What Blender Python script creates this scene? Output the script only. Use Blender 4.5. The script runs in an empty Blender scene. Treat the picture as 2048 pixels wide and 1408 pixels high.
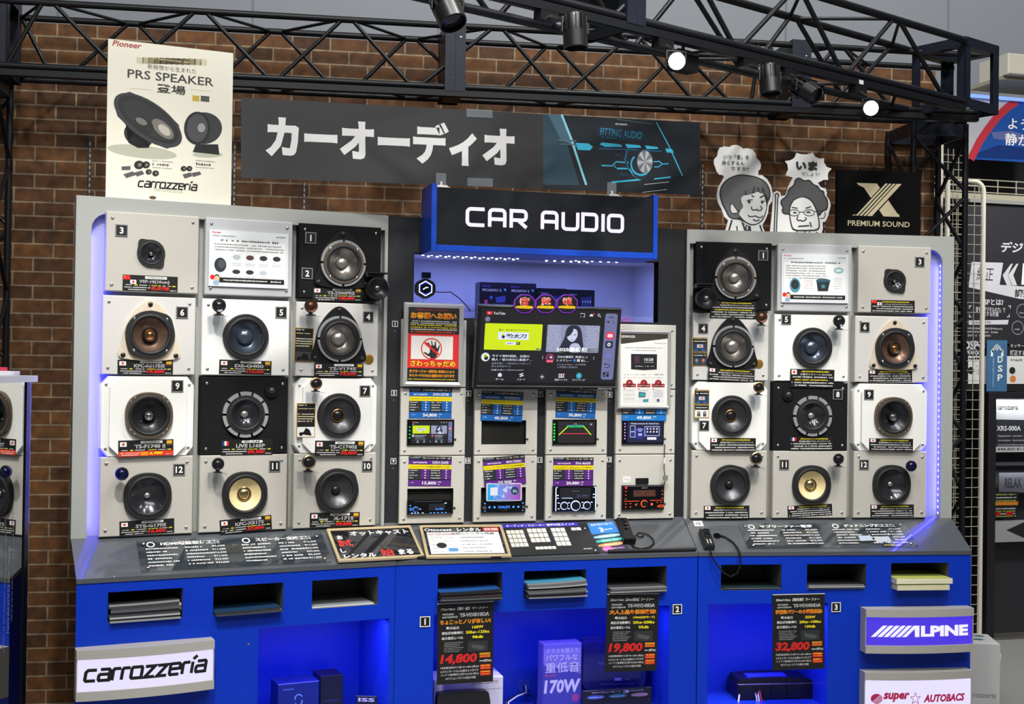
import bpy, math, random
from mathutils import Vector, Matrix
SC = bpy.context.scene
COL = SC.collection
V3 = Vector
# ------------------------------------------------------------------ camera
CAM = V3((-0.3098, -4.7149, 1.4487)); YAW, PITCH, ROLL, FPX = 0.27477, 0.010078, 0.013489, 2547.7
_f = V3((math.sin(YAW)*math.cos(PITCH), math.cos(YAW)*math.cos(PITCH), math.sin(PITCH)))
_r = V3((math.cos(YAW), -math.sin(YAW), 0)); _u = _r.cross(_f)
_c, _s = math.cos(ROLL), math.sin(ROLL)
CR, CU, CF = _c*_r + _s*_u, -_s*_r + _c*_u, _f
cd = bpy.data.cameras.new('camera'); cam = bpy.data.objects.new('camera', cd); COL.objects.link(cam)
cd.sensor_width = 36; cd.lens = FPX/2048*36; cd.clip_end = 60
m = Matrix((CR, CU, -CF)).transposed().to_4x4(); m.translation = CAM; cam.matrix_world = m
SC.camera = cam
# ------------------------------------------------------------------ world, lamps, exposure
SC.view_settings.view_transform = 'Standard'; SC.view_settings.look = 'None'
SC.view_settings.gamma = 1; SC.view_settings.use_curve_mapping = False; SC.view_settings.exposure = 0.0
wd = bpy.data.worlds.new('shop_hall'); SC.world = wd; wd.use_nodes = True
wd.node_tree.nodes['Background'].inputs[0].default_value = (0.62, 0.66, 0.75, 1)
wd.node_tree.nodes['Background'].inputs[1].default_value = 0.11
def lamp(name, kind, loc, energy, color=(1, 1, 1), target=None, **kw):
    d = bpy.data.lights.new(name, kind); d.energy = energy; d.color = color
    for k, v in kw.items(): setattr(d, k, v)
    o = bpy.data.objects.new(name, d); COL.objects.link(o); o.location = loc
    if target is not None: o.rotation_euler = (V3(target)-V3(loc)).to_track_quat('-Z', 'Y').to_euler()
    return o
# high bay lamps of the shop ceiling
for x, y, z, e, r in ((2.0, -2.1, 5.6, 390, .14), (-.5, -3.0, 5.6, 260, .16), (4.6, -2.6, 5.6, 130, .16)):
    lamp('high_bay_lamp', 'POINT', (x, y, z), e, (1, .975, .93), shadow_soft_size=r)
# added spots out of view, cones shaped to brighten the boards' lower rows
for x, y, tx, ty, e in ((-.35, -2.15, -.35, -.15, 350), (.75, -2.3, .7, 0, 240), (1.5, -2.3, 1.45, 0, 250), (2.45, -2.1, 2.5, -.1, 195)):
    lamp('added_board_spot', 'SPOT', (x, y, 3.85), e, (1, .975, .93), (tx, ty, .78), spot_size=math.radians(44), spot_blend=1, shadow_soft_size=.05)
lamp('ceiling_panel_lamp', 'AREA', (.5, -5.5, 5.2), 160, (1, .98, .95), (.8, .5, 1.2), shape='RECTANGLE', size=6, size_y=1.2)
lamp('added_rear_fill', 'SPOT', (4.7, -.9, 3.7), 260, (1, .99, .96), (4.25, 1.3, 1.2), spot_size=math.radians(62), spot_blend=.8, shadow_soft_size=.2)  # added spot out of view, brightens the shelves on the right
lamp('added_rear_fill', 'AREA', (3.0, 1.9, 5.0), 22, (.95, .98, 1), (3.0, 2.3, 2.6), shape='RECTANGLE', size=7, size_y=.6)  # added fill above the view, lightens the upper rear wall
# ------------------------------------------------------------------ frames and projection
# survey station of the measurements below: points noted as (x, y) sightings are turned into metres on the real planes
ST, SR, SU, SF, SFX = V3((-0.3098, -4.7149, 1.4487)), CR.copy(), CU.copy(), CF.copy(), 2547.7
class Frame:
    def __init__(s, o, u, v):
        s.o = V3(o); s.u = V3(u).normalized(); s.v = V3(v).normalized(); s.w = s.u.cross(s.v)
    def at(s, x, y, w=0):
        "photograph pixel -> in-plane metres on the plane w in front of this frame"
        r = SR*((x-1024)/SFX) - SU*((y-704)/SFX) + SF
        p0 = s.o + s.w*w
        p = ST + r*((p0-ST).dot(s.w)/r.dot(s.w)) - s.o
        return p.dot(s.u), p.dot(s.v)
    def M(s, a, b, c=0, rot=0):
        m = Matrix((s.u, s.v, s.w)).transposed().to_4x4(); m.translation = s.o + s.u*a + s.v*b + s.w*c
        return m @ Matrix.Rotation(rot, 4, 'Z')
    def quad(s, tl, tr, br, bl, w=0):
        P = [V3(s.at(*p, w)) for p in (tl, tr, br, bl)]
        c = (P[0]+P[1]+P[2]+P[3])/4
        t = (P[1]-P[0])+(P[2]-P[3]); h = ((P[0]-P[3]).length+(P[1]-P[2]).length)/2
        return c.x, c.y, t.length/2, h, math.atan2(t.y, t.x)
def atZ(x, y, Z):
    r = SR*((x-1024)/SFX) - SU*((y-704)/SFX) + SF
    return ST + r*((Z-ST.z)/r.z)
P1, P2, P3, P4 = V3((-.5657, -.1887, 0)), V3((.5304, -.0062, 0)), V3((1.7406, -.0015, 0)), V3((2.8587, -.1643, 0))
UP = V3((0, 0, 1))
FL = Frame(P1, P2-P1, UP); FC = Frame((0, 0, 0), (1, 0, 0), UP); FR = Frame(P3, P4-P3, UP)
LL, LR = (P2-P1).length, (P4-P3).length
ZB, ZT, DESK, ZD = .843, 2.001, .17, .7374
def desk_frame(F):
    return Frame(F.o + F.w*DESK + UP*ZD, F.u, UP*(ZB-ZD) - F.w*DESK)
DL, DC, DR = desk_frame(FL), desk_frame(FC), desk_frame(FR)
DLEN = math.hypot(ZB-ZD, DESK)
# ------------------------------------------------------------------ materials
def lin(h):
    h = h.lstrip('#'); c = [int(h[i:i+2], 16)/255 for i in (0, 2, 4)]
    return tuple(x/12.92 if x <= .04045 else ((x+.055)/1.055)**2.4 for x in c)
MATS = {}
def mat(name, hexc='#808080', rough=.5, metal=0., emit=0., bump=None, alpha=1., trans=0., coat=0., vary=None, spec=.5):
    if name in MATS: return MATS[name]
    M = bpy.data.materials.new(name); M.use_nodes = True; nt = M.node_tree; b = nt.nodes['Principled BSDF']
    c = lin(hexc); b.inputs['Base Color'].default_value = (*c, 1)
    b.inputs['Roughness'].default_value = rough; b.inputs['Metallic'].default_value = metal
    b.inputs['Alpha'].default_value = alpha; b.inputs['Transmission Weight'].default_value = trans
    b.inputs['Coat Weight'].default_value = coat; b.inputs['Specular IOR Level'].default_value = spec
    if emit:
        b.inputs['Emission Color'].default_value = (*c, 1); b.inputs['Emission Strength'].default_value = emit
        if emit < 1.6: b.inputs['Base Color'].default_value = (.01, .01, .01, 1)
    if bump or vary:
        tc = nt.nodes.new('ShaderNodeTexCoord'); nz = nt.nodes.new('ShaderNodeTexNoise')
        nt.links.new(tc.outputs['Object'], nz.inputs['Vector'])
        nz.inputs['Scale'].default_value = (bump or vary)[0]; nz.inputs['Detail'].default_value = 4
        if bump:
            bp = nt.nodes.new('ShaderNodeBump'); bp.inputs['Strength'].default_value = bump[1]; bp.inputs['Distance'].default_value = .002
            nt.links.new(nz.outputs['Fac'], bp.inputs['Height']); nt.links.new(bp.outputs['Normal'], b.inputs['Normal'])
        if vary:
            mr = nt.nodes.new('ShaderNodeMapRange'); mr.inputs['To Min'].default_value = 1-vary[1]; mr.inputs['To Max'].default_value = 1+vary[1]
            mx = nt.nodes.new('ShaderNodeMix'); mx.data_type = 'RGBA'; mx.blend_type = 'MULTIPLY'; mx.inputs['Factor'].default_value = 1
            mx.inputs[6].default_value = (*c, 1); nt.links.new(nz.outputs['Fac'], mr.inputs['Value'])
            nt.links.new(mr.outputs['Result'], mx.inputs[7]); nt.links.new(mx.outputs[2], b.inputs['Base Color'])
    MATS[name] = M
    return M
def pr(hexc, rough=.45):
    "printed ink / plain paper of that colour"
    return mat('ink_'+hexc.strip('#').lower()+('' if rough == .45 else '_%d' % (rough*100)), hexc, rough)
def em(hexc, e=1.0):
    return mat('lit_'+hexc.strip('#').lower()+'_%d' % (e*100), hexc, .4, emit=e)
K, W, YE, RE = pr('#141414'), pr('#e9e9e6'), pr('#f2e01a'), pr('#e0201c')
GREYF = mat('frame_grey', '#a4a7a3', .45, bump=(260, .05))
PLATE = mat('panel_silver', '#bdb9b1', .38, bump=(300, .06), spec=.4)
PLATE2 = mat('panel_light', '#cfcdca', .38, bump=(300, .06), spec=.4)
INFO = mat('panel_cool_grey', '#b9bbbe', .4, bump=(300, .05))
WHITE = mat('panel_white', '#eeeeea', .4)
FELT = mat('black_felt', '#1d1d1e', .95, bump=(500, .5), vary=(300, .35), spec=.1)
BLUE = mat('cabinet_blue', '#0433b4', .42, vary=(5, .05), spec=.25)
DARK = mat('charcoal_laminate', '#232529', .42, bump=(220, .08), vary=(16, .12))
TOPM = mat('worktop_charcoal', '#4c5055', .3, bump=(260, .04), vary=(9, .12), coat=.7)
CHROME = mat('chrome', '#d8d8d8', .18, 1)
SILV = mat('silver_frame', '#d6d7d5', .28, .45)
GOLD = mat('gold_frame', '#efd9ab', .22, .35)
STEEL = mat('truss_black', '#17191d', .42, .3, vary=(30, .2))
NAVYST = mat('truss_plate', '#1d2230', .45, .3, vary=(12, .2))
PLASB = mat('black_plastic', '#141416', .35)
PLASG = mat('black_gloss', '#0b0b0d', .12, coat=.5)
RUB = mat('black_rubber', '#18181a', .55)
POCK = mat('pocket_black', '#0d0c0b', .8)
def thin_glass(name, k=.35, tint='#ffffff', rough=.03):
    "thin clear sheet: see-through, mirror-like at a slant"
    if name in MATS: return MATS[name]
    M = bpy.data.materials.new(name); M.use_nodes = True; nt = M.node_tree; nt.nodes.clear(); N = nt.nodes.new
    o = N('ShaderNodeOutputMaterial'); mx = N('ShaderNodeMixShader'); tr = N('ShaderNodeBsdfTransparent'); gl = N('ShaderNodeBsdfGlossy'); lw = N('ShaderNodeLayerWeight'); pw = N('ShaderNodeMath'); ma = N('ShaderNodeMath')
    lw.inputs['Blend'].default_value = .5; pw.operation = 'POWER'; pw.inputs[1].default_value = 2; ma.operation = 'MULTIPLY_ADD'; ma.inputs[1].default_value = k; ma.inputs[2].default_value = .02; ma.use_clamp = True
    tr.inputs['Color'].default_value = (*lin(tint), 1); gl.inputs['Roughness'].default_value = rough
    L = nt.links.new; L(lw.outputs['Facing'], pw.inputs[0]); L(pw.outputs[0], ma.inputs[0]); L(ma.outputs[0], mx.inputs[0]); L(tr.outputs[0], mx.inputs[1]); L(gl.outputs[0], mx.inputs[2]); L(mx.outputs[0], o.inputs[0])
    MATS[name] = M
    return M
CLEAR = thin_glass('clear_acrylic', .3, '#f4f6f8')
# ------------------------------------------------------------------ mesh builder
_tc = {}
def text_mesh(body, bold, shear, res=2):
    k = (body, bold, shear)
    if k in _tc: return _tc[k]
    c = bpy.data.curves.new('t', 'FONT'); c.body = body; c.resolution_u = res; c.offset = bold; c.shear = shear
    o = bpy.data.objects.new('t', c); COL.objects.link(o)
    bpy.context.view_layer.update()
    me = bpy.data.meshes.new_from_object(o)
    vs = [(v.co.x, v.co.y) for v in me.vertices]; fs = [tuple(p.vertices) for p in me.polygons]
    bpy.data.objects.remove(o); bpy.data.curves.remove(c); bpy.data.meshes.remove(me)
    if not vs: vs = [(0, 0), (1, 0), (1, 1)]
    xs, ys = [v[0] for v in vs], [v[1] for v in vs]
    _tc[k] = (vs, fs, min(xs), max(xs), min(ys), max(ys))
    return _tc[k]
def arc(cx, cy, r, a0, a1, n=8, ry=None):
    return [(cx+r*math.cos(math.radians(a0+(a1-a0)*i/n)), cy+(ry or r)*math.sin(math.radians(a0+(a1-a0)*i/n))) for i in range(n+1)]
def rrect(x0, x1, y0, y1, r, n=5):
    return arc(x1-r, y1-r, r, 0, 90, n)+arc(x0+r, y1-r, r, 90, 180, n)+arc(x0+r, y0+r, r, 180, 270, n)+arc(x1-r, y0+r, r, 270, 360, n)
def smooth(pts, n=3):
    for _ in range(n-1):
        q = []
        for i in range(len(pts)):
            a, b = pts[i], pts[(i+1) % len(pts)]
            q += [(a[0]*.75+b[0]*.25, a[1]*.75+b[1]*.25), (a[0]*.25+b[0]*.75, a[1]*.25+b[1]*.75)]
        pts = q
    return pts
class MB:
    def __init__(s): s.v = []; s.f = []; s.m = []; s.sm = []; s.mats = []
    def mi(s, m):
        if m not in s.mats: s.mats.append(m)
        return s.mats.index(m)
    def add(s, vs, fs, m, sm=False):
        b = len(s.v); s.v += [tuple(v) for v in vs]; k = s.mi(m)
        for f in fs: s.f.append(tuple(b+i for i in f)); s.m.append(k); s.sm.append(sm)
        return s
    def box(s, x0, x1, y0, y1, z0, z1, m, bev=0):
        if bev:
            vs = [(x0, y0, z0), (x1, y0, z0), (x1, y1, z0), (x0, y1, z0), (x0, y0, z1-bev), (x1, y0, z1-bev), (x1, y1, z1-bev), (x0, y1, z1-bev),
                  (x0+bev, y0+bev, z1), (x1-bev, y0+bev, z1), (x1-bev, y1-bev, z1), (x0+bev, y1-bev, z1)]
            fs = [(3, 2, 1, 0), (8, 9, 10, 11)]+[(i, (i+1) % 4, (i+1) % 4+4, i+4) for i in range(4)]+[(i+4, (i+1) % 4+4, (i+1) % 4+8, i+8) for i in range(4)]
        else:
            vs = [(x, y, z) for z in (z0, z1) for x, y in ((x0, y0), (x1, y0), (x1, y1), (x0, y1))]
            fs = [(3, 2, 1, 0), (4, 5, 6, 7)]+[(i, (i+1) % 4, (i+1) % 4+4, i+4) for i in range(4)]
        return s.add(vs, fs, m)
    def poly(s, pts, z0, z1, m, side=None, sm=False):
        n = len(pts); a = sum(pts[i][0]*pts[(i+1) % n][1]-pts[(i+1) % n][0]*pts[i][1] for i in range(n))
        if a < 0: pts = pts[::-1]
        s.add([(x, y, z1) for x, y in pts], [tuple(range(n))], m)
        s.add([(x, y, z0) for x, y in pts], [tuple(range(n))[::-1]], side or m)
        s.add([(x, y, z0) for x, y in pts]+[(x, y, z1) for x, y in pts], [(i, (i+1) % n, (i+1) % n+n, i+n) for i in range(n)], side or m, sm)
        return s
    def flat(s, pts, z, m):
        n = len(pts); a = sum(pts[i][0]*pts[(i+1) % n][1]-pts[(i+1) % n][0]*pts[i][1] for i in range(n))
        if a < 0: pts = pts[::-1]
        return s.add([(x, y, z) for x, y in pts], [tuple(range(n))], m)
    def rect(s, cx, cy, w, h, z, m): return s.flat([(cx-w/2, cy-h/2), (cx+w/2, cy-h/2), (cx+w/2, cy+h/2), (cx-w/2, cy+h/2)], z, m)
    def disc(s, cx, cy, r, z, m, n=20, ry=None): return s.flat(arc(cx, cy, r, 0, 360*(n-1)/n, n-1, ry), z, m)
    def ring(s, cx, cy, r0, r1, z, m, n=28, a0=0, a1=360):
        A = arc(cx, cy, r0, a0, a1, n)+arc(cx, cy, r1, a0, a1, n); k = n+1
        return s.add([(x, y, z) for x, y in A], [(i, i+k, i+k+1, i+1) for i in range(n)], m)
    def holed(s, pts, hole, z, m):
        "front face pts (star shaped about hole centre) with a round hole (cx, cy, r)"
        cx, cy, r = hole
        an = set(math.atan2(y-cy, x-cx) for x, y in pts) | set(-math.pi+i*math.tau/48 for i in range(48))
        an = sorted(an); n = len(an); A = []; B = []
        for a in an:
            d = (math.cos(a), math.sin(a)); best = 9
            for i in range(len(pts)):
                (x1, y1), (x2, y2) = pts[i], pts[(i+1) % len(pts)]; ex, ey = x2-x1, y2-y1
                den = d[0]*ey-d[1]*ex
                if abs(den) < 1e-9: continue
                t = ((x1-cx)*ey-(y1-cy)*ex)/den; q = ((x1-cx)*d[1]-(y1-cy)*d[0])/den
                if t > 0 and -1e-6 <= q <= 1+1e-6: best = min(best, t)
            A.append((cx+r*d[0], cy+r*d[1], z)); B.append((cx+best*d[0], cy+best*d[1], z))
        return s.add(A+B, [(i, i+n, (i+1) % n+n, (i+1) % n) for i in range(n)], m)
    def grid(s, x0, x1, y0, y1, holes, z, m):
        "rectangle with rectangular holes"
        X = sorted({x0, x1} | {h[i] for h in holes for i in (0, 1)}); Y = sorted({y0, y1} | {h[i] for h in holes for i in (2, 3)})
        for a, b in zip(X, X[1:]):
            for c, d in zip(Y, Y[1:]):
                mx, my = (a+b)/2, (c+d)/2
                if not (x0 < mx < x1 and y0 < my < y1): continue
                if any(h[0] < mx < h[1] and h[2] < my < h[3] for h in holes): continue
                s.add([(a, c, z), (b, c, z), (b, d, z), (a, d, z)], [(0, 1, 2, 3)], m)
        return s
    def pocket(s, h, z, depth, m, back=None):
        "inside of a rectangular recess"
        x0, x1, y0, y1 = h; a = [(x0, y0), (x1, y0), (x1, y1), (x0, y1)]
        s.add([(x, y, z) for x, y in a]+[(x, y, z-depth) for x, y in a], [((i+1) % 4, i, i+4, (i+1) % 4+4) for i in range(4)], m)
        return s.add([(x, y, z-depth) for x, y in a], [(0, 1, 2, 3)], back or m)
    def lathe(s, prof, m, n=40, c=(0, 0), sm=True):
        k = len(prof); vs = []
        for r, z in prof:
            for i in range(n):
                a = math.tau*i/n; vs.append((c[0]+r*math.cos(a), c[1]+r*math.sin(a), z))
        fs = [(j*n+i, j*n+(i+1) % n, (j+1)*n+(i+1) % n, (j+1)*n+i) for j in range(k-1) for i in range(n)]
        return s.add(vs, fs, m, sm)
    def rod(s, p, q, r, m, n=8, cap=True, r2=None):
        p, q = V3(p), V3(q); d = (q-p).normalized(); a = d.orthogonal().normalized(); b = d.cross(a); vs = []
        for c, rr in ((p, r), (q, r2 or r)):
            for i in range(n):
                t = math.tau*i/n; vs.append(c+a*(rr*math.cos(t))+b*(rr*math.sin(t)))
        s.add(vs, [(i, (i+1) % n, (i+1) % n+n, i+n) for i in range(n)], m, True)
        if cap: s.add(vs, [tuple(range(n))[::-1], tuple(range(n, 2*n))], m)
        return s
    def tube(s, path, r, m, n=6, closed=False):
        path = [V3(p) for p in path]; k = len(path); vs = []; a = None
        for i, p in enumerate(path):
            t = (path[(i+1) % k]-path[i-1]) if closed else path[min(i+1, k-1)]-path[max(i-1, 0)]
            t.normalize(); a = t.orthogonal() if a is None else a-t*a.dot(t); a.normalize(); b = t.cross(a)
            vs += [p+a*(r*math.cos(math.tau*j/n))+b*(r*math.sin(math.tau*j/n)) for j in range(n)]
        e = k if closed else k-1
        return s.add(vs, [(i*n+j, i*n+(j+1) % n, ((i+1) % k)*n+(j+1) % n, ((i+1) % k)*n+j) for i in range(e) for j in range(n)], m, True)
    def text(s, body, cx, cy, w, h, z, m, bold=.012, shear=0., rot=0, keep=False):
        "lettering fitted to w x h about cx, cy"
        vs, fs, x0, x1, y0, y1 = text_mesh(body, bold, shear)
        sx = w/max(1e-6, x1-x0); sy = h/max(1e-6, y1-y0) if h else sx
        if keep: sx = sy = min(sx, sy)
        mx, my = (x0+x1)/2, (y0+y1)/2; c, d = math.cos(rot), math.sin(rot)
        out = []
        for x, y in vs:
            x, y = (x-mx)*sx, (y-my)*sy
            out.append((cx+x*c-y*d, cy+x*d+y*c, z))
        return s.add(out, fs, m)
    def micro(s, x0, x1, y, h, z, m, seed=0, fill=.92):
        "one line of print too small to read"
        R = random.Random(seed*7.31+y*999+x0*77); x = x0
        while x < x1-h*.3:
            w = h*R.uniform(.5, .95)
            if R.random() < fill:
                a = R.uniform(.7, 1)
                s.rect(x+w/2, y+R.uniform(-.08, .08)*h, w*.82, h*a*.5, z, m)
                if R.random() < .7: s.rect(x+w*R.uniform(.3, .7), y, w*.25, h*a, z, m)
            x += w
        return s
    def stroke(s, pts, wd, z, m, closed=False, z0=None):
        n = len(pts); L = []; R = []
        for i, p in enumerate(pts):
            a = V3(pts[i-1]) if (i > 0 or closed) else None; b = V3(pts[(i+1) % n]) if (i < n-1 or closed) else None; p = V3(p)
            d1 = (p-a).normalized() if a is not None else None; d2 = (b-p).normalized() if b is not None else None
            if d1 is None: d1 = d2
            if d2 is None: d2 = d1
            n1 = V3((-d1.y, d1.x)); n2 = V3((-d2.y, d2.x)); k = n1+n2
            if k.length < 1e-6: k = n1
            k.normalize(); q = wd/2/max(.35, k.dot(n1))
            L.append((p.x+k.x*q, p.y+k.y*q)); R.append((p.x-k.x*q, p.y-k.y*q))
        e = n if closed else n-1
        return s.add([(x, y, z) for x, y in L+R], [(i+n, (i+1) % n+n, (i+1) % n, i) for i in range(e)], m)
    def xf(s, M):
        s.v = [tuple(M @ V3(v)) for v in s.v]; return s
    def mesh(s, name):
        me = bpy.data.meshes.new(name); me.from_pydata(s.v, [], s.f)
        for q in s.mats: me.materials.append(q)
        me.polygons.foreach_set('material_index', s.m); me.polygons.foreach_set('use_smooth', s.sm)
        if any(s.sm): me.set_sharp_from_angle(angle=math.radians(38))
        me.update(); return me
    def build(s, name, parent=None, M=None):
        return link(name, s.mesh(name), parent, M)
def link(name, me, parent=None, M=None):
    o = bpy.data.objects.new(name, me); COL.objects.link(o)
    if parent is not None: o.parent = parent
    if M is not None: o.matrix_local = M
    return o
def tag(o, label=None, cat=None, group=None, kind=None):
    for k, v in (('label', label), ('category', cat), ('group', group), ('kind', kind)):
        if v: o[k] = v
    return o
def thing(name, label, cat, M, group=None):
    o = bpy.data.objects.new(name, None); o.empty_display_size = .05; COL.objects.link(o); o.matrix_world = M
    return tag(o, label, cat, group)
def T(x, y, z): return Matrix.Translation((x, y, z))
# ------------------------------------------------------------------ setting
HD = math.radians(-6.5)     # the brick wall and the truss along it run at a slight angle to the display
WU = V3((math.cos(HD), math.sin(HD), 0))
def wall_y(X): return .98 + math.tan(HD)*(X+.8)
FW = Frame((-.8, .98, 0), WU, UP)
def brick_mat():
    M = bpy.data.materials.new('brown_brick'); M.use_nodes = True; nt = M.node_tree; N = nt.nodes; b = N['Principled BSDF']
    tc = N.new('ShaderNodeTexCoord'); br = N.new('ShaderNodeTexBrick'); nt.links.new(tc.outputs['Object'], br.inputs['Vector'])
    br.inputs['Scale'].default_value = 1; br.inputs['Brick Width'].default_value = .163; br.inputs['Row Height'].default_value = .0585
    br.inputs['Mortar Size'].default_value = .0042; br.inputs['Mortar Smooth'].default_value = .25; br.inputs['Bias'].default_value = -.1
    br.inputs['Color1'].default_value = (*lin('#6c4520'), 1); br.inputs['Color2'].default_value = (*lin('#422711'), 1); br.inputs['Mortar'].default_value = (*lin('#8d7c66'), 1)
    nz = N.new('ShaderNodeTexNoise'); nz.inputs['Scale'].default_value = 22; nz.inputs['Detail'].default_value = 6; nt.links.new(tc.outputs['Object'], nz.inputs['Vector'])
    mr = N.new('ShaderNodeMapRange'); mr.inputs['From Min'].default_value = .3; mr.inputs['From Max'].default_value = .7; mr.inputs['To Min'].default_value = .55; mr.inputs['To Max'].default_value = 1.4
    nt.links.new(nz.outputs['Fac'], mr.inputs['Value'])
    mx = N.new('ShaderNodeMix'); mx.data_type = 'RGBA'; mx.blend_type = 'MULTIPLY'; mx.inputs['Factor'].default_value = 1
    nt.links.new(br.outputs['Color'], mx.inputs[6]); nt.links.new(mr.outputs['Result'], mx.inputs[7]); nt.links.new(mx.outputs[2], b.inputs['Base Color'])
    bp = N.new('ShaderNodeBump'); bp.inputs['Strength'].default_value = .5; bp.inputs['Distance'].default_value = .004; bp.invert = True
    nt.links.new(br.outputs['Fac'], bp.inputs['Height']); nt.links.new(bp.outputs['Normal'], b.inputs['Normal'])
    b.inputs['Roughness'].default_value = .75
    return M
MB().box(-2.5, 4.05, 0, 2.862, -.08, 0, brick_mat()).build('wall_back', M=FW.M(0, 0))
tag(bpy.data.objects['wall_back'], kind='structure')
g = mat('upper_wall_grey', '#8f959d', .6, vary=(1.2, .06)); gs = mat('seam_grey', '#7a7f87', .6); gw = mat('ledge_white', '#c9ccd2', .5)
w = MB().box(-7, 9, 0, 5.5, -.1, 0, g)
for i in range(-6, 9): w.box(i*1.05+.2, i*1.05+.21, 2.5, 5.5, 0, .004, gs)
w.box(-7, 9, 2.93, 2.97, 0, .08, gw)
tag(w.build('wall_rear', M=Frame((0, 2.6, 0), WU, UP).M(0, 0)), kind='structure')
tag(MB().box(-7, 9, -7, 3, -.1, 0, mat('floor_tile', '#8c8c88', .35)).build('floor'), kind='structure')
# ------------------------------------------------------------------ display boards
REC = -.03          # recessed backing behind the board frame
LEDM = em('#8f88ff', 6.0); LEDW = em('#dfe2ff', 9.0)
def wing(F, side, Wd, label):
    t = thing('display_board', label, 'display board', F.M(0, 0))
    lft = side == 'L'
    rx0, rx1 = (.05, Wd-.006) if lft else (.006, Wd-.053)
    rt = 1.945
    f = MB(); r = .055
    # frame face: top band, outer band with a rounded inner corner, thin inner edge
    def X(x): return x if lft else Wd-x
    A = [(X(.05), ZB), (X(.05), rt-r)]+[(X(.05+r-r*math.cos(math.radians(a))), rt-r+r*math.sin(math.radians(a))) for a in range(10, 91, 10)]
    poly = [(X(0), ZB), (X(0), ZT), (X(.05+r), ZT)]+A[::-1]
    f.poly(poly, -.06, 0, GREYF)
    xs = sorted((X(.05+r), X(Wd-.012)))
    f.box(xs[0], xs[1], rt, ZT, -.06, 0, GREYF)
    xs = sorted((X(Wd-.012), X(Wd)))
    f.box(xs[0], xs[1], ZB, ZT, -.06, 0, GREYF)
    f.build('frame', t)
    xs = sorted((X(.04), X(Wd-.012)))
    MB().box(xs[0], xs[1], ZB, rt+.01, -.06, REC, GREYF).build('backing', t)
    xs = sorted((X(.0502), X(.0508))); s = MB().box(xs[0], xs[1], ZB+.01, rt-r, REC+.006, REC+.016, mat('strip_white', '#c8c8e0'))
    n = 42
    for i in range(n):
        z = ZB+.02+(rt-r-ZB-.03)*i/(n-1); xx = sorted((X(.0508), X(.0514)))
        s.box(xx[0], xx[1], z-.004, z+.004, REC+.007, REC+.015, LEDM)
    st = s.build('led_strip', t); st['label'] = 'glowing blue strip of small lights'
    p = F.M(X(.0535), (ZB+rt)/2-.02, REC+.012).translation
    d = bpy.data.lights.new('led_strip_light', 'AREA'); d.shape = 'RECTANGLE'; d.size = 1.0; d.size_y = .012; d.energy = 2.9; d.specular_factor = .15; d.color = (.025, .02, 1)
    o = bpy.data.objects.new('led_strip_light', d); COL.objects.link(o)
    sg = 1 if lft else -1
    zz = -(F.u*sg*.9 - F.w*.25).normalized(); xx = UP; yy = zz.cross(xx)
    mm = Matrix((xx, yy, zz)).transposed().to_4x4(); mm.translation = p; o.matrix_world = mm
    return t
wing(FL, 'L', LL, 'grey left speaker board with blue light slot down its outer left edge')
wing(FR, 'R', LR, 'grey right speaker board with blue light slot down its outer right edge')
# centre board with the lit showcase niche cut into it
NX0, NX1, NZ0, NZ1 = FC.at(829, 560)[0], FC.at(1319, 580)[0], 1.625, 1.866
t = thing('display_board', 'dark charcoal centre board holding the head unit panels and lit niche', 'display board', FC.M(0, 0))
b = MB(); x0, x1 = P2.x+.004, P3.x-.004
b.grid(x0, x1, ZB-.02, ZT, [(NX0, NX1, NZ0, NZ1)], -.012, DARK)
for bx in ((x0, NX0, ZB-.02, ZT), (NX1, x1, ZB-.02, ZT), (NX0, NX1, ZB-.02, NZ0), (NX0, NX1, NZ1, ZT)): b.box(bx[0], bx[1], bx[2], bx[3], -.06, -.0125, DARK)
b.build('face_board', t)
ni = mat('niche_white', '#c3c6d6', .45)
MB().pocket((NX0, NX1, NZ0, NZ1), -.012, .27, ni).build('niche_lining', t)
LEDMESH = MB().box(-.004, .004, -.0025, .0025, -.0025, .0025, LEDW).mesh('led')
for k, (zo, pts) in enumerate(((-.03, list(range(-12, 0))+list(range(6, 12))), (-.09, list(range(-11, 0))+list(range(3, 9))))):
    s = MB().box(1.08+pts[0]*.034-.01, 1.08+pts[-1]*.034+.01, NZ1-.002, NZ1, zo-.007, zo+.002, PLASB).build('led_strip', t)
    s['label'] = 'row of small white lights under the niche top'
    for i in pts: link('led', LEDMESH, s, T(1.08+i*.034, NZ1-.004, zo-.0025))
d = lamp('niche_light', 'AREA', (0, 0, 0), 2.7, (.34, .38, 1), shape='RECTANGLE', size=.8, size_y=.03)
d.matrix_world = Matrix(((1, 0, 0, 1.08), (0, 1, 0, .07), (0, 0, 1, NZ1-.012), (0, 0, 0, 1)))
q = FC.quad((828, 517), (1320, 534), (1320, 634), (828, 622), .004)
pn = MB().box(-q[2]/2, q[2]/2, -q[3]/2, q[3]/2, 0, .003, CLEAR).build('acrylic_cover', M=FC.M(q[0], q[1], -.004))
tag(pn, 'clear acrylic window across the blue lit niche under the illuminated sign', 'cover')
# ------------------------------------------------------------------ screws, shared
_s = MB().lathe([(.0052, 0), (.0052, .002), (.0035, .0036), (.0001, .004)], CHROME, 12)
SCREW = _s.mesh('screw')
DOT = MB().lathe([(.003, 0), (.003, .0015), (.0001, .002)], PLASB, 10).mesh('screw')
def screws(t, pts, z, me=SCREW, sc=1):
    for x, y in pts: link('screw', me, t, T(x, y, z) @ Matrix.Scale(sc, 4))
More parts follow.
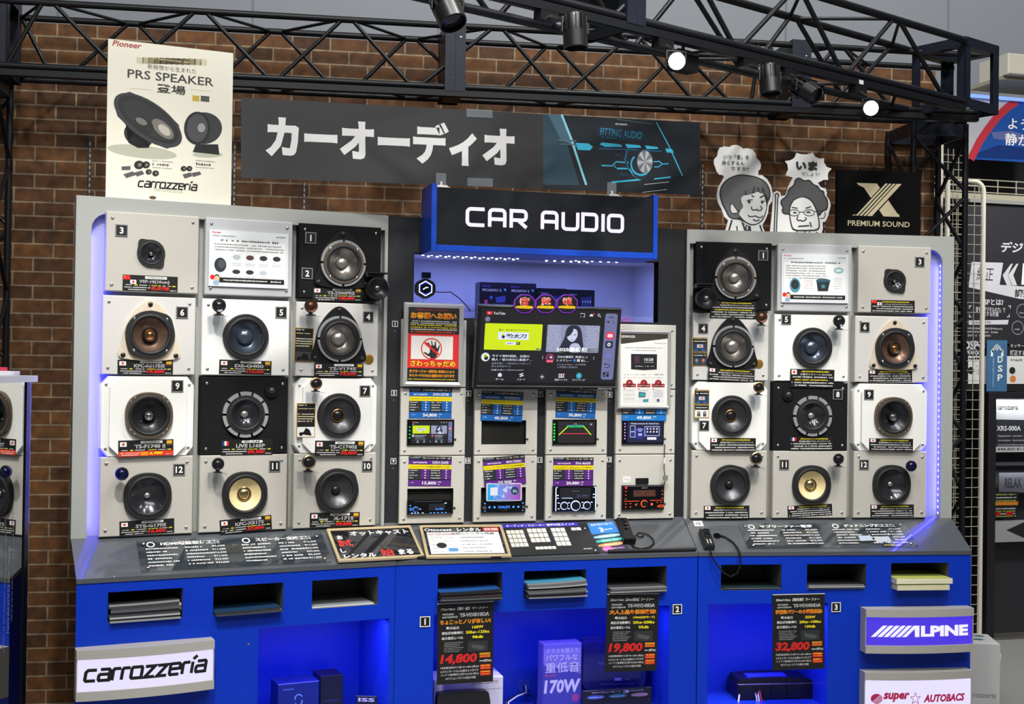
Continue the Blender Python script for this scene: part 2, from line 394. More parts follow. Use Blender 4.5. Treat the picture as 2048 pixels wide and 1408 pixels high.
# ------------------------------------------------------------------ speakers
SILV2 = mat('basket_silver', '#b4b6b8', .3, .45); BRONZ = mat('basket_bronze', '#6d6054', .4, .6)
WOOD = mat('spacer_wood', '#d6c8b2', .55, vary=(60, .12))
CONES = {'satin': mat('cone_satin', '#8f8984', .27, .85, vary=(14, .3)), 'navy': mat('cone_navy', '#56606e', .22, .75, vary=(14, .3)),
         'brown': mat('cone_brown', '#7d6152', .3, .6), 'dark': mat('cone_dark', '#4a4a4e', .33, .6, vary=(90, .15)),
         'gloss': mat('cone_gloss', '#34343a', .2, .5, coat=.6), 'carbon': mat('cone_carbon', '#303034', .3, .5), 'cream': mat('cone_cream', '#e2cf9c', .5)}
COP = mat('copper_ring', '#b98a55', .25, .9); CAPS = mat('cap_steel', '#aba8a4', .24, .7); CAPB = mat('cap_black', '#222226', .22, .3); CAPG = mat('cap_gold', '#cdb98a', .15, .95)
def tri_plate(s=1.):
    "rounded three eared adapter outline"
    return smooth([(-.014*s, .117*s), (.014*s, .117*s), (.05*s, .084*s), (.08*s, .036*s), (.092*s, -.03*s), (.104*s, -.058*s), (.1*s, -.08*s), (.06*s, -.086*s), (0, -.092*s), (-.06*s, -.086*s), (-.1*s, -.08*s), (-.104*s, -.058*s), (-.092*s, -.03*s), (-.08*s, .036*s), (-.05*s, .084*s)], 3)
def lug_outline(R, n=64, p=.09, rot=45):
    return [((R*(1+p*max(0, math.cos(2*(a-math.radians(rot))))**6))*math.cos(a)*1, (R*(1+p*max(0, math.cos(2*(a-math.radians(rot))))**6))*math.sin(a)) for a in [math.tau*i/n for i in range(n)]]
def sq_outline(R, n=64, e=.5):
    out = []
    for i in range(n):
        a = math.tau*i/n; k = 1+.055*(1-math.cos(4*a))/2
        out.append((R*k*math.cos(a), R*k*math.sin(a)))
    return out
def speaker(F, px, dia, kind, label, dz=.012, mirror=1):
    a, b = F.at(px[0], px[1], dz)
    t = thing('car_speaker', label, 'speaker', F.M(a, b, dz)); k = dia/.165; R = dia/2
    o = dict(tri=None, ring=None, basket='round', bm=RUB, cone='dark', cap=('dome', .02, CAPB), sc=4)
    o.update(dict(
        z900=dict(tri=PLASB, ring=SILV2, bm=BRONZ, cone='satin', cap=('dome', .021, CAPS)),
        v174=dict(tri=PLASB, ring=SILV2, cone='satin', cap=('dome', .026, CAPS)),
        coax10=dict(basket='ear', cone='gloss', cap=('coax', .017, CAPS), sc=2),
        ds=dict(cone='navy', cap=('dome', .03, mat('cap_navy', '#5d6776', .2, .7))),
        kfc=dict(tri=WOOD, basket='lug', cone='brown', cap=('coax', .026, COP), sc=4),
        c174=dict(cone='dark', cap=('dome', .02, CAPB, COP)),
        live=dict(ring=SILV2, big=1, cone='gloss', cap=('dome', .014, CAPS), sc=0),
        f174=dict(basket='sq', bm=BRONZ, cone='carbon', cap=('coax', .021, CAPS), sc=8),
        x171=dict(basket='lug', cone='dark', cap=('dome', .017, CAPB)),
        xs=dict(basket='sq', cone='cream', cap=('dome', .021, CAPG, CAPG)),
        ste=dict(basket='sq', cone='gloss', cap=('dome', .011, CAPS)))[kind])
    z0 = .0
    if o['tri']:
        p = MB(); tp = tri_plate(k); q = len(tp)
        p.add([(x, y, 0) for x, y in tp]+[(x, y, .009*k) for x, y in tp], [((i+1) % q, i, i+q, (i+1) % q+q) for i in range(q)], o['tri'], True)
        p.holed(tp, (0, 0, R*.88), .009*k, o['tri'])
        for x, y in ((0, .104), (.088, -.07), (-.088, -.07)):
            p.lathe([(.008*k, .009*k), (.008*k, .012*k), (.005*k, .014*k), (.0001, .0145*k)], PLASB if o['tri'] is WOOD else RUB, 12, (x*k, y*k))
        p.build('adapter_plate', t); z0 = .008*k
    zb = z0
    if o['ring']:
        g = MB(); r1 = R*1.0; r0 = R*(.84 if o.get('big') else .9)
        nseg = 10 if o.get('big') else 4
        for i in range(nseg):
            w = 360/nseg; a0 = i*w+3+(0 if o.get('big') else 0); a1 = (i+1)*w-3; n = 10
            A = arc(0, 0, r1, a0, a1, n)+arc(0, 0, r0, a0, a1, n)[::-1]
            g.poly(A, zb, zb+.012*k, o['ring'])
        g.build('trim_ring', t)['label'] = 'silver segmented trim ring'
        R = r0*1.01
    # basket ring
    bs = MB(); out = {'lug': lug_outline(R), 'sq': sq_outline(R*.985), 'ear': None, 'round': arc(0, 0, R, 0, 360*63/64, 63)}[o['basket']]
    h = .016*k
    if o['basket'] == 'ear':
        out = [((R*(1+.28*max(0, math.cos(aa-math.radians(130)))**22+.28*max(0, math.cos(aa-math.radians(310)))**22))*math.cos(aa), (R*(1+.28*max(0, math.cos(aa-math.radians(130)))**22+.28*max(0, math.cos(aa-math.radians(310)))**22))*math.sin(aa)) for aa in [math.tau*i/96 for i in range(96)]]
        if mirror: pass
    n = len(out); ri = R*.86
    inner = [(ri*math.cos(math.atan2(y, x)), ri*math.sin(math.atan2(y, x))) for x, y in out]
    bs.add([(x, y, zb) for x, y in out]+[(x, y, zb+h*.7) for x, y in out]+[(x*.97, y*.97, zb+h) for x, y in out]+[(x, y, zb+h) for x, y in inner]+[(x*.97, y*.97, zb+h*.3) for x, y in inner],
           [(j*n+i, j*n+(i+1) % n, (j+1)*n+(i+1) % n, (j+1)*n+i) for j in range(4) for i in range(n)], o['bm'], True)
    bs.build('basket', t)
    # surround roll
    r0, r1 = R*.70, R*.88; c = (r0+r1)/2; q = (r1-r0)/2; zs = zb+h*.75
    MB().lathe([(c+q*math.cos(math.radians(x)), zs+q*.75*math.sin(math.radians(x))) for x in range(0, 181, 20)], RUB).build('surround', t)
    # cone
    dep = .024*k; cr = o['cap'][1]*k
    MB().lathe([(r0+(cr*.8-r0)*(i/8), zs-dep*(1-(1-i/8)**1.6)) for i in range(9)], CONES[o['cone']], 48).build('cone', t)
    zc = zs-dep
    if o['cap'][0] == 'dome':
        cp = MB()
        if len(o['cap']) > 3:
            cp.lathe([(cr*1.18, zc+.004*k), (cr*1.22, zc+.008*k), (cr*1.08, zc+.009*k), (cr*.98, zc+.004*k)], o['cap'][3], 32)
        zz = zc+.003*k
        cp.lathe([(cr*math.cos(math.radians(x)), zz+cr*.62*math.sin(math.radians(x))) for x in range(0, 85, 12)]+[(.0001, zz+cr*.62)], o['cap'][2], 32)
        cp.build('dust_cap', t)
    else:
        cp = MB(); zz = zc-.002
        cp.lathe([(cr, zz), (cr, zz+.018*k), (cr*.86, zz+.022*k), (cr*.72, zz+.019*k)], PLASB, 28)
        cp.lathe([(cr*.74, zz+.019*k), (cr*.6, zz+.014*k), (cr*.42, zz+.013*k)], o['cap'][2], 28)
        cp.lathe([(cr*.42*math.cos(math.radians(x)), zz+.013*k+cr*.3*math.sin(math.radians(x))) for x in range(0, 85, 14)]+[(.0001, zz+.013*k+cr*.3)], o['cap'][2], 24)
        cp.box(-cr*.9, cr*.9, -.0015*k, .0015*k, zz+.019*k, zz+.022*k, PLASB)
        for sx in (-1, 1): cp.lathe([(.003*k, zz+.006), (.003*k, zz+.011*k), (.0001, zz+.0115*k)], CHROME, 8, (sx*cr*1.15, -cr*.9))
        cp.build('coaxial_tweeter', t)
    ns = o['sc']
    if ns == 4: screws(t, [(R*.93*math.cos(math.radians(45+90*i)), R*.93*math.sin(math.radians(45+90*i))) for i in range(4)], zb+h*.9, SCREW if kind in ('z900', 'kfc') else DOT, .95*k)
    if ns == 8: screws(t, [(R*.96*math.cos(math.radians(45+90*i+s*7)), R*.96*math.sin(math.radians(45+90*i+s*7))) for i in range(4) for s in (-1, 1)], zb+h*.85, SCREW, .7*k)
    if ns == 2: screws(t, [(R*1.14*math.cos(math.radians(x)), R*1.14*math.sin(math.radians(x))) for x in (130, 310)], zb+h*.7, DOT, 1)
    return t
# panels: (column lefts, row tops) of each wing, board co-ordinates
PW, PH = .3125, .2715
ROWZ = [(1.681, 1.952), (1.398, 1.667), (1.118, 1.392), (.846, 1.117)]
def panel(F, u0, row, mt, hole, label, shape='plain', sc=True):
    z0, z1 = ROWZ[row]; cx, cy = u0+PW/2, (z0+z1)/2; w, h = PW/2, (z1-z0)/2
    t = thing('speaker_panel', label, 'panel', F.M(cx, cy, REC+.0006), None)
    D = .0414
    b = MB(); e = .003
    if shape == 'plain':
        pts = [(-w, -h), (w, -h), (w, h), (-w, h)]; ins = [(-w+e, -h+e), (w-e, -h+e), (w-e, h-e), (-w+e, h-e)]
        b.box(-w, w, -h, h, 0, .001, mt)
    else:
        c = .03; pts = [(-w, -h+c), (-w+c*.8, -h), (w-c*.8, -h), (w, -h+c), (w, h-c), (w-c*.8, h), (-w+c*.8, h), (-w, h-c)]
        ins = [(x*.985, y*.985) for x, y in pts]
    n = len(pts)
    b.add([(x, y, 0) for x, y in pts]+[(x, y, D-e) for x, y in pts]+[(x, y, D) for x, y in ins], [(j*n+i, j*n+(i+1) % n, (j+1)*n+(i+1) % n, (j+1)*n+i) for j in range(2) for i in range(n)], mt)
    if hole: hx, hy, hr = hole; hole = (hx-cx, hy-cy, hr)
    if shape == 'oct':
        # second layer: smaller octagon standing proud on the first
        wi, c = w-.028, .035
        p2 = [(-wi, -h+c*1.05), (-wi+c, -h+.002), (wi-c, -h+.002), (wi, -h+c*1.05), (wi, h-c), (wi-c, h-.002), (-wi+c, h-.002), (-wi, h-c)]
        b.flat(ins, D, mt)
        D2 = D+.014
        m2 = len(p2)
        b.add([(x, y, D-.001) for x, y in p2]+[(x, y, D2) for x, y in p2], [(i, (i+1) % m2, (i+1) % m2+m2, i+m2) for i in range(m2)], mt)
        b.flat(p2, D2, mt) if not hole else b.holed(p2, hole, D2, mt)
        D = D2
    elif hole: b.holed(ins, hole, D, mt)
    else: b.flat(ins, D, mt)
    if hole:
        hx, hy, hr = hole
        b.lathe([(hr, D), (hr, .004), (.0001, .004)], POCK, 32, (hx, hy))
    b.build('board', t)
    if sc:
        ix, iy = (w-.021, h-.022) if shape == 'plain' else (w-.018, h-.028)
        screws(t, [(ix, iy), (-ix, iy), (ix, -iy), (-ix, -iy)], .0414 if shape == 'oct' else D)
    return t
# ------------------------------------------------------------------ the two speaker wings
PF = .0114          # front of a plain panel
OF = .0254          # front of a white octagonal panel
def number_tag(F, px, txt, w, label, size=.041, dark=True):
    a, b = F.at(px[0], px[1], w); s = size/2
    o = MB().box(-s, s, -s, s, 0, .0035, mat('tag_grey', '#7f8182', .4), .0006)
    o.rect(0, 0, size*.84, size*.84, .0038, K)
    o.text(txt, 0, 0, size*(.6 if len(txt) == 1 else .62), size*.56, .0041, W, .03, keep=True)
    return tag(o.build('number_tag', M=F.M(a, b, w+.0003)), label, 'number tag')
def flag(o, x, y, w, h, z, k):
    o.rect(x, y, w, h, z, W)
    if k == 'jp': o.disc(x, y, h*.29, z+.0003, RE, 14)
    if k == 'cn':
        o.rect(x, y, w, h, z+.0003, RE)
        o.rect(x-w*.3, y+h*.2, w*.16, h*.22, z+.0005, YE)
    if k == 'fr': o.rect(x-w/3, y, w/3, h, z+.0003, pr('#1c3f95')); o.rect(x+w/3, y, w/3, h, z+.0003, RE)
def price_card(F, quad, w, maker, model, price, label, fl='jp', hires=True, red=False, extra=None):
    a, b, Wd, H, r = F.quad(*quad, w); o = MB().box(-Wd/2, Wd/2, -H/2, H/2, 0, .0015, K); z = .0018
    X = lambda f: (f-.5)*Wd
    Y = lambda f: (.5-f)*H
    if fl == 'cn': flag(o, X(.07), Y(.17), Wd*.12, H*.26, z, 'cn'); flag(o, X(.19), Y(.43), Wd*.11, H*.25, z, 'jp')
    else: flag(o, X(.09), Y(.24), Wd*.12, H*.28, z, fl)
    o.flat(rrect(X(.4), X(.8), Y(.21), Y(.05), H*.04, 3), z, W); o.text(maker, X(.6), Y(.13), Wd*.3, H*.09, z+.0003, K, .01, .2)
    if extra: o.text(extra, X(.27), Y(.44), Wd*.17, H*.22, z, W, 0, .25)
    x0 = .28 if not extra else .38
    o.text(model, X(x0+.29), Y(.40), Wd*.56 if not extra else Wd*.42, H*.25, z, pr('#f4f4f4'), .025)
    o.text(model, X(x0+.29), Y(.40), Wd*.56 if not extra else Wd*.42, H*.25, z+.0002, pr('#5c5c5c'), -.012)
    o.micro(X(.05), X(.17), Y(.62), H*.08, z, W, 1); o.rect(X(.24), Y(.62), Wd*.06, H*.06, z, YE)
    o.micro(X(.3), X(.5), Y(.62), H*.08, z, W, 2); o.micro(X(.52), X(.7), Y(.62), H*.08, z, YE, 3); o.micro(X(.72), X(.88), Y(.62), H*.08, z, W, 4); o.rect(X(.93), Y(.62), Wd*.06, H*.06, z, YE)
    if red:
        o.rect(0, Y(.84), Wd, H*.3, z, pr('#d8351c')); o.micro(X(.03), X(.38), Y(.79), H*.1, z+.0003, pr('#f6c9a8'), 5); o.micro(X(.03), X(.38), Y(.91), H*.09, z+.0003, W, 6); o.rect(X(.47), Y(.84), Wd*.14, H*.24, z+.0003, pr('#ef8a1d'))
        o.text(price, X(.68), Y(.84), Wd*.24, H*.2, z+.0004, YE, .03, .2)
    else:
        o.micro(X(.03), X(.5), Y(.77), H*.09, z, W, 5); o.micro(X(.1), X(.42), Y(.91), H*.09, z, W, 6)
        o.text(price, X(.68), Y(.81), Wd*.33, H*.25, z+.0003, RE, .035, .2)
    o.micro(X(.86), X(.97), Y(.9), H*.08, z, W, 7)
    if hires: o.rect(X(.925), Y(.2), Wd*.1, H*.28, z, pr('#d9a92a')); o.rect(X(.925), Y(.3), Wd*.1, H*.1, z+.0002, pr('#6d4f14'))
    return tag(o.build('price_card', M=F.M(a, b, w+.0004, r)), label, 'price card')
def note_card(F, quad, w, line, label, fl='jp', seed=1, rows=3, second=False):
    a, b, Wd, H, r = F.quad(*quad, w); o = MB().box(-Wd/2, Wd/2, -H/2, H/2, 0, .0015, K); z = .0018
    X = lambda f: (f-.5)*Wd
    Y = lambda f: (.5-f)*H
    n = rows+2+(1 if second else 0); p = .92/n
    if fl == 'cn': flag(o, X(.07), Y(.14), Wd*.12, H*.24, z, 'cn'); flag(o, X(.19), Y(.3), Wd*.1, H*.24, z, 'jp')
    elif fl: flag(o, X(.085), Y(.17), Wd*.12, H*.26, z, fl)
    y = .05+p*.5
    o.micro(X(.25), X(.88), Y(y), H*p*.72, z, YE, seed, 1)
    y += p; o.text(line, X(.58), Y(y), Wd*.72, H*p*.66, z, W, .012)
    for i in range(rows+(1 if second else 0)):
        y += p; yl = second and i == 1
        o.micro(X(.1 if yl or i % 2 else .03), X(.9 if yl else .97), Y(y), H*p*.66, z, YE if yl else W, seed+i+2)
    return tag(o.build('description_card', M=F.M(a, b, w+.0004, r)), label, 'card')
def tweeter(F, px, r, kind, w, label, bracket=True, ringm=None, dome=None):
    a, b = F.at(px[0], px[1], w+.05 if kind != 'flush' else w+.01)
    t = thing('tweeter', label, 'tweeter', F.M(a, b, w))
    if kind == 'flush':
        MB().lathe([(r, 0), (r, .006), (r*.92, .009), (r*.7, .009), (r*.62, .006)], PLASB, 32).build('flange', t)
        MB().lathe([(r*.64, .004), (r*.5, .012), (r*.25, .016), (.0001, .017)], mat('dome_grey', '#2c2c30', .3), 28).build('dome', t)
        return t
    z = .05 if kind != 'pod' else .06
    if kind == 'pod':
        MB().lathe([(r*.6, .012), (r*.92, .02), (r, .05), (r, .062), (r*.9, .066), (r*.78, .062)], PLASB, 36).build('housing', t)
        MB().lathe([(r*.8, .063), (r*.45, .05), (r*.3, .048)], mat('pod_grille', '#222226', .3, .4), 36).build('grille', t)
        MB().lathe([(r*.3*math.cos(math.radians(x)), .048+r*.2*math.sin(math.radians(x))) for x in range(0, 90, 15)]+[(.0001, .048+r*.2)], mat('dome_silver', '#6e6e74', .25, .8), 24).build('dome', t)
        m = MB().box(-r*.95, r*.5, r*.98, r*1.25, 0, .06, PLASB, .004); m.box(-r*.95, r*.8, r*1.25, r*1.4, .015, .068, PLASB, .002)
        m.box(-r*.3, r*.3, r*.5, r*1.1, .01, .05, PLASB); m.box(-r*.5, r*.5, -r*.5, r*.5, .0, .02, PLASB)
        m.build('mount', t)
        return t
    # ball tweeter on a stalk standing on a clear shelf bracket
    MB().lathe([(.0001, .02)]+[(r*math.sin(math.radians(x)), z-r*.95*math.cos(math.radians(x))) for x in range(25, 100, 15)]+[(r, z+r*.15), (r*.9, z+r*.3)], PLASG if kind == 'shiny' else PLASB, 32).build('housing', t)
    if ringm: MB().lathe([(r*.98, z+r*.1), (r*1.02, z+r*.3), (r*.88, z+r*.36), (r*.8, z+r*.28)], ringm, 32).build('rim', t)
    MB().lathe([(r*.9, z+r*.28), (r*.62, z+r*.2), (r*.5, z+r*.36), (r*.25, z+r*.46), (.0001, z+r*.48)], dome or CAPB, 28).build('dome', t)
    if bracket:
        yb = -r*1.45
        MB().lathe([(r*.3, -r*.9), (r*.32, -r*1.15), (r*.75, -r*1.3), (r*.75, -r*1.42)], PLASB, 16).xf(T(0, 0, z-.004) @ Matrix.Rotation(-math.pi/2, 4, 'X')).xf(Matrix.Identity(4)).build('stem', t)
        k = MB().box(-r*1.2, r*1.2, yb-.003, yb, .0, .085, CLEAR).box(-r*1.1, r*1.1, yb-r*2.6, yb-.003, 0, .003, CLEAR)
        k.build('clear_bracket', t)
    return t
CU_L = [.0885, .4235, .7605]; CU_R = [.0255, .3625, .7025]; DU = [.007, 0, -.001, 0]
NW = dict(zip('1 2 3 4 5 6 7 8 9 10 11 12'.split(), 'one two three four five six seven eight nine ten eleven twelve'.split()))
# panel finish per (column from the outer edge, row)
FIN = {(0, 0): ('plain', PLATE, 'beige grey'), (1, 0): ('plain', INFO, 'cool grey'), (2, 0): ('plain', FELT, 'black felt'),
       (0, 1): ('plain', PLATE2, 'light grey'), (1, 1): ('plain', WHITE, 'white'), (2, 1): ('plain', PLATE2, 'light grey'),
       (0, 2): ('oct', WHITE, 'white chamfered'), (1, 2): ('plain', FELT, 'black felt'), (2, 2): ('oct', WHITE, 'white chamfered'),
       (0, 3): ('plain', PLATE, 'beige grey'), (1, 3): ('plain', PLATE, 'beige grey'), (2, 3): ('plain', PLATE, 'beige grey')}
NUM = {(0, 0): '3', (2, 0): '1', (0, 1): '6', (1, 1): '5', (2, 1): '4', (0, 2): '9', (1, 2): '8', (2, 2): '7', (0, 3): '12', (1, 3): '11', (2, 3): '10'}
KIND = {(0, 0): 'coax10', (2, 0): 'z900', (0, 1): 'kfc', (1, 1): 'ds', (2, 1): 'v174', (0, 2): 'f174', (1, 2): 'live', (2, 2): 'c174', (0, 3): 'ste', (1, 3): 'xs', (2, 3): 'x171'}
LOOK = {'coax10': 'small black coaxial speaker with two mounting ears', 'z900': 'speaker with tan ring and silver trim on black three eared plate', 'kfc': 'brown coned coaxial speaker on beige three eared wooden plate',
        'ds': 'black round speaker with shiny navy grey cone', 'v174': 'grey coned speaker with silver trim on black three eared plate', 'f174': 'black coaxial speaker with woven carbon cone',
        'live': 'glossy dark speaker inside a segmented silver ring', 'c174': 'matt black speaker with copper ringed dust cap', 'ste': 'black speaker with glossy cone and tiny silver cap', 'xs': 'black framed speaker with cream cone and gold cap', 'x171': 'black lugged speaker with dark grey cone'}
DIA = {'coax10': .094, 'z900': .17, 'v174': .168, 'kfc': .166}
SPK = {'L': {(0, 0): (302, 507), (0, 1): (299, 669.5), (1, 1): (491, 674), (2, 0): (684, 527), (2, 1): (677, 678), (0, 2): (297.5, 831), (1, 2): (490, 829), (2, 2): (677, 831), (0, 3): (295, 992), (1, 3): (489, 988), (2, 3): (673, 981)},
       'R': {(2, 0): (1468.6, 556), (2, 1): (1464, 693), (1, 1): (1624, 695.5), (0, 1): (1787, 696.5), (0, 0): (1789, 562), (2, 2): (1462.5, 831.5), (1, 2): (1623.5, 832), (0, 2): (1785.5, 833.5), (2, 3): (1459.5, 970), (1, 3): (1622, 970), (0, 3): (1782, 969)}}
for S, F in (('L', FL), ('R', FR)):
    sd = 'left' if S == 'L' else 'right'
    for (c, r), (shape, mt, fin) in FIN.items():
        u0 = (CU_L[c] if S == 'L' else CU_R[2-c])+DU[r]*(1 if S == 'L' else 1.4)
        wf = OF if shape == 'oct' else PF
        k = KIND.get((c, r)); hole = None; wh = ('holding speaker %s' % NW[NUM[(c, r)]]) if k else 'holding the printed information sheet'
        if k:
            d = DIA.get(k, .163); px = SPK[S][(c, r)]
            a, b = F.at(px[0], px[1], wf); hole = (a, b, d*.45)
        panel(F, u0, r, mt, hole, '%s panel %s on the %s speaker board' % (fin, wh, sd), shape)
        if k: speaker(F, px, d, k, '%s, %s board' % (LOOK[k], sd), wf)
def ps(x0, y0, s, *p): return [(x0+x/s, y0+y/s) for x, y in p]
a5 = lambda *p: ps(130, 380, 3.704, *p)
a6 = lambda *p: ps(130, 730, 3.704, *p)
a7 = lambda *p: ps(560, 420, 4.4, *p)
a8 = lambda *p: ps(560, 730, 4.023, *p)
r6 = lambda *p: ps(1360, 450, 4.4, *p)
r7 = lambda *p: ps(1620, 450, 4.4, *p)
r8 = lambda *p: ps(1360, 750, 4.543, *p)
r9 = lambda *p: ps(1620, 750, 4.543, *p)
for px, n, w in (((243, 461), '3', PF), ((364, 625), '6', PF), ((562, 625), '5', PF), ((621, 476), '1', PF), ((614, 547), '2', PF), ((736, 634), '4', PF), ((354.5, 772), '9', OF), ((729.5, 782), '7', OF), ((358, 939), '12', PF), ((549, 932), '11', PF), ((734, 932), '10', PF)):
    number_tag(FL, px, n, w, 'black number tag reading %s on the left speaker board' % NW[n])
for px, n, w in (((1526, 511), '1', PF), ((1406, 657), '4', PF), ((1572, 639), '5', PF), ((1729, 654), '6', PF), ((1839, 524), '3', PF), ((1408, 851), '7', OF), ((1675, 789), '8', PF), ((1737.5, 789), '9', OF), ((1568, 929), '11', PF), ((1727.6, 929), '12', PF)):
    number_tag(FR, px, n, w, 'black number tag reading %s on the right speaker board' % NW[n])
for nm, q, w, mk, md, prc, kw in (
    ('3', a5((428, 625), (836, 645), (832, 760), (425, 745)), PF, 'AUTOBACS PRETONE', 'VSP-10(10cm)', '9,078', dict(fl='cn', hires=False)),
    ('6', a5((390, 1258), (800, 1262), (798, 1368), (388, 1365)), PF+.001, 'KENWOOD', 'KFC-RS175/S', '19,800', {}),
    ('5', a5((1143, 1256), (1532, 1268), (1525, 1372), (1140, 1360)), PF, 'DIATONE', 'DS-G400', '110,000', {}),
    ('1', a7((290, 683), (722, 683), (718, 808), (285, 795)), PF, 'carrozzeria', 'TS-Z900PRS', '140,800', {}),
    ('4', [(629.3, 726.8), (726.6, 726.8), (726.5, 754), (627, 752.4)], PF+.012, 'carrozzeria', 'TS-V174S', '79,200', {}),
    ('9', a6((395, 562), (803, 548), (802, 668), (393, 680)), OF, 'carrozzeria', 'TS-F1740 II', '6,980', dict(red=True)),
    ('8', a6((1155, 556), (1540, 548), (1535, 665), (1150, 668)), PF, 'BLAM', 'LIVE L165P', '89,300', dict(fl='fr', hires=False)),
    ('7', a8((282, 608), (678, 610), (676, 732), (280, 732)), OF, 'carrozzeria', 'TS-C1740S', '35,800', {}),
    ('12', a6((402, 1160), (807, 1135), (810, 1240), (405, 1268)), PF, 'ALPINE', 'STE-G170S', '16,800', dict(hires=False)),
    ('11', a6((1143, 1152), (1528, 1110), (1532, 1215), (1150, 1258)), PF, 'KENWOOD', 'KFC-XS175', '37,800', {}),
    ('10', a8((240, 1190), (640, 1183), (637, 1298), (238, 1308)), PF, 'ALPINE', 'X-171S', '39,800', dict(extra='Premium sound'))):
    price_card(FL, q, w, mk, md, prc, 'black price card with red price under speaker %s on the left board' % NW[nm], **kw)
J = '担当者が語る'
for nm, q, w, ln, kw in (
    ('1', r6((265, 665), (670, 672), (665, 832), (262, 818)), PF, J+'カロッツェリア Zシリーズ', dict(fl=None, second=True, rows=4)),
    ('4', r6((247, 1255), (655, 1278), (655, 1385), (247, 1365)), PF+.012, J+'カロッツェリア Vシリーズ', {}),
    ('5', [(1580.5, 737.5), (1668.4, 739.8), (1668, 776), (1580, 774)], PF+.004, '三菱ダイヤトーン DS-G400', dict(second=True, rows=3)),
    ('6', r7((515, 1278), (898, 1275), (895, 1380), (513, 1380)), PF+.001, J+'ケンウッド RSシリーズ', {}),
    ('3', r7((540, 658), (922, 668), (917, 775), (533, 768)), PF, 'オートバックスオリジナルプリトーン', dict(fl='cn')),
    ('7', r8((275, 573), (688, 573), (687, 697), (272, 695)), OF, J+'カロッツェリア Cシリーズ', {}),
    ('8', [(1580, 874), (1666, 874), (1664, 900), (1578, 900.5)], PF, J+'ブラム ライブシリーズ', dict(fl='fr')),
    ('9', r9((537, 573), (935, 582), (933, 690), (535, 688)), OF, J+'カロッツェリア 定番Fシリーズ', {}),
    ('10', r8((217, 1188), (630, 1186), (628, 1308), (213, 1312)), PF, J+'アルパイン プレミアムサウンド', {}),
    ('11', [(1575, 1012), (1664, 1007.5), (1664, 1030), (1575, 1035)], PF, J+'ケンウッド XSシリーズ', {}),
    ('12', r9((550, 1180), (943, 1175), (940, 1288), (545, 1292)), PF, J+'アルパイン グレードアップシリーズ', {})):
    note_card(FR, q, w, ln, 'black description card with yellow heading under speaker %s on the right board' % NW[nm], seed=int(nm), **kw)
dC = mat('dome_copper', '#5a3c2c', .35, .7); dS = mat('dome_chrome', '#55585c', .12, .9)
for S, F, sd in (('L', FL, 'left'), ('R', FR, 'right')):
    L_ = S == 'L'
    bl = mat('tweeter_blue', '#14173c', .2, .3)
    for n, pl, prx, r, kind, w, kw, lk in (
        ('1', (755, 577), (1413, 597), .042, 'pod', PF, {}, 'large black tweeter pod hanging beside speaker one'),
        ('4', (622, 612), (1523, 634), .0245, 'ball', PF, dict(dome=dC), 'black tweeter with copper dome above speaker four'),
        ('5', (438, 611), (1678, 642), .0245, 'shiny', PF, dict(dome=dS), 'glossy black tweeter with chrome dome above speaker five'),
        ('7', (632, 767), (1517, 775), .021, 'ball', OF, dict(ringm=COP), 'black copper rimmed tweeter above speaker seven'),
        ('8', (544, 782), (1577.5, 790), .025, 'flush', PF, {}, 'flush black dome tweeter above speaker eight'),
        ('10', (617, 924), (1512, 917), .0245, 'ball', PF, dict(ringm=mat('rim_champagne', '#b5a07c', .2, .9)), 'champagne rimmed black tweeter above speaker ten'),
        ('11', (436, 928), (1677, 918), .0215, 'ball', PF, {}, 'plain black ball tweeter above speaker eleven'),
        ('12', (243.5, 947.5), (1822.5, 932), .0225, 'shiny', PF, dict(dome=bl, bracket=False), 'glossy black tweeter facing out beside speaker twelve')):
        tweeter(F, pl if L_ else prx, r, kind, w, '%s on the %s board' % (lk, sd), **kw)
GL = pr('#c79a2e')
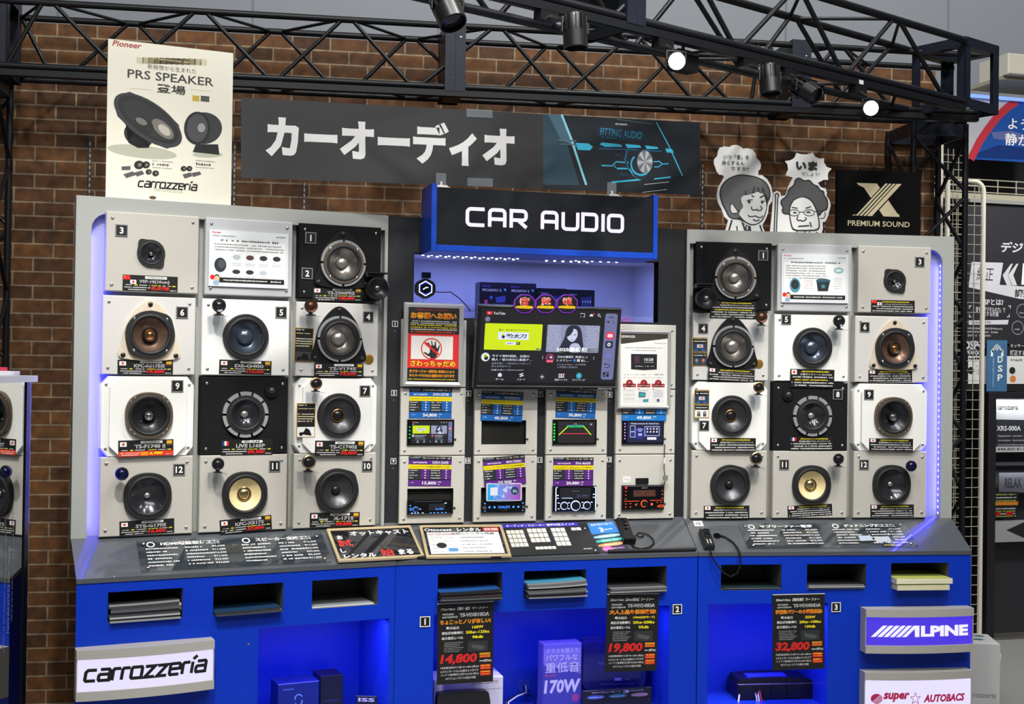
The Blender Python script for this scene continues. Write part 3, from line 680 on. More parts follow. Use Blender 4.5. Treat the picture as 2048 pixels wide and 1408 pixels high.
def pop_card(F, q, w, label, pic):
    a, b, Wd, H, r = F.quad(*q, w); o = MB().box(-Wd/2, Wd/2, -H/2, H/2, 0, .0012, GL); z = .0015
    o.rect(0, 0, Wd*.93, H*.965, z, K); z += .0003; Y = lambda f: (.5-f)*H
    if pic < 2:
        o.micro(-Wd*.42, 0, Y(.06), H*.05, z, W, 3); o.micro(-Wd*.42, Wd*.44, Y(.16), H*.035, z, pr('#e8d9a0'), 4)
        for i in range(4): o.micro(-Wd*.44, Wd*(.42 if i < 3 else .3), Y(.32+.07*i), H*.045, z, pr('#f0e6c0'), 5+i)
        o.rect(0, Y(.84), Wd*.92, H*.29, z, pr('#3a3a3c') if pic == 0 else W)
        o.poly([(-.3*Wd, Y(.9)), (-.1*Wd, Y(.83)), (0, Y(.72)), (.2*Wd, Y(.78)), (.32*Wd, Y(.95)), (.05*Wd, Y(.93))], z, z+.0003, PLASB)
        o.disc(-.25*Wd, Y(.9), .1*Wd, z+.0004, PLASB, 12)
    else:
        for k in (0, .5):
            o.micro(-Wd*.42, Wd*.44, Y(.04+k), H*.03, z, pr('#d9c88c'), 5); o.micro(-Wd*.4, Wd*.42, Y(.13+k), H*.05, z, W, 6)
            o.rect(0, Y(.34+k), Wd*.9, H*.26, z, pr('#22364f' if k == 0 or pic == 2 else '#e4e4e0'))
            if k == 0: o.rect(0, Y(.3), Wd*.4, H*.12, z+.0002, pr('#b9c3c9')); o.disc(.02*Wd, Y(.3), .06*Wd, z+.0004, RE, 10); o.rect(-.25*Wd, Y(.44), Wd*.25, H*.06, z+.0002, pr('#1f62b0')); o.rect(.2*Wd, Y(.44), Wd*.25, H*.06, z+.0002, pr('#1f62b0'))
            else:
                for sx in (-1, 1): o.rect(sx*.2*Wd, Y(.36+k), Wd*.22, H*.16, z+.0002, pr('#4a4a48')); o.disc(sx*.22*Wd, Y(.3+k), .1*Wd, z+.0004, pr('#c86a42') if pic == 2 and sx > 0 else pr('#8a8a8c'), 12)
        o.rect(0, Y(.5), Wd, H*.015, z+.0002, GL)
    return tag(o.build('promotion_card', M=F.M(a, b, w+.0004, r)), label, 'card')
pop_card(FL, [(589.5, 655), (627, 656.5), (625.5, 725), (587.5, 723.5)], PF+.001, 'tall black gold edged card beside speaker four on the left board', 0)
pop_card(FL, a8((133, 307), (285, 307), (281, 582), (131, 582)), OF, 'tall black gold edged card beside speaker seven on the left board', 1)
pop_card(FR, r6((108, 990), (243, 992), (242, 1240), (106, 1240)), PF+.001, 'tall card of two pictures beside speaker four on the right board', 2)
pop_card(FR, r8((130, 133), (265, 135), (264, 392), (127, 392)), OF, 'tall card of two pictures above tag seven on the right board', 3)
for F, px, sd in ((FL, (737, 719), 'left'), (FR, (1517, 728), 'right')):
    a, b = F.at(*px, PF); o = MB().lathe([(.0195, 0), (.0195, .001), (.018, .0015), (.0001, .0016)], mat('seal_gold', '#c8a24a', .3, .8), 24)
    o.micro(-.012, .012, .004, .005, .002, pr('#8a6a24'), 1); o.micro(-.01, .01, -.004, .004, .002, pr('#8a6a24'), 2); o.disc(0, .012, .003, .002, RE, 8)
    tag(o.build('gold_seal', M=F.M(a, b, PF+.0004)), 'round gold award sticker beside speaker four on the %s board' % sd, 'sticker')
def info_sheet(F, q, label, left):
    a, b, Wd, H, r = F.quad(*q, PF+.006)
    t = thing('information_sheet', label, 'information sheet', F.M(a, b, PF+.0002, r))
    MB().box(-Wd/2, Wd/2, -H/2, H/2, 0, .007, mat('acrylic_edge', '#dfe3ea', .2)).build('acrylic_plate', t)
    o = MB().rect(0, 0, Wd*.985, H*.98, .0073, pr('#e2e6ea')); z = .0076
    X = lambda f: (f-.5)*Wd
    Y = lambda f: (.5-f)*H
    o.rect(0, Y(.52), Wd*.92, H*.68, z, pr('#f3f4f4')); z += .0003
    o.text('Pioneer', X(.09), Y(.04), Wd*.12, H*.035, z, RE, .01, .2); o.micro(X(.04), X(.32), Y(.1), H*.03, z, pr('#9a9aa0'), 1); o.text('carrozzeria', X(.9), Y(.07), Wd*.12, H*.025, z, K)
    o.micro(X(.14), X(.86), Y(.18), H*.05, z, pr('#55565a'), 2)
    for i in range(3 if left else 6): o.micro(X(.06), X(.93 if left else .66), Y(.25+.05*i), H*.035, z, pr('#8a8b90'), 3+i)
    dk = pr('#2b3036'); sh = pr('#b9c4cc')
    if left:
        o.disc(X(.14), Y(.62), Wd*.075, z, dk, 20, H*.13); o.disc(X(.155), Y(.6), Wd*.045, z+.0002, pr('#4a5058'), 16, H*.08)
        for i in range(4):
            x = X(.34+.17*i); o.rect(x, Y(.48), Wd*.13, H*.16, z, pr('#e9edf0')); o.disc(x, Y(.47), Wd*.05, z+.0002, (sh, pr('#5a4038'), dk, dk)[i], 16, H*.045)
            for j in range(2): o.micro(x-Wd*.06, x+Wd*.06, Y(.585+.03*j), H*.02, z, pr('#a5a6aa'), i*3+j)
            if i < 3: o.disc(x, Y(.73), Wd*.05, z+.0002, (dk, dk, sh)[i], 16, H*.04); o.micro(x-Wd*.06, x+Wd*.06, Y(.82), H*.02, z, pr('#a5a6aa'), i*5)
    else:
        o.disc(X(.2), Y(.65), Wd*.08, z, pr('#4f98ad'), 20, H*.15); o.disc(X(.2), Y(.63), Wd*.06, z+.0002, dk, 20, H*.1)
        o.disc(X(.85), Y(.33), Wd*.07, z, pr('#7fb2c0'), 20, H*.06); o.disc(X(.85), Y(.33), Wd*.05, z+.0002, pr('#dfeff2'), 20, H*.035)
        o.disc(X(.62), Y(.55), Wd*.11, z, pr('#33606b'), 20, H*.05); o.flat([(X(.52), Y(.57)), (X(.72), Y(.57)), (X(.69), Y(.76)), (X(.54), Y(.76))], z, dk); o.disc(X(.62), Y(.66), Wd*.03, z+.0002, pr('#3f8a99'), 12)
        for i in range(5): o.micro(X(.34), X(.47), Y(.5+.05*i), H*.02, z, pr('#c09a9a'), i); o.micro(X(.78), X(.9), Y(.5+.05*i), H*.02, z, pr('#a0a0b0'), i+9)
    o.rect(X(.54), Y(.885), Wd*.82, H*.09, z, K); o.micro(X(.18), X(.92), Y(.885), H*.04, z+.0003, W, 11)
    o.disc(X(.045), Y(.84), Wd*.03, z+.0002, RE, 14); o.disc(X(.1), Y(.86), Wd*.032, z+.0003, pr('#e6b99a'), 14); o.disc(X(.1), Y(.835), Wd*.033, z+.0002, pr('#3a2a22'), 14); o.rect(X(.09), Y(.94), Wd*.07, H*.07, z, pr('#8fb0cc'))
    o.build('printed_sheet', t)
info_sheet(FL, a5((1075, 290), (1668, 330), (1638, 730), (1058, 712)), 'white printed information sheet at the top of the left board', True)
info_sheet(FR, [(1565.7, 506.8), (1700.7, 509.5), (1692.7, 606.8), (1560, 604.5)], 'white printed information sheet at the top of the right board', False)
# ------------------------------------------------------------------ illuminated sign, banner, poster, cutouts
SW = .17
def sgn(pts): return [FC.at(*p, SW) for p in pts]
sx0, sx1, sz0, sz1 = .659, 1.546, 1.860, 2.107
t = thing('illuminated_sign', 'blue framed dark sign with glowing white CAR AUDIO letters', 'sign', FC.M((sx0+sx1)/2, (sz0+sz1)/2, -.0115))
hw, hh, D = (sx1-sx0)/2, (sz1-sz0)/2, SW+.0115
b = MB(); BB = mat('sign_blue', '#1149c4', .35)
b.box(-hw, -hw+.021, -hh, hh, 0, D, BB, .002); b.box(hw-.019, hw, -hh, hh, 0, D, BB, .002); b.box(-hw+.021, hw-.019, -hh, -hh+.024, 0, D, BB, .002)
b.build('frame', t)
f = MB().box(-hw+.021, hw-.019, -hh+.024, hh-.012, .004, D-.006, mat('sign_face', '#26282c', .16))
f.build('face', t)
CG = em('#e6deff', 1.25)
z = D-.0052
def letters(o, spec, x0, x1, y0, y1, wd, z, m, shear=0):
    for pts, closed in spec:
        o.stroke([(x0+(x+shear*y)*(x1-x0), y0+y*(y1-y0)) for x, y in pts], wd, z, m, closed)
def rc(x0, x1, y0, y1, r, cor, n=4, asp=1):
    "open rounded rectangle corner helper: list of corners 'tl','tr','br','bl' in order"
    o = []
    for c in cor:
        cx = x0+r if 'l' in c else x1-r; cy = y1-r*asp if 't' in c else y0+r*asp
        a = {'tl': (180, 90), 'tr': (90, 0), 'br': (0, -90), 'bl': (270, 180)}[c]
        o += [(cx+r*math.cos(math.radians(a[0]+(a[1]-a[0])*i/n)), cy+r*asp*math.sin(math.radians(a[0]+(a[1]-a[0])*i/n))) for i in range(n+1)]
    return o
R_ = .22
GLY = {
 'C': [([(1, 1)]+rc(0, 1, 0, 1, R_, ['tl'])[::-1][::-1]+[(0, .5)]+rc(0, 1, 0, 1, R_, ['bl'])[::-1]+[(1, 0)], False)],
 'A': [([(0, -.07)]+rc(0, 1, 0, 1, R_, ['tl', 'tr'])+[(1, -.07)], False), ([(0, .42), (1, .42)], False)],
 'R': [([(0, -.07), (0, 1)]+rc(0, 1, .42, 1, R_, ['tr', 'br'])+[(0, .42)], False), ([(.45, .42), (1.04, -.04)], False)],
 'U': [([(0, 1.07)]+rc(0, 1, 0, 1, R_, ['bl'])[::-1]+rc(0, 1, 0, 1, R_, ['br'])[::-1]+[(1, 1.07)], False)],
 'D': [([(0, 0), (0, 1)]+rc(0, 1, 0, 1, R_, ['tr', 'br']), True)],
 'I': [([(.5, -.07), (.5, 1.07)], False)],
 'O': [(rc(0, 1, 0, 1, R_, ['tl', 'tr', 'br'])+rc(0, 1, 0, 1, R_, ['bl']), True)]}
GLY['C'] = [([(1, 1)]+rc(0, 1, 0, 1, R_, ['tl'])[::-1]+rc(0, 1, 0, 1, R_, ['bl'])[::-1]+[(1, 0)], False)]
GLY['U'] = [([(0, 1.07)]+rc(0, 1, 0, 1, R_, ['bl'])[::-1]+rc(0, 1, 0, 1, R_, ['br'])[::-1]+[(1, 1.07)], False)]
LX0, LZ1 = FC.at(932, 418, SW); LX1, LZ0 = FC.at(1249, 464, SW)
lx0, lx1 = LX0-(sx0+sx1)/2, LX1-(sx0+sx1)/2
cx = [(.011, .116), (.148, .241), (.281, .373), (.476, .567), (.607, .7), (.733, .822), (.853, .873), (.899, .989)]
yc = (FC.at(1090, 440, SW)[1])-(sz0+sz1)/2; hh2 = .0295
for ch, (a0, a1) in zip('CARAUDIO', cx):
    lt = MB(); letters(lt, GLY[ch], lx0+a0*(lx1-lx0), lx0+a1*(lx1-lx0), yc-hh2, yc+hh2, .0135, z, CG)
    lt.build('glowing_letter', t)['label'] = 'glowing white sign letter'
# banner standing on the sign
BW = .09
a, b_, Wd, H, r = FC.quad((482, 195), (1400, 245.5), (1400, 390), (482, 355.5), BW)
BF = FC.M(a, b_, BW, r)
o = MB().box(-Wd/2, Wd/2, -H/2, H/2, -.003, 0, pr('#303133', .5)); z = .0004
def bp(x, y):
    u, v = FC.at(x, y, BW); c, s_ = math.cos(-r), math.sin(-r); return ((u-a)*c-(v-b_)*s_, (u-a)*s_+(v-b_)*c)
p0, p1 = bp(531, 275), bp(1029, 290)
o.text('カーオーディオ', (p0[0]+p1[0])/2, (p0[1]+p1[1])/2, p1[0]-p0[0], .158, z, pr('#e8e8e8'), .05)
x0 = bp(1086, 300)[0]
o.flat([(x0, -H/2), (Wd/2, -H/2), (Wd/2, H/2), (x0, H/2)], z, pr('#141d26'))
b3 = lambda *p: [bp(950+x/3.352, y/3.352) for x, y in p]
CY, CY2, CYD = pr('#3fc3e8'), pr('#8fd8ee'), pr('#1d5f86')
o.flat(b3((455, 765), (560, 770), (700, 1240), (455, 1240)), z+.0002, pr('#2b4857'))
o.flat(b3((490, 768), (572, 770), (690, 1000), (570, 930)), z+.0003, pr('#4a6c7e'))
o.flat(b3((800, 842), (1130, 870), (1165, 950), (830, 930)), z+.0003, pr('#142536'))
o.text('FITTING AUDIO', *[sum(c)/2 for c in zip(*b3((815, 880), (1142, 910)))], .172, .028, z+.0005, pr('#2f9dc4'), .0, .1, rot=-.05)
o.micro(*[b3((850, 925))[0][0], b3((1010, 925))[0][0]], b3((930, 925))[0][1], .012, z+.0005, CYD, 4)
for pl, wd, c in ((b3((580, 768), (640, 920), (745, 1240)), .009, CY2), (b3((1215, 820), (1300, 980), (1390, 1178)), .0045, CY), (b3((830, 997), (1000, 1002), (1120, 1008), (1250, 1015)), .005, CYD), (b3((848, 1110), (920, 1112), (945, 1085), (1030, 1090)), .005, CY), (b3((945, 1125), (920, 1100)), .004, CY),
                  (b3((950, 1130), (1030, 1130), (1060, 1170), (1100, 1205), (915, 1222)), .006, CY), (b3((1200, 1200), (1310, 1187)), .005, CY), (b3((1020, 1005), (1005, 1070), (1030, 1130)), .008, CYD), (b3((1195, 1085), (1235, 1082), (1255, 1100), (1298, 1098)), .004, CY), (b3((1200, 1120), (1230, 1118), (1255, 1100)), .003, CY),
                  (b3((1135, 1237), (1300, 1220)), .002, W), (b3((1120, 1290), (1285, 1270)), .002, W), (b3((560, 940), (680, 945)), .004, pr('#5f7c8c')), (b3((575, 965), (680, 970)), .003, pr('#5f7c8c')), (b3((950, 800), (1190, 832)), .002, pr('#5f7c8c'))):
    o.stroke(pl, wd, z+.0006, c)
for pl in (b3((675, 958), (760, 962), (790, 985), (770, 1008), (690, 1005)), b3((850, 955), (975, 968), (990, 985), (870, 985), (835, 968)), b3((1005, 965), (1105, 975), (1115, 990), (1020, 993)), b3((1140, 975), (1220, 985), (1230, 998), (1150, 1000)), b3((1275, 995), (1320, 1000), (1332, 1025), (1285, 1022))):
    o.flat(pl, z+.0007, CY)
k0 = b3((1110, 1105))[0]; o.disc(*k0, .042, z+.0007, pr('#1c2a36'), 32, .058); o.ring(*k0, .036, .043, z+.0009, CY, 30, 130, 330)
k1 = b3((1138, 1085))[0]; o.disc(*k1, .032, z+.0011, pr('#9aa0a4'), 32, .044)
for i in range(12): o.flat([k1]+[(k1[0]+.031*math.cos(math.radians(i*30+d)), k1[1]+.043*math.sin(math.radians(i*30+d))) for d in (0, 8, 16)], z+.0013, pr(('#c8ccd0', '#6c7074')[i % 2]))
for tx, p in (('carrozzeria', (980, 832)), ('SRC', (960, 1040)), ('BAND', (1000, 1170))):
    q = b3(p)[0]; o.text(tx, *q, .03 if tx != 'carrozzeria' else .05, .008, z+.0006, CYD if tx != 'carrozzeria' else W)
tag(o.build('shop_banner', M=BF), 'long dark banner with white katakana lettering and a car stereo picture', 'banner')
# clear tapes on the banner and its two stands
TAPE = mat('clear_tape', '#c2cad2', .15, alpha=.17)
for q, lb in (([(933, 217.5), (985, 220), (985, 236), (933, 233.5)], 'clear tape at the top edge of the dark banner'), ([(935, 355.5), (985.5, 357), (985.5, 374), (934.5, 372)], 'clear tape at the bottom edge of the dark banner')):
    a1, b1, w1, h1, r1 = FC.quad(*q, BW+.003)
    tag(MB().box(-w1/2, w1/2, -h1/2, h1/2, 0, .0008, TAPE).build('tape', M=FC.M(a1, b1, BW+.0022, r1)), lb, 'tape')
for (xa, ya), lb in (((885, 369), 'white footed clear stand under the left part of the banner'), ((1228, 389), 'white footed clear stand under the right part of the banner')):
    u, v = FC.at(xa, ya, BW+.03)
    t = thing('banner_stand', lb, 'stand', FC.M(u, sz1-.0118, BW))
    MB().box(-.026, .026, 0, .007, -.03, .045, pr('#e6e2d8'), .002).box(-.02, .02, .007, .014, -.02, .03, pr('#e6e2d8'), .002).build('foot', t)
    MB().box(-.019, .019, .014, .062, .003, .006, TAPE).box(-.003, .003, .014, .03, .004, .01, W).build('clear_plate', t)
# poster standing on the left board
PWD = -.02
a, b_, Wd, H, r = FL.quad((218, 78), (464, 99), (464.5, 408), (209.5, 392), PWD); PA = (a, b_)
b_ = ZT+H/2+.0005
o = MB().box(-Wd/2, Wd/2, -H/2, H/2, -.004, 0, pr('#eae7d6', .5)); z = .0004
Wf = lambda x, y: ((x-730)/824*Wd-Wd/2, H/2-(y-262-(x-730)*.085)/(1050)*H)
def pc(*p): return [Wf(*q) for q in p]
o.text('Pioneer', *Wf(850, 297), .098, .02, z, pr('#a8322c'), .02, .25)
for i in range(12): o.rect(*Wf(935+i*38, 400), .024, .021, z, pr(['#cfcab0', '#b5ad8e', '#8f845f', '#6d6240', '#57502f', '#4c4528', '#4c4528', '#57502f', '#6d6240', '#8f845f', '#b5ad8e', '#cfcab0'][i]))
o.micro(Wf(1020, 396)[0], Wf(1265, 396)[0], Wf(1140, 396)[1], .008, z+.0003, pr('#cbbf93'), 3)
o.text('新発想から生まれた', *Wf(1145, 452), .166, .017, z, pr('#4a4a4c'), .0)
o.text('PRS SPEAKER', *Wf(1140, 512), .295, .03, z, pr('#3c3a38'), .012)
o.text('登場', *Wf(1140, 590), .1, .032, z, pr('#2c2a2a'), .02)
for xx in (945, 1340): o.rect(*Wf(xx, 592), .075, .001, z, pr('#c8bd8c'))
o.rect(*Wf(1306, 648), .024, .02, z, pr('#c9a83a')); o.rect(*Wf(1367, 650), .03, .02, z, pr('#4e4e4c'))
sh, dk, md, lt_ = pr('#b9bba6'), pr('#1d1d20'), pr('#343438'), pr('#77746c')
def ell(cx, cy, rx, ry, rot, n=36, notch=0):
    out = []
    for i in range(n):
        aa = math.tau*i/n; k = 1+(notch if i % 9 == 4 else 0)
        x, y = rx*k*math.cos(aa), ry*k*math.sin(aa); c, s_ = math.cos(rot), math.sin(rot)
        out.append(Wf(cx+x*c-y*s_, cy+x*s_+y*c))
    return out
o.flat(ell(960, 1010, 225, 42, .12), z, sh); o.flat(ell(1390, 1030, 100, 20, 0), z, sh)
o.flat(pc((850, 830), (1010, 960), (1000, 985), (930, 985), (870, 950)), z+.0002, dk); o.flat(ell(935, 900, 100, 75, .5), z+.0002, dk)
o.flat(ell(995, 800, 262, 118, .63, 36, .05), z+.0004, md); o.flat(ell(997, 795, 235, 100, .63), z+.0006, dk); o.flat(ell(1005, 800, 205, 84, .63), z+.0008, pr('#29292c'))
o.flat(ell(1090, 858, 90, 42, .75), z+.001, lt_); o.flat(ell(1100, 865, 50, 26, .75), z+.0012, pr('#bdb8ac')); o.flat(ell(968, 830, 70, 42, .6), z+.0014, pr('#1f1f22')); o.flat(ell(950, 808, 40, 20, .5), z+.0016, pr('#77746e'))
o.flat(pc((1310, 960), (1460, 960), (1470, 1032), (1290, 1012)), z+.0004, dk); o.flat(ell(1360, 850, 125, 108, 0), z+.0006, md); o.flat(ell(1318, 850, 88, 112, 0), z+.0008, dk); o.flat(ell(1318, 850, 70, 95, 0), z+.001, pr('#47474b')); o.flat(ell(1345, 848, 26, 30, 0), z+.0012, pr('#9a9894'))
for cx_, cy_, rr in ((940, 1098, 32), (985, 1098, 26), (1003, 1145, 20), (1048, 1155, 22), (1232, 1125, 20), (1270, 1125, 20)): o.flat(ell(cx_, cy_, rr, rr*.9, 0, 16), z+.0004, dk); o.flat(ell(cx_+4, cy_, rr*.4, rr*.4, 0, 12), z+.0006, lt_)
for p in (((840, 1160), (900, 1140), (920, 1165), (860, 1185)), ((905, 1150), (960, 1135), (975, 1158), (930, 1175)), ((1225, 1165), (1280, 1150), (1290, 1175), (1240, 1192)), ((1285, 1155), (1340, 1145), (1350, 1165), (1295, 1182)), ((828, 1108), (885, 1105), (885, 1130), (830, 1132))): o.flat(pc(*p), z+.0003, pr('#55555a'))
for xx in (1085, 1370):
    o.micro(Wf(xx-60, 1085)[0], Wf(xx+70, 1085)[0], Wf(xx, 1075)[1], .006, z, pr('#a5a698'), 5); o.micro(Wf(xx-60, 1085)[0], Wf(xx+50, 1085)[0], Wf(xx, 1098)[1], .012, z, pr('#6a6a68'), 6); o.micro(Wf(xx-60, 1085)[0], Wf(xx+70, 1085)[0], Wf(xx, 1120)[1], .006, z, pr('#a5a698'), 7)
# carrozzeria word mark, angular letters
def carro(o, cx, cy, w, h, z, m, wd):
    L = []; u = .0
    def g(strokes, adv):
        nonlocal u
        for st in strokes: L.append([(x+u, y) for x, y in st])
        u += adv
    c_ = [[(1, .92), (.18, .92), (0, .75), (0, .12), (.12, 0), (1, 0)]]
    a_ = [[(.08, .95), (.9, .95), (1, .85), (1, 0), (.08, 0), (0, .1), (0, .42), (.1, .52), (1, .52)]]
    r_ = [[(0, -.06), (0, .82), (.12, .94), (.72, .94)]]
    o_ = [[(0, .1), (0, .85), (.1, .95), (.95, .95), (1.02, .85), (1.02, .1), (.92, 0), (.1, 0), (0, .1), (0, .2)]]
    z_ = [[(0, .93), (.95, .93), (.05, 0), (1, 0)]]
    e_ = [[(0, .5), (1, .5), (1, .85), (.9, .95), (.1, .95), (0, .85), (0, .1), (.1, 0), (.95, 0)]]
    i_ = [[(0, -.06), (0, .95)], [(.0, 1.18), (.38, 1.46)]]
    for s_, ad in ((c_, 1.28), (a_, 1.32), (r_, .9), (r_, .9), (o_, 1.32), (z_, 1.22), (z_, 1.3), (e_, 1.3), (r_, .98), (i_, .42), (a_, 1.0)): g(s_, ad)
    tot = u; sx = w/tot; sy = h
    for st in L: o.stroke([(cx-w/2+x*sx+(y-.5)*sy*.16, cy+(y-.5)*sy) for x, y in st], wd, z, m)
carro(o, *Wf(1130, 1238), .198, .021, z, K, .0052)
o.text('TRIP to the EDGE', *Wf(1130, 1272), .1, .012, z, pr('#a8a890'), 0)
o.disc(*Wf(1032, 1318), .012, z, pr('#5a4630'), 12, .006)
tag(o.build('poster', M=FL.M(a, b_, PWD, 0)), 'pale cream speaker poster standing on top of the left board', 'poster')
# black board with gold letter X
XW = -.035
a, b_, Wd, H, r = FR.quad((1673, 341), (1841, 337), (1842, 470), (1675, 466), XW); b_ = ZT+H/2+.0005
o = MB().box(-Wd/2, Wd/2, -H/2, H/2, -.02, 0, mat('velvet_black', '#0a0a0c', .95, spec=.1)); z = .0004; XG = mat('ink_gold', '#cbbf9e', .4, .3)
X = lambda x: (x-620)/(1188-620)*Wd-Wd/2
Y = lambda y: H/2-(y-1145)/430*H
o.flat([(X(750), Y(1230)), (X(888), Y(1230)), (X(1030), Y(1398+30)), (X(1040), Y(1430)), (X(1045), Y(1448)), (X(935), Y(1448)), (X(800), Y(1260)), (X(765), Y(1245))], z, XG)
o.flat([(X(938), Y(1226)), (X(1066), Y(1226)), (X(866), Y(1450)), (X(738), Y(1450))], z+.0003, mat('velvet_black'))
for i, (a0_, a1_) in enumerate(((946, 962), (972, 988), (998, 1014), (1022, 1056))): o.flat([(X(a0_), Y(1228)), (X(a1_), Y(1228)), (X(a1_-200), Y(1448)), (X(a0_-200), Y(1448))], z+.0006, XG)
o.flat([(X(720), Y(1448)), (X(875), Y(1448)), (X(865), Y(1440)), (X(740), Y(1440))], z, XG)
o.text('PREMIUM SOUND', 0, Y(1498), Wd*.74, H*.085, z, XG, .015)
tag(o.build('display_sign', M=FR.M(a, b_, XW, 0)), 'black board with gold letter X standing on the right board', 'sign')
# cardboard cutouts of two cartoon men with speech bubbles
CWD = -.045
def cutout(name, label, body, items):
    P = lambda pts: [FR.at(1400+x/6.827, 270+y/6.827, CWD) for x, y in pts]
    B = P(body); mx = sum(p[0] for p in B)/len(B); my = ZT+.0005; low = min(p[1] for p in B); dy = my-low
    Q = lambda pts: [(x-mx, y-my+dy) for x, y in P(pts)]
    o = MB().poly(Q(body), -.004, 0, pr('#f2f2f0', .5)); z = .0003
    for it in items:
        kd, m = it[0], it[1]
        if kd == 'f': o.flat(Q(it[2]), z, m)
        elif kd == 's': o.stroke(Q(it[2]), it[3]/6.827*.00215, z, m, len(it) > 4)
        elif kd == 't':
            c = Q([it[3]])[0]; o.text(it[2], c[0], c[1], it[4]/6.827*.0022, it[5]/6.827*.00215, z, m, it[6])
        z += .00012
    return tag(o.build(name, M=FR.M(mx, my, CWD)), label, 'cardboard cutout')
HG, LG, WB = pr('#6d6d70'), pr('#2f2f31'), pr('#ececea')
cl = []
for i, (x, y, r) in enumerate(((480, 170, 65), (660, 220, 80), (770, 380, 65), (720, 470, 80), (560, 520, 70), (330, 490, 70), (250, 420, 60), (240, 310, 60), (310, 200, 75))): cl.append((x, y, r))
bub = [(330, 545), (300, 520), (265, 520), (225, 470), (210, 420), (190, 370), (190, 310), (235, 265), (245, 200), (270, 150), (330, 130), (400, 140), (440, 115), (500, 110), (560, 135), (590, 165), (650, 155), (720, 180), (760, 230), (770, 290), (815, 330), (835, 380), (825, 440), (795, 470), (798, 525)]
head = [(850, 525), (920, 580), (970, 670), (995, 780), (985, 880), (940, 940), (930, 1040), (900, 1120), (860, 1190), (850, 1215), (885, 1300), (345, 1292), (385, 1140), (330, 1090), (290, 980), (245, 900), (228, 800), (245, 700), (300, 600)]
cutout('cartoon_cutout', 'white cutout of a bob haired cartoon man under a cloud speech bubble', bub[::1]+head,
  [('f', LG, smooth([(260, 800), (275, 690), (340, 600), (430, 540), (560, 508), (680, 525), (780, 545), (890, 600), (950, 690), (970, 790), (950, 860), (925, 905), (910, 1030), (860, 1150), (780, 1205), (690, 1215), (590, 1160), (520, 1130), (440, 1130), (380, 1090), (345, 1010), (300, 930)], 3)),
   ('f', HG, smooth([(280, 800), (295, 700), (350, 620), (440, 560), (560, 528), (680, 545), (780, 562), (880, 615), (935, 700), (950, 790), (930, 850), (910, 800), (870, 760), (640, 800), (560, 830), (545, 900), (610, 960), (540, 1110), (440, 1115), (390, 1070), (365, 1000), (320, 920)], 3)),
   ('f', WB, smooth([(600, 800), (650, 800), (760, 765), (790, 750), (820, 775), (870, 770), (895, 880), (910, 930), (895, 1030), (850, 1130), (780, 1190), (690, 1195), (610, 1150), (545, 1080), (525, 1030), (600, 960), (560, 890), (560, 830)], 3)),
   ('f', LG, smooth([(400, 930), (440, 900), (470, 940), (520, 1010), (560, 1010), (520, 1050), (440, 1060), (410, 1020)], 2)), ('f', WB, smooth([(415, 940), (440, 915), (460, 950), (510, 1020), (515, 1035), (440, 1045), (420, 1010)], 2)),
   ('s', LG, [(700, 800), (740, 825)], 16), ('s', LG, [(815, 832), (880, 800)], 18), ('s', LG, [(640, 880), (665, 862), (720, 862)], 12), ('f', LG, arc(672, 890, 20, 0, 350, 12)), ('s', LG, [(830, 882), (885, 880)], 12), ('f', LG, arc(848, 898, 16, 0, 350, 12)),
   ('s', LG, [(705, 950), (700, 975), (715, 1000), (760, 1000), (775, 990), (795, 1010), (830, 1005), (848, 980), (825, 945)], 13), ('s', LG, [(655, 1065), (670, 1090), (720, 1090), (755, 1080), (800, 1105), (845, 1100), (855, 1075)], 13), ('s', LG, [(720, 1130), (760, 1148), (815, 1138)], 14),
   ('s', LG, [(435, 1135), (390, 1290)], 22), ('s', LG, [(500, 1220), (510, 1290)], 14), ('s', LG, [(815, 1205), (850, 1300)], 18), ('f', LG, [(560, 1150), (620, 1200), (690, 1220), (700, 1300), (610, 1300)]), ('f', WB, [(600, 1195), (625, 1210), (605, 1235)]), ('f', pr('#b7c3d6'), [(630, 1225), (655, 1215), (650, 1280), (630, 1260)]),
   ('s', LG, [(620, 740), (625, 790)], 16), ('s', LG, [(745, 690), (715, 770)], 16), ('s', LG, [(790, 690), (800, 740)], 14), ('s', LG, [(850, 700), (870, 760)], 14),
   ('t', LG, 'いつ「音」を', (495, 278), 330, 60, .012), ('t', LG, '良くするん', (452, 358), 290, 56, .012), ('t', LG, 'ですか?', (540, 438), 235, 52, .012)])
bub2 = [(1270, 550), (1170, 515), (1205, 440), (1195, 370), (1160, 322), (1230, 315), (1290, 280), (1320, 212), (1390, 232), (1470, 232), (1540, 205), (1575, 265), (1630, 290), (1695, 285), (1695, 345), (1730, 400), (1798, 428), (1752, 480), (1745, 530), (1752, 580), (1690, 580), (1610, 622)]
h2 = [(1650, 680), (1715, 700), (1735, 760), (1725, 790), (1770, 860), (1785, 930), (1765, 1010), (1750, 1070), (1720, 1140), (1675, 1160), (1680, 1240), (1660, 1320), (955, 1300), (985, 1000), (1000, 790), (1010, 750), (1050, 730), (1095, 750), (1110, 800), (1170, 790), (1200, 680), (1235, 610)]
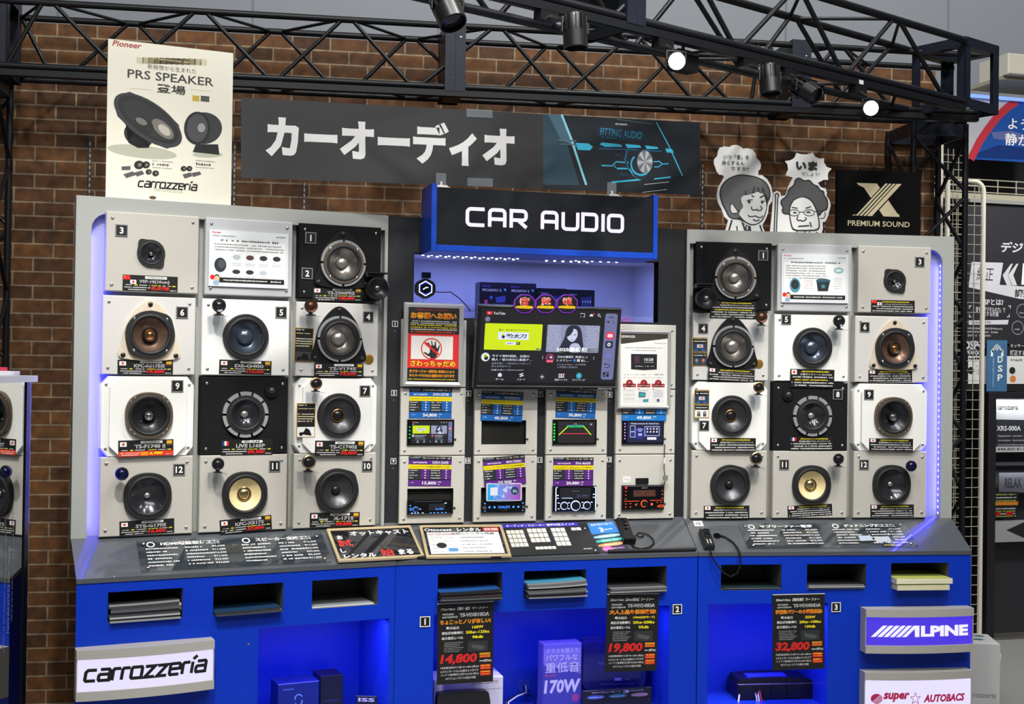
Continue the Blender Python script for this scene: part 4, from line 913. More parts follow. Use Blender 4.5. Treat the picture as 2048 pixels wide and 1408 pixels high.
cutout('cartoon_cutout', 'white cutout of a curly haired cartoon man with glasses under a spiky bubble', bub2+h2,
  [('f', LG, smooth([(1100, 850), (1180, 800), (1200, 700), (1280, 650), (1290, 570), (1360, 540), (1420, 590), (1500, 570), (1550, 640), (1620, 660), (1640, 715), (1700, 730), (1700, 790), (1740, 830), (1755, 900), (1740, 1000), (1680, 1010), (1640, 1080), (1600, 1060), (1210, 1060), (1130, 1050), (1110, 990), (1130, 960), (1095, 910)], 3)),
   ('f', pr('#58585b'), smooth([(1115, 860), (1190, 820), (1215, 715), (1295, 660), (1310, 585), (1360, 560), (1415, 610), (1490, 595), (1535, 650), (1610, 680), (1630, 735), (1680, 750), (1685, 795), (1720, 840), (1735, 900), (1720, 985), (1660, 990), (1630, 1050), (1600, 1040), (1210, 1040), (1145, 1030), (1130, 990), (1150, 960), (1115, 905)], 3)),
   ('f', LG, smooth([(1215, 1060), (1210, 960), (1260, 860), (1300, 830), (1390, 800), (1480, 820), (1540, 870), (1590, 960), (1625, 1080), (1640, 1180), (1630, 1280), (1440, 1285), (1270, 1285), (1235, 1200)], 3)),
   ('f', WB, smooth([(1230, 1060), (1228, 970), (1270, 875), (1310, 845), (1390, 815), (1470, 838), (1525, 880), (1572, 970), (1608, 1090), (1622, 1180), (1612, 1258), (1440, 1262), (1285, 1262), (1252, 1195)], 3)),
   ('f', WB, smooth([(1640, 1080), (1660, 1035), (1690, 1015), (1705, 1050), (1690, 1100), (1650, 1110)], 2)), ('s', LG, [(1640, 1110), (1690, 1105), (1712, 1060), (1700, 1020)], 12),
   ('s', LG, [(1250, 955), (1335, 970)], 14), ('s', LG, [(1440, 970), (1515, 945)], 14), ('s', LG, arc(1285, 1030, 72, 0, 360, 20, 42), 9), ('s', LG, arc(1490, 1030, 72, 0, 360, 20, 42), 9), ('s', LG, [(1357, 1020), (1418, 1020)], 9), ('s', LG, [(1562, 1015), (1650, 1000)], 9),
   ('f', LG, arc(1295, 1028, 25, 0, 350, 12, 11)), ('f', LG, arc(1480, 1022, 30, 0, 350, 12, 11)), ('s', LG, [(1340, 1070), (1320, 1110), (1340, 1135), (1375, 1130), (1395, 1145), (1430, 1135), (1452, 1115), (1435, 1090)], 13),
   ('s', LG, [(1340, 1215), (1490, 1205)], 16), ('s', LG, [(1500, 1155), (1520, 1225)], 16), ('s', LG, [(1290, 1315), (1330, 1285)], 12), ('s', LG, [(1400, 1315), (1440, 1285)], 12), ('s', LG, [(1480, 1315), (1500, 1285)], 12), ('s', LG, [(1580, 1290), (1620, 1320)], 12),
   ('s', LG, [(1010, 1300), (1030, 810), (1020, 790), (1035, 765), (1060, 765), (1075, 795), (1060, 815), (1040, 1300)], 14),
   ('t', LG, 'いま', (1455, 388), 285, 120, .05), ('t', LG, 'でしょう!', (1508, 505), 240, 48, 0)])
# slotted wall strips showing above the boards
for px, y0, y1, lb in ((181, 272, 388, 'dashed metal strip on the brick left of the cream poster'), (470, 282, 404, 'dashed metal strip on the brick right of the cream poster'), (609, 362, 420, 'dashed metal strip on the brick under the dark banner'), (1405, 325, 457, 'dashed metal strip on the brick left of the cartoon cutouts'), (1650, 355, 372, 'dashed metal strip on the brick behind the spiky bubble')):
    u0, v0 = FW.at(px, y0); u1, v1 = FW.at(px-4, y1); o = MB().box(-.006, .006, -.6, v0-v1, 0, .004, mat('strip_steel', '#4a4a4e', .4, .6)); n = int((v0-v1+.6)/.025)
    for i in range(n): o.rect(0, -.6+.025*i+.012, .005, .014, .0044, pr('#b9b4aa'))
    tag(o.build('slotted_strip', M=FW.M(u0, v1, .0004)), lb, 'strip')
# ------------------------------------------------------------------ centre: head unit panels
e0 = lambda *p: ps(780, 760, 4.694, *p)
e1 = lambda *p: ps(1060, 760, 4.694, *p)
n0 = lambda *p: ps(780, 580, 5.866, *p)
n1 = lambda *p: ps(1060, 580, 5.866, *p)
CPX = [.5860+.2863*i for i in range(4)]; CPW = .2506; CZ = [(1.361, 1.615), (1.1035, 1.3575), (.847, 1.1005)]
CPB = -.0114; CPF = .0086
SIL = mat('din_panel', '#cbc8bf', .4, bump=(300, .05))
HOLES = {}
def din_hole(q):
    P = [FC.at(*p, CPF) for p in q]
    return (min(P[0][0], P[3][0])+.002, max(P[1][0], P[2][0])-.002, (P[2][1]+P[3][1])/2+.002, (P[0][1]+P[1][1])/2-.002)
UN = {(0, 1): e0((162, 370), (605, 372), (602, 612), (162, 614)), (1, 1): e0((855, 372), (1282, 374), (1280, 610), (853, 608)), (2, 1): e1((215, 370), (630, 372), (626, 607), (213, 608)), (3, 1): e1((866, 372), (1260, 375), (1258, 604), (865, 606)),
      (0, 2): e0((158, 1013), (600, 1013), (590, 1262), (160, 1268)), (1, 2): e0((850, 1006), (1280, 1000), (1273, 1245), (850, 1252)), (2, 2): e1((210, 995), (622, 995), (620, 1228), (210, 1238)), (3, 2): e1((860, 987), (1258, 985), (1256, 1216), (862, 1220))}
CN = ['first', 'second', 'third', 'fourth']
RN = ['upper', 'middle', 'lower']
for c in range(4):
    for r in range(3):
        z0, z1 = CZ[r]; x = CPX[c]; cxp, cyp = x+CPW/2, (z0+z1)/2; w, h = CPW/2, (z1-z0)/2
        t = thing('stereo_panel', '%s silver stereo panel of the %s row, counted from the left' % (CN[c], RN[r]), 'panel', FC.M(cxp, cyp, CPB))
        b = MB(); D = .02; e = .0025
        b.box(-w, w, -h, h, 0, .0008, SIL)
        a = [(-w, -h), (w, -h), (w, h), (-w, h)]; i_ = [(-w+e, -h+e), (w-e, -h+e), (w-e, h-e), (-w+e, h-e)]
        b.add([(X_, Y_, 0) for X_, Y_ in a]+[(X_, Y_, D-e) for X_, Y_ in a]+[(X_, Y_, D) for X_, Y_ in i_], [(j*4+k, j*4+(k+1) % 4, (j+1)*4+(k+1) % 4, (j+1)*4+k) for j in (0, 1) for k in range(4)], SIL)
        hl = []
        if (c, r) in UN:
            hx = din_hole(UN[(c, r)]); hl = [(hx[0]-cxp, hx[1]-cxp, hx[2]-cyp, hx[3]-cyp)]
        b.grid(-w+e, w-e, -h+e, h-e, hl, D, SIL)
        if hl: b.pocket(hl[0], D, .019, POCK)
        b.build('board', t)
        screws(t, [(w-.018, h-.022), (-w+.018, h-.022), (w-.018, -h+.018), (-w+.018, -h+.018)], D, SCREW, .95)
        if (c, r) in UN:
            k = MB().rod((hl[0][1], (hl[0][2]+hl[0][3])/2-.026, D), (hl[0][1]+.009, (hl[0][2]+hl[0][3])/2-.026, D+.003), .0032, PLASB); k.build('release_catch', t)
for px, n in (((790, 647.7), '1'), (e0((38, 122))[0], '5'), (e0((32, 762))[0], '9'), (e0((735, 127))[0], '6'), (e0((730, 757))[0], '10'), (e1((97, 132))[0], '7'), (e1((90, 750))[0], '11'), (e1((748, 137))[0], '8'), (e1((742, 747))[0], '12')):
    a, b = FC.at(px[0], px[1], -.01); s = .0115
    o = MB().box(-s, s, -s, s, 0, .002, K); o.stroke([(-s*.86, -s*.86), (s*.86, -s*.86), (s*.86, s*.86), (-s*.86, s*.86)], .002, .0023, W, True); o.text(n, 0, 0, s*1.3, s*1.2, .0024, W, .03, keep=True)
    o.disc(0, -s*2.3, .002, -.0015+.002, pr('#9a9a98'), 8)
    tag(o.build('number_tag', M=FC.M(a, b, -.0118)), 'tiny black number tag reading %s on the dark centre board' % NW[n], 'number tag')
# spec cards above the head units
def spec_card(q, w, tint, maker, model, price, label, seed, head='スマホの映像を大画面で楽しむ', note='AppleCarPlay・Android Auto 対応ディスプレイオーディオ', bent=0):
    a, b, Wd, H, r = FC.quad(*q, w); tc = pr(tint); o = MB().box(-Wd/2, Wd/2, -H/2, H/2, 0, .0012, K); z = .0015
    X = lambda f: (f-.5)*Wd
    Y = lambda f: (.5-f)*H
    o.micro(X(.02), X(.26), Y(.03), H*.035, z, W, seed); o.rect(X(.14), Y(.075), Wd*.2, H*.015, z, pr('#5a7cc0')); o.text(head, X(.64), Y(.055), Wd*.66, H*.07, z, W, .015)
    o.rect(0, Y(.2), Wd, H*.14, z, tc); o.text(maker, X(.26), Y(.2), Wd*.33, H*.06, z+.0003, W, .02); o.text(model, X(.74), Y(.2), Wd*.37, H*.09, z+.0003, W, .02)
    o.rect(0, Y(.35), Wd, H*.15, z, pr('#ead411')); o.text(note, 0, Y(.35), Wd*.92, H*.05, z+.0003, pr('#3a3410'), .0)
    for i in range(4):
        y = Y(.47+.085*i); o.rect(X(.39), y, Wd*.2, H*.08, z, tc); o.rect(X(.88), y, Wd*.22, H*.08, z, tc)
        o.rect(X(.14), y, Wd*.28, H*.078, z, pr('#2c2f34')); o.rect(X(.63), y, Wd*.26, H*.078, z, pr('#2c2f34'))
        o.micro(X(.02), X(.02+.06*(3-i % 2)), y, H*.045, z+.0003, W, seed+i); o.micro(X(.52), X(.74), y, H*.045, z+.0003, W, seed+i+5)
        o.disc(X(.39), y, H*.024, z+.0003, W, 10); o.disc(X(.88), y, H*.024, z+.0003, W, 10)
    o.rect(0, Y(.895), Wd, H*.2, z, tc); o.text(price, X(.49), Y(.9), Wd*.33, H*.125, z+.0003, W, .03); o.micro(X(.69), X(.77), Y(.86), H*.05, z+.0003, W, 3); o.micro(X(.69), X(.73), Y(.94), H*.05, z+.0003, W, 4); o.micro(X(.06), X(.14), Y(.88), H*.05, z+.0003, pr('#a9c4e6'), 4)
    return tag(o.build('spec_card', M=FC.M(a, b, w+.0004, r)), label, 'spec card')
BL, PU = '#1463b4', '#5b2483'
spec_card(e0((180, 75), (578, 82), (580, 362), (178, 358)), CPF, BL, 'carrozzeria', 'DMH-SZ700', '54,800', 'blue spec card priced 54,800 under the red notice', 1)
spec_card(e0((860, 103), (1250, 120), (1240, 395), (850, 380)), CPF+.001, BL, 'carrozzeria', 'FH-8500DVS', '40,800', 'tilted blue spec card priced 40,800 above the empty black opening', 2)
spec_card(e1((245, 88), (618, 100), (614, 366), (240, 350)), CPF, BL, 'carrozzeria', 'FH-6500DVD', '30,800', 'glossy blue spec card priced 30,800 under the monitor', 3, note='初めての2DIN オーディオ ここから始まる')
spec_card(e1((866, 105), (1280, 108), (1278, 386), (865, 382)), CPF+.009, '#1a78c8', 'KENWOOD', 'DMX-5023S', '49,800', 'blue spec card priced 49,800 half behind the silver framed brochure', 4)
HP = 'ブルートゥース・CD・ラジオ・USB'
spec_card(e0((174, 715), (575, 720), (575, 998), (170, 995)), CPF, PU, 'carrozzeria', 'DEH-5600', '15,800', 'purple spec card priced 15,800 over the slim blue lit stereo', 5, HP, 'スマホとオーディオを連携する専用アプリ対応')
spec_card(e0((872, 738), (1262, 698), (1278, 975), (885, 1002)), CPF+.003, PU, 'carrozzeria', 'MVH-7500SC', '20,900', 'tilted purple spec card behind the phone on the slim stereo', 6, HP, 'ダイレクトボタンでスマホを簡単操作')
spec_card(e1((218, 728), (595, 726), (592, 998), (216, 995)), CPF, PU, 'carrozzeria', 'FH-4600', '20,880', 'purple spec card priced 20,880 over the stereo with white side lights', 7, HP, '「Amazon Alexa」に対応')
# head units in the panels
def unit(q, name, label, w=CPF, body=None):
    a, b, Wd, H, r = FC.quad(*q, w+.008)
    t = thing(name, label, 'car stereo', FC.M(a, b, w-.015))
    return t, Wd/2, H/2, .023
SCR = em('#0d0f18', .8)
def screen_tube(o, w, h, z): pass
t, w, h, D = unit(UN[(0, 1)], 'head_unit', 'touchscreen head unit showing a yellow tile under the 54,800 card')
MB().box(-w, w, -h, h, 0, D, PLASG, .002).build('body', t)
def tube_home(o, x0, x1, y0, y1, z, sc=1):
    "video home screen, drawn in a unit 0..1 box"
    X = lambda f: x0+f*(x1-x0); Y = lambda f: y1-f*(y1-y0); Wd = x1-x0; H = y1-y0; big = sc > 1
    e_ = lambda c, k=1.0: em(c, k)
    o.rect((x0+x1)/2, (y0+y1)/2, Wd, H, z, em('#101119', .9)); z += .0003
    o.flat(rrect(X(.035), X(.075), Y(.085), Y(.04), H*.01, 3), z, e_('#e2202a')); o.flat([(X(.05), Y(.05)), (X(.05), Y(.075)), (X(.062), Y(.0625))], z+.0002, e_('#ffffff')); o.text('YouTube', X(.125), Y(.063), Wd*.085, H*.035, z, e_('#e8e8ee'), .01)
    o.disc(X(.045), Y(.145), Wd*.017, z, e_('#8d96b8'), 16); o.ring(X(.045), Y(.145), Wd*.007, Wd*.011, z+.0002, e_('#20242f'), 14)
    # yellow tile
    o.flat(rrect(X(.03), X(.44), Y(.555), Y(.2), H*.012, 3), z, e_('#d2e800', 1.0)); z2 = z+.0003
    o.text('職人・協力会社をさがすなら', X(.235), Y(.285), Wd*.21, H*.022, z2, e_('#3c4410', .6)); o.flat(rrect(X(.125), X(.345), Y(.415), Y(.315), H*.01, 3), z2, e_('#dfe9ff'))
    o.text('助太刀', X(.255), Y(.365), Wd*.15, H*.058, z2+.0003, e_('#141822', .5), .03, .15); o.disc(X(.158), Y(.352), H*.017, z2+.0003, e_('#c9dc00'), 12); o.disc(X(.163), Y(.378), H*.022, z2+.0003, e_('#141822', .5), 12)
    o.rect(X(.218), Y(.465), Wd*.075, H*.038, z2, e_('#dfe9ff')); o.micro(X(.19), X(.235), Y(.465), H*.018, z2+.0002, e_('#50586a', .6), 2); o.rect(X(.272), Y(.465), Wd*.026, H*.038, z2, e_('#1a1e26', .5)); o.ring(X(.271), Y(.463), H*.008, H*.012, z2+.0003, e_('#ffffff'), 10)
    o.rect(X(.42), Y(.538), Wd*.036, H*.026, z2, e_('#20242f', .5)); o.text('1:20', X(.42), Y(.538), Wd*.03, H*.018, z2+.0003, e_('#ffffff'))
    # portrait tile
    o.flat(rrect(X(.475), X(.86), Y(.575), Y(.2), H*.012, 3), z, e_('#8d92b2')); 
    for i in range(14): o.micro(X(.48), X(.58-.003*(i % 3)), Y(.218+.0245*i), H*.013, z2, e_('#c8ccE2'), i); o.micro(X(.75+.01*(i % 3)), X(.855), Y(.218+.0245*i), H*.013, z2, e_('#c8cce2'), i+30)
    B_ = lambda p: [(X(.475+.385*px), Y(.2+.375*py)) for px, py in p]
    hair = e_('#23233a'); skin = e_('#cfd3ea')
    o.flat(smooth(B_([(.4, .03), (.5, 0), (.6, .03), (.65, .2), (.68, .5), (.72, .95), (.66, 1), (.3, 1), (.22, .96), (.28, .7), (.34, .45), (.35, .2)]), 3), z2+.0003, hair)
    o.flat(smooth(B_([(.42, .18), (.5, .12), (.57, .18), (.585, .38), (.55, .52), (.5, .62), (.45, .6), (.39, .5), (.37, .36)]), 3), z2+.0005, skin)
    o.flat(smooth(B_([(.46, .7), (.54, .64), (.62, .68), (.66, .85), (.66, 1), (.42, 1), (.44, .82)]), 3), z2+.0005, e_('#b9bedc')); o.flat(smooth(B_([(.4, .12), (.48, .08), (.5, .2), (.44, .36), (.37, .46), (.36, .3)]), 3), z2+.0007, hair)
    for ex in (.435, .53): o.flat(B_([(ex-.035, .355), (ex, .335), (ex+.035, .35), (ex, .37)]), z2+.0008, hair)
    o.flat(B_([(.47, .43), (.485, .47), (.46, .475)]), z2+.0008, e_('#a4a9cc')); o.flat(B_([(.44, .545), (.475, .535), (.51, .545), (.475, .565)]), z2+.0008, e_('#7b7496'))
    if big: o.text('2025最新版', X(.665), Y(.535), Wd*.23, H*.06, z2+.001, e_('#ffffff'), .035)
    else: o.micro(X(.56), X(.78), Y(.535), H*.05, z2+.001, e_('#ffffff'), 3)
    o.rect(X(.815), Y(.538), Wd*.07, H*.032, z2+.001, e_('#20242f', .5)); o.text('17:59:58', X(.815), Y(.538), Wd*.062, H*.018, z2+.0013, e_('#ffffff'))
    # text under the tiles
    o.disc(X(.045), Y(.655), Wd*.03, z, e_('#e8ecf8'), 20); o.disc(X(.043), Y(.64), Wd*.012, z+.0002, e_('#b9cc1a'), 12); o.disc(X(.05), Y(.668), Wd*.015, z+.0002, e_('#1c2026', .5), 12)
    o.disc(X(.508), Y(.655), Wd*.03, z, e_('#d62a4a'), 20); o.disc(X(.508), Y(.652), Wd*.025, z+.0002, e_('#4a2a56'), 20); o.disc(X(.515), Y(.645), Wd*.009, z+.0003, e_('#d8c8e0'), 12); o.rect(X(.508), Y(.7), Wd*.05, H*.034, z+.0004, e_('#e0304e'))
    wt, gt = e_('#dfe2f2'), e_('#8b8fa4')
    if big:
        o.text('ライブ', X(.508), Y(.7), Wd*.04, H*.022, z+.0006, e_('#ffffff'))
        o.text('今すぐ無料相談。全国の', X(.225), Y(.637), Wd*.27, H*.034, z, wt, .01); o.text('職人・協力会社に直接ア…', X(.235), Y(.686), Wd*.29, H*.034, z, wt, .01)
        o.text('全国の職人・工事会社とつながって', X(.23), Y(.738), Wd*.28, H*.026, z, gt); o.text('売上を伸ばそう!', X(.16), Y(.778), Wd*.14, H*.026, z, gt); o.text('スポンサー', X(.14), Y(.828), Wd*.1, H*.026, z, wt); o.micro(X(.2), X(.33), Y(.828), H*.024, z, gt, 3)
        o.text('【2025最新】邦楽ヒッ', X(.675), Y(.637), Wd*.22, H*.034, z, wt, .01); o.text('トメドレー', X(.615), Y(.686), Wd*.11, H*.034, z, wt, .01); o.disc(X(.69), Y(.684), H*.02, z, e_('#3a7ad8'), 10); o.rect(X(.718), Y(.684), H*.04, H*.034, z, e_('#e8e8f0')); o.disc(X(.718), Y(.684), H*.008, z+.0002, e_('#e03048'), 8); o.text('癒し…', X(.765), Y(.686), Wd*.055, H*.034, z, wt, .01)
        o.text('Pop Japan Music・401回視聴', X(.67), Y(.742), Wd*.21, H*.026, z, gt); o.text('22 時間前 に配信済み', X(.64), Y(.778), Wd*.15, H*.026, z, gt)
    else:
        for i in range(5):
            o.micro(X(.09), X(.36-.04*(i % 2)), Y(.637+.048*i), H*.03, z, wt if i < 2 else gt, i); o.micro(X(.565), X(.78-.03*(i % 2)), Y(.637+.048*i), H*.03, z, wt if i < 2 else gt, i+7)
    for i in range(3): o.disc(X(.455), Y(.635+.015*i), H*.005, z, wt, 8); o.disc(X(.83), Y(.635+.015*i), H*.005, z, wt, 8)
    for f, nm, k in ((.155, 'ホーム', 0), (.31, 'ショート', 1), (.46, '', 2), (.6, '登録チャンネル', 3), (.73, 'マイページ', 4)):
        y = .895
        if k == 0: o.flat([(X(f-.018), Y(y-.002)), (X(f), Y(y-.032)), (X(f+.018), Y(y-.002)), (X(f+.013), Y(y-.002)), (X(f+.013), Y(y+.025)), (X(f-.013), Y(y+.025)), (X(f-.013), Y(y-.002))], z, wt)
        elif k == 1: o.stroke([(X(f+.012), Y(y-.026)), (X(f-.012), Y(y-.008)), (X(f+.012), Y(y+.006)), (X(f-.012), Y(y+.024))], H*.012, z, wt)
        elif k == 2: o.disc(X(f), Y(y+.02), Wd*.024, z, e_('#2a2c38', .8), 18); o.rect(X(f), Y(y+.02), Wd*.026, H*.008, z+.0002, wt); o.rect(X(f), Y(y+.02), H*.008, Wd*.026, z+.0002, wt)
        elif k == 3: o.stroke([(X(f-.017), Y(y+.024)), (X(f-.017), Y(y-.018)), (X(f+.017), Y(y-.018)), (X(f+.017), Y(y+.024))], H*.011, z, wt, True); o.disc(X(f), Y(y+.004), H*.013, z, wt, 12); o.disc(X(f+.02), Y(y-.026), H*.011, z+.0003, e_('#e03048'), 12)
        else: o.disc(X(f), Y(y), Wd*.021, z, e_('#2aa3b8'), 18); o.text('S', X(f), Y(y), H*.018, H*.026, z+.0003, wt)
        if nm and big: o.text(nm, X(f), Y(y+.058), Wd*(.057 if k < 2 else .068 if k == 1 else .095), H*.027, z, wt, .008)
        elif nm: o.micro(X(f-.03), X(f+.03), Y(y+.058), H*.024, z, wt, k)
    # top icons
    o.stroke([(X(.71), Y(.05)), (X(.71), Y(.04)), (X(.74), Y(.04)), (X(.74), Y(.085)), (X(.728), Y(.085))], H*.006, z, wt); o.disc(X(.712), Y(.083), H*.006, z, wt, 8)
    o.flat([(X(.775), Y(.075)), (X(.783), Y(.045)), (X(.797), Y(.045)), (X(.805), Y(.075))], z, wt); o.disc(X(.806), Y(.046), H*.014, z+.0002, e_('#c02a40'), 12); o.ring(X(.845), Y(.055), H*.013, H*.019, z, wt, 14); o.stroke([(X(.852), Y(.07)), (X(.862), Y(.085))], H*.007, z, wt)
    # side bar
    o.flat(rrect(X(.893), X(.985), Y(.945), Y(.03), Wd*.018, 4), z, e_('#6f73a0')); z3 = z+.0003; dkk = e_('#1e2030', .6)
    if big: o.text('9:42', X(.94), Y(.082), Wd*.042, H*.03, z3, dkk)
    o.flat([(X(.905), Y(.135)), (X(.93), Y(.135)), (X(.918), Y(.165))], z3, dkk); o.stroke([(X(.955), Y(.16)), (X(.962), Y(.14)), (X(.957), Y(.13)), (X(.957), Y(.17)), (X(.962), Y(.162)), (X(.955), Y(.145))], H*.004, z3, dkk)
    o.flat(rrect(X(.91), X(.967), Y(.385), Y(.285), H*.02, 4), z3, e_('#f02a4a')); o.flat(rrect(X(.92), X(.957), Y(.358), Y(.312), H*.012, 3), z3+.0002, e_('#ffe6f0')); o.disc(X(.9385), Y(.335), H*.008, z3+.0004, e_('#f02a4a'), 8)
    o.flat(rrect(X(.908), X(.964), Y(.505), Y(.41), H*.02, 4), z3, e_('#2a3040', .8)); o.disc(X(.936), Y(.457), H*.027, z3+.0002, e_('#dfe4f2'), 8); o.disc(X(.936), Y(.457), H*.01, z3+.0004, e_('#2a3040', .8), 10)
    for i, hh_ in enumerate((.01, .025, .04, .028, .035, .02, .008)): o.rect(X(.914+.007*i), Y(.605), Wd*.004, H*hh_*1.4, z3, e_('#4a8af0' if i % 2 else '#8a6af0'))
    o.stroke([(X(.915), Y(.73)), (X(.945), Y(.73)), (X(.955), Y(.75)), (X(.945), Y(.775)), (X(.915), Y(.775))], H*.008, z3, dkk); o.flat([(X(.92), Y(.715)), (X(.92), Y(.745)), (X(.908), Y(.73))], z3, dkk)
    for a_, b_2, c_2, d_2 in ((.906, .925, .84, .88), (.906, .925, .888, .905), (.932, .951, .84, .857), (.932, .951, .865, .905)): o.rect((X(a_)+X(b_2))/2, (Y(c_2)+Y(d_2))/2, X(b_2)-X(a_), Y(c_2)-Y(d_2), z3, dkk)
s = MB(); tube_home(s, -w*.83, w*.93, -h*.86, h*.88, D+.0003); s.build('screen', t)
GRN = em('#12c83a', 1.6)
k = MB()
for i in range(4): k.box(-w*.925, -w*.875, h*(.42-.28*i)-.0022, h*(.42-.28*i)+.0022, D, D+.0006, GRN)
k.build('button_row', t)
t, w, h, D = unit(UN[(2, 1)], 'head_unit', 'touchscreen head unit showing coloured parking guide lines')
MB().box(-w, w, -h, h, 0, D, PLASG, .002).build('body', t)
s = MB().rect(w*.07, 0, w*1.68, h*1.72, D+.0003, em('#1d181b', 1)); z = D+.0006
L_ = lambda x, y: ((x-422)/207*w, (488-y)/119*h)
s.stroke([L_(270, 515), L_(355, 435)], .004, z, em('#b8e81a', 1.2)); s.stroke([L_(575, 515), L_(500, 430)], .004, z, em('#b8e81a', 1.2)); s.stroke([L_(350, 438), L_(510, 438)], .004, z, em('#18c83a', 1.1)); s.stroke([L_(300, 502), L_(550, 502)], .003, z, em('#d8303a', 1.1))
s.text('CAUTION', *L_(425, 411), .012, .003, z, W); s.micro(L_(345, 0)[0], L_(505, 0)[0], L_(0, 426)[1], .006, z, em('#3ac8e8', 1), 3); s.rect(*L_(573, 415), .014, .01, z, em('#1d4a66', 1)); s.text('x', *L_(573, 415), .006, .006, z+.0003, W)
s.build('screen', t); k = MB()
for i in range(6): k.box(*[sorted((L_(222, 0)[0], L_(236, 0)[0]))[j] for j in (0, 1)], L_(0, 418+29*i)[1]-.0015, L_(0, 410+29*i)[1]+.0015, D, D+.0006, GRN)
k.build('button_row', t)
t, w, h, D = unit(UN[(3, 1)], 'head_unit', 'touchscreen head unit showing a blue phone pairing page')
MB().box(-w, w, -h, h, 0, D, PLASG, .002).build('body', t)
s = MB().rect(w*.08, h*.0, w*1.7, h*1.7, D+.0003, em('#10143c', 1)); z = D+.0006
L_ = lambda x, y: ((x-1062)/197*w, (489-y)/116*h); LV = em('#b9c0ff', 1)
s.disc(*L_(1020, 500), w*.4, z, em('#202a78', 1), 20, h*.5); s.text('Wireless connection for Android Auto', *L_(1075, 408), w*1.35, h*.13, z+.0003, em('#eef0ff', 1), .01)
s.stroke([(x, y) for x, y in (L_(940, 430), L_(985, 430), L_(985, 535), L_(940, 535))], .0025, z+.0003, LV, True); s.rect(*L_(962, 485), w*.18, h*.08, z+.0003, LV)
s.stroke([L_(1076, 437), L_(1212, 437), L_(1212, 522), L_(1076, 522)], .0025, z+.0003, LV, True)
for i in range(4):
    for j in range(2): s.disc(*L_(1100+30*i, 458+28*j), h*.08, z+.0003, em(('#dfe4ff', '#b0c8ff', '#e8d0e8', '#c8e0d8')[(i+j) % 4], 1), 10)
for r_ in (18, 34): s.ring(*L_(1030, 500), r_/197*w, (r_+8)/197*w, z+.0003, LV, 10, 50, 130)
s.rect(*L_(1032, 512), w*.18, h*.18, z+.0004, LV); s.rect(*L_(1142, 549), w*.44, h*.2, z+.0003, em('#f2f4ff', 1)); s.build('screen', t); k = MB()
for i in range(6): k.disc(*L_(890, 410+28*i), .003, D+.0004, em('#b89aff', 1.4), 8)
k.build('button_row', t)
# slim units
BLU = em('#3a7cf0', 1.8); LBL = em('#9cc4ff', 1.6)
def slim(c, q, label):
    a, b, Wd, H, r = FC.quad(*q, CPF+.012); t = thing('head_unit', label, 'car stereo', FC.M(a, b, CPF-.0145)); return t, Wd/2, H/2, .028
t, w, h, D = slim(0, e0((162, 1132), (592, 1128), (590, 1258), (162, 1268)), 'slim blue lit stereo with a round knob in a half empty black opening')
MB().box(-w, w, -h, h, 0, D, PLASG, .003).build('body', t); L_ = lambda x, y: ((x-377)/214*w, (1197-y)/67*h)
k = MB().lathe([(.0085, D), (.0085, D+.007), (.0065, D+.008), (.0001, D+.008)], PLASB, 20, L_(240, 1212)); k.build('knob', t)
s = MB().ring(*L_(240, 1212), .0087, .0105, D+.0005, BLU, 20); s.disc(*L_(195, 1210), .0065, D+.0004, em('#2b62c8', 1.2), 14); s.rect(*L_(440, 1192), w*.72, h*.9, D+.0003, em('#0c1220', 1)); s.text('33 PM', *L_(460, 1213), w*.33, h*.28, D+.0006, BLU, 0)
for i, x in enumerate((207, 235, 263, 307, 382, 415, 450, 488, 523)): s.rect(*L_(x, 1247), .006, .003, D+.0004, LBL if i < 4 else BLU)
s.rect(*L_(520, 1158), .008, .003, D+.0004, LBL); s.rect(*L_(190, 1175), .006, .003, D+.0004, BLU); s.rect(*L_(282, 1210), .005, .003, D+.0004, LBL); s.rect(0, -h*.86, w*1.9, .0018, D+.0004, CHROME); s.rect(*L_(360, 1140), w*1.2, .0015, D+.0004, pr('#55585c')); s.build('lit_display', t)
t, w, h, D = slim(1, e0((858, 1138), (1275, 1132), (1272, 1245), (858, 1250)), 'slim blue lit stereo holding up a phone')
MB().box(-w, w, -h, h, 0, D, PLASG, .003).build('body', t); L_ = lambda x, y: ((x-1066)/207*w, (1192-y)/57*h)
s = MB().text('PIONEER', *L_(1070, 1222), w*.25, h*.09, D+.0006, pr('#6a6c70')); s.text('S34ALEF3', *L_(1068, 1193), w*.53, h*.42, D+.0006, BLU, 0)
for x in (933, 980, 1157, 1203): s.disc(*L_(x, 1193), .0042, D+.0005, BLU, 10)
for x in (890, 1245): s.rect(*L_(x, 1157), .006, .004, D+.0005, BLU); s.rect(*L_(x, 1228), .006, .003, D+.0005, BLU)
s.build('lit_display', t); k = MB()
for x in (885, 1248): k.lathe([(.0075, D), (.007, D+.006), (.0001, D+.0065)], CHROME, 16, L_(x, 1193))
k.build('knob_pair', t)
a, b, Wd, H, r = FC.quad(*e0((908, 972), (1245, 972), (1240, 1138), (912, 1138)), CPF+.03)
t = thing('phone_display', 'bright blue and purple phone dummy clipped on the slim stereo', 'phone', FC.M(a, b, CPF+.015)); w, h = Wd/2, H/2
MB().poly(rrect(-w, w, -h, h, .006), 0, .008, mat('phone_white', '#cfd8e6', .3)).build('body', t)
s = MB(); n = 14
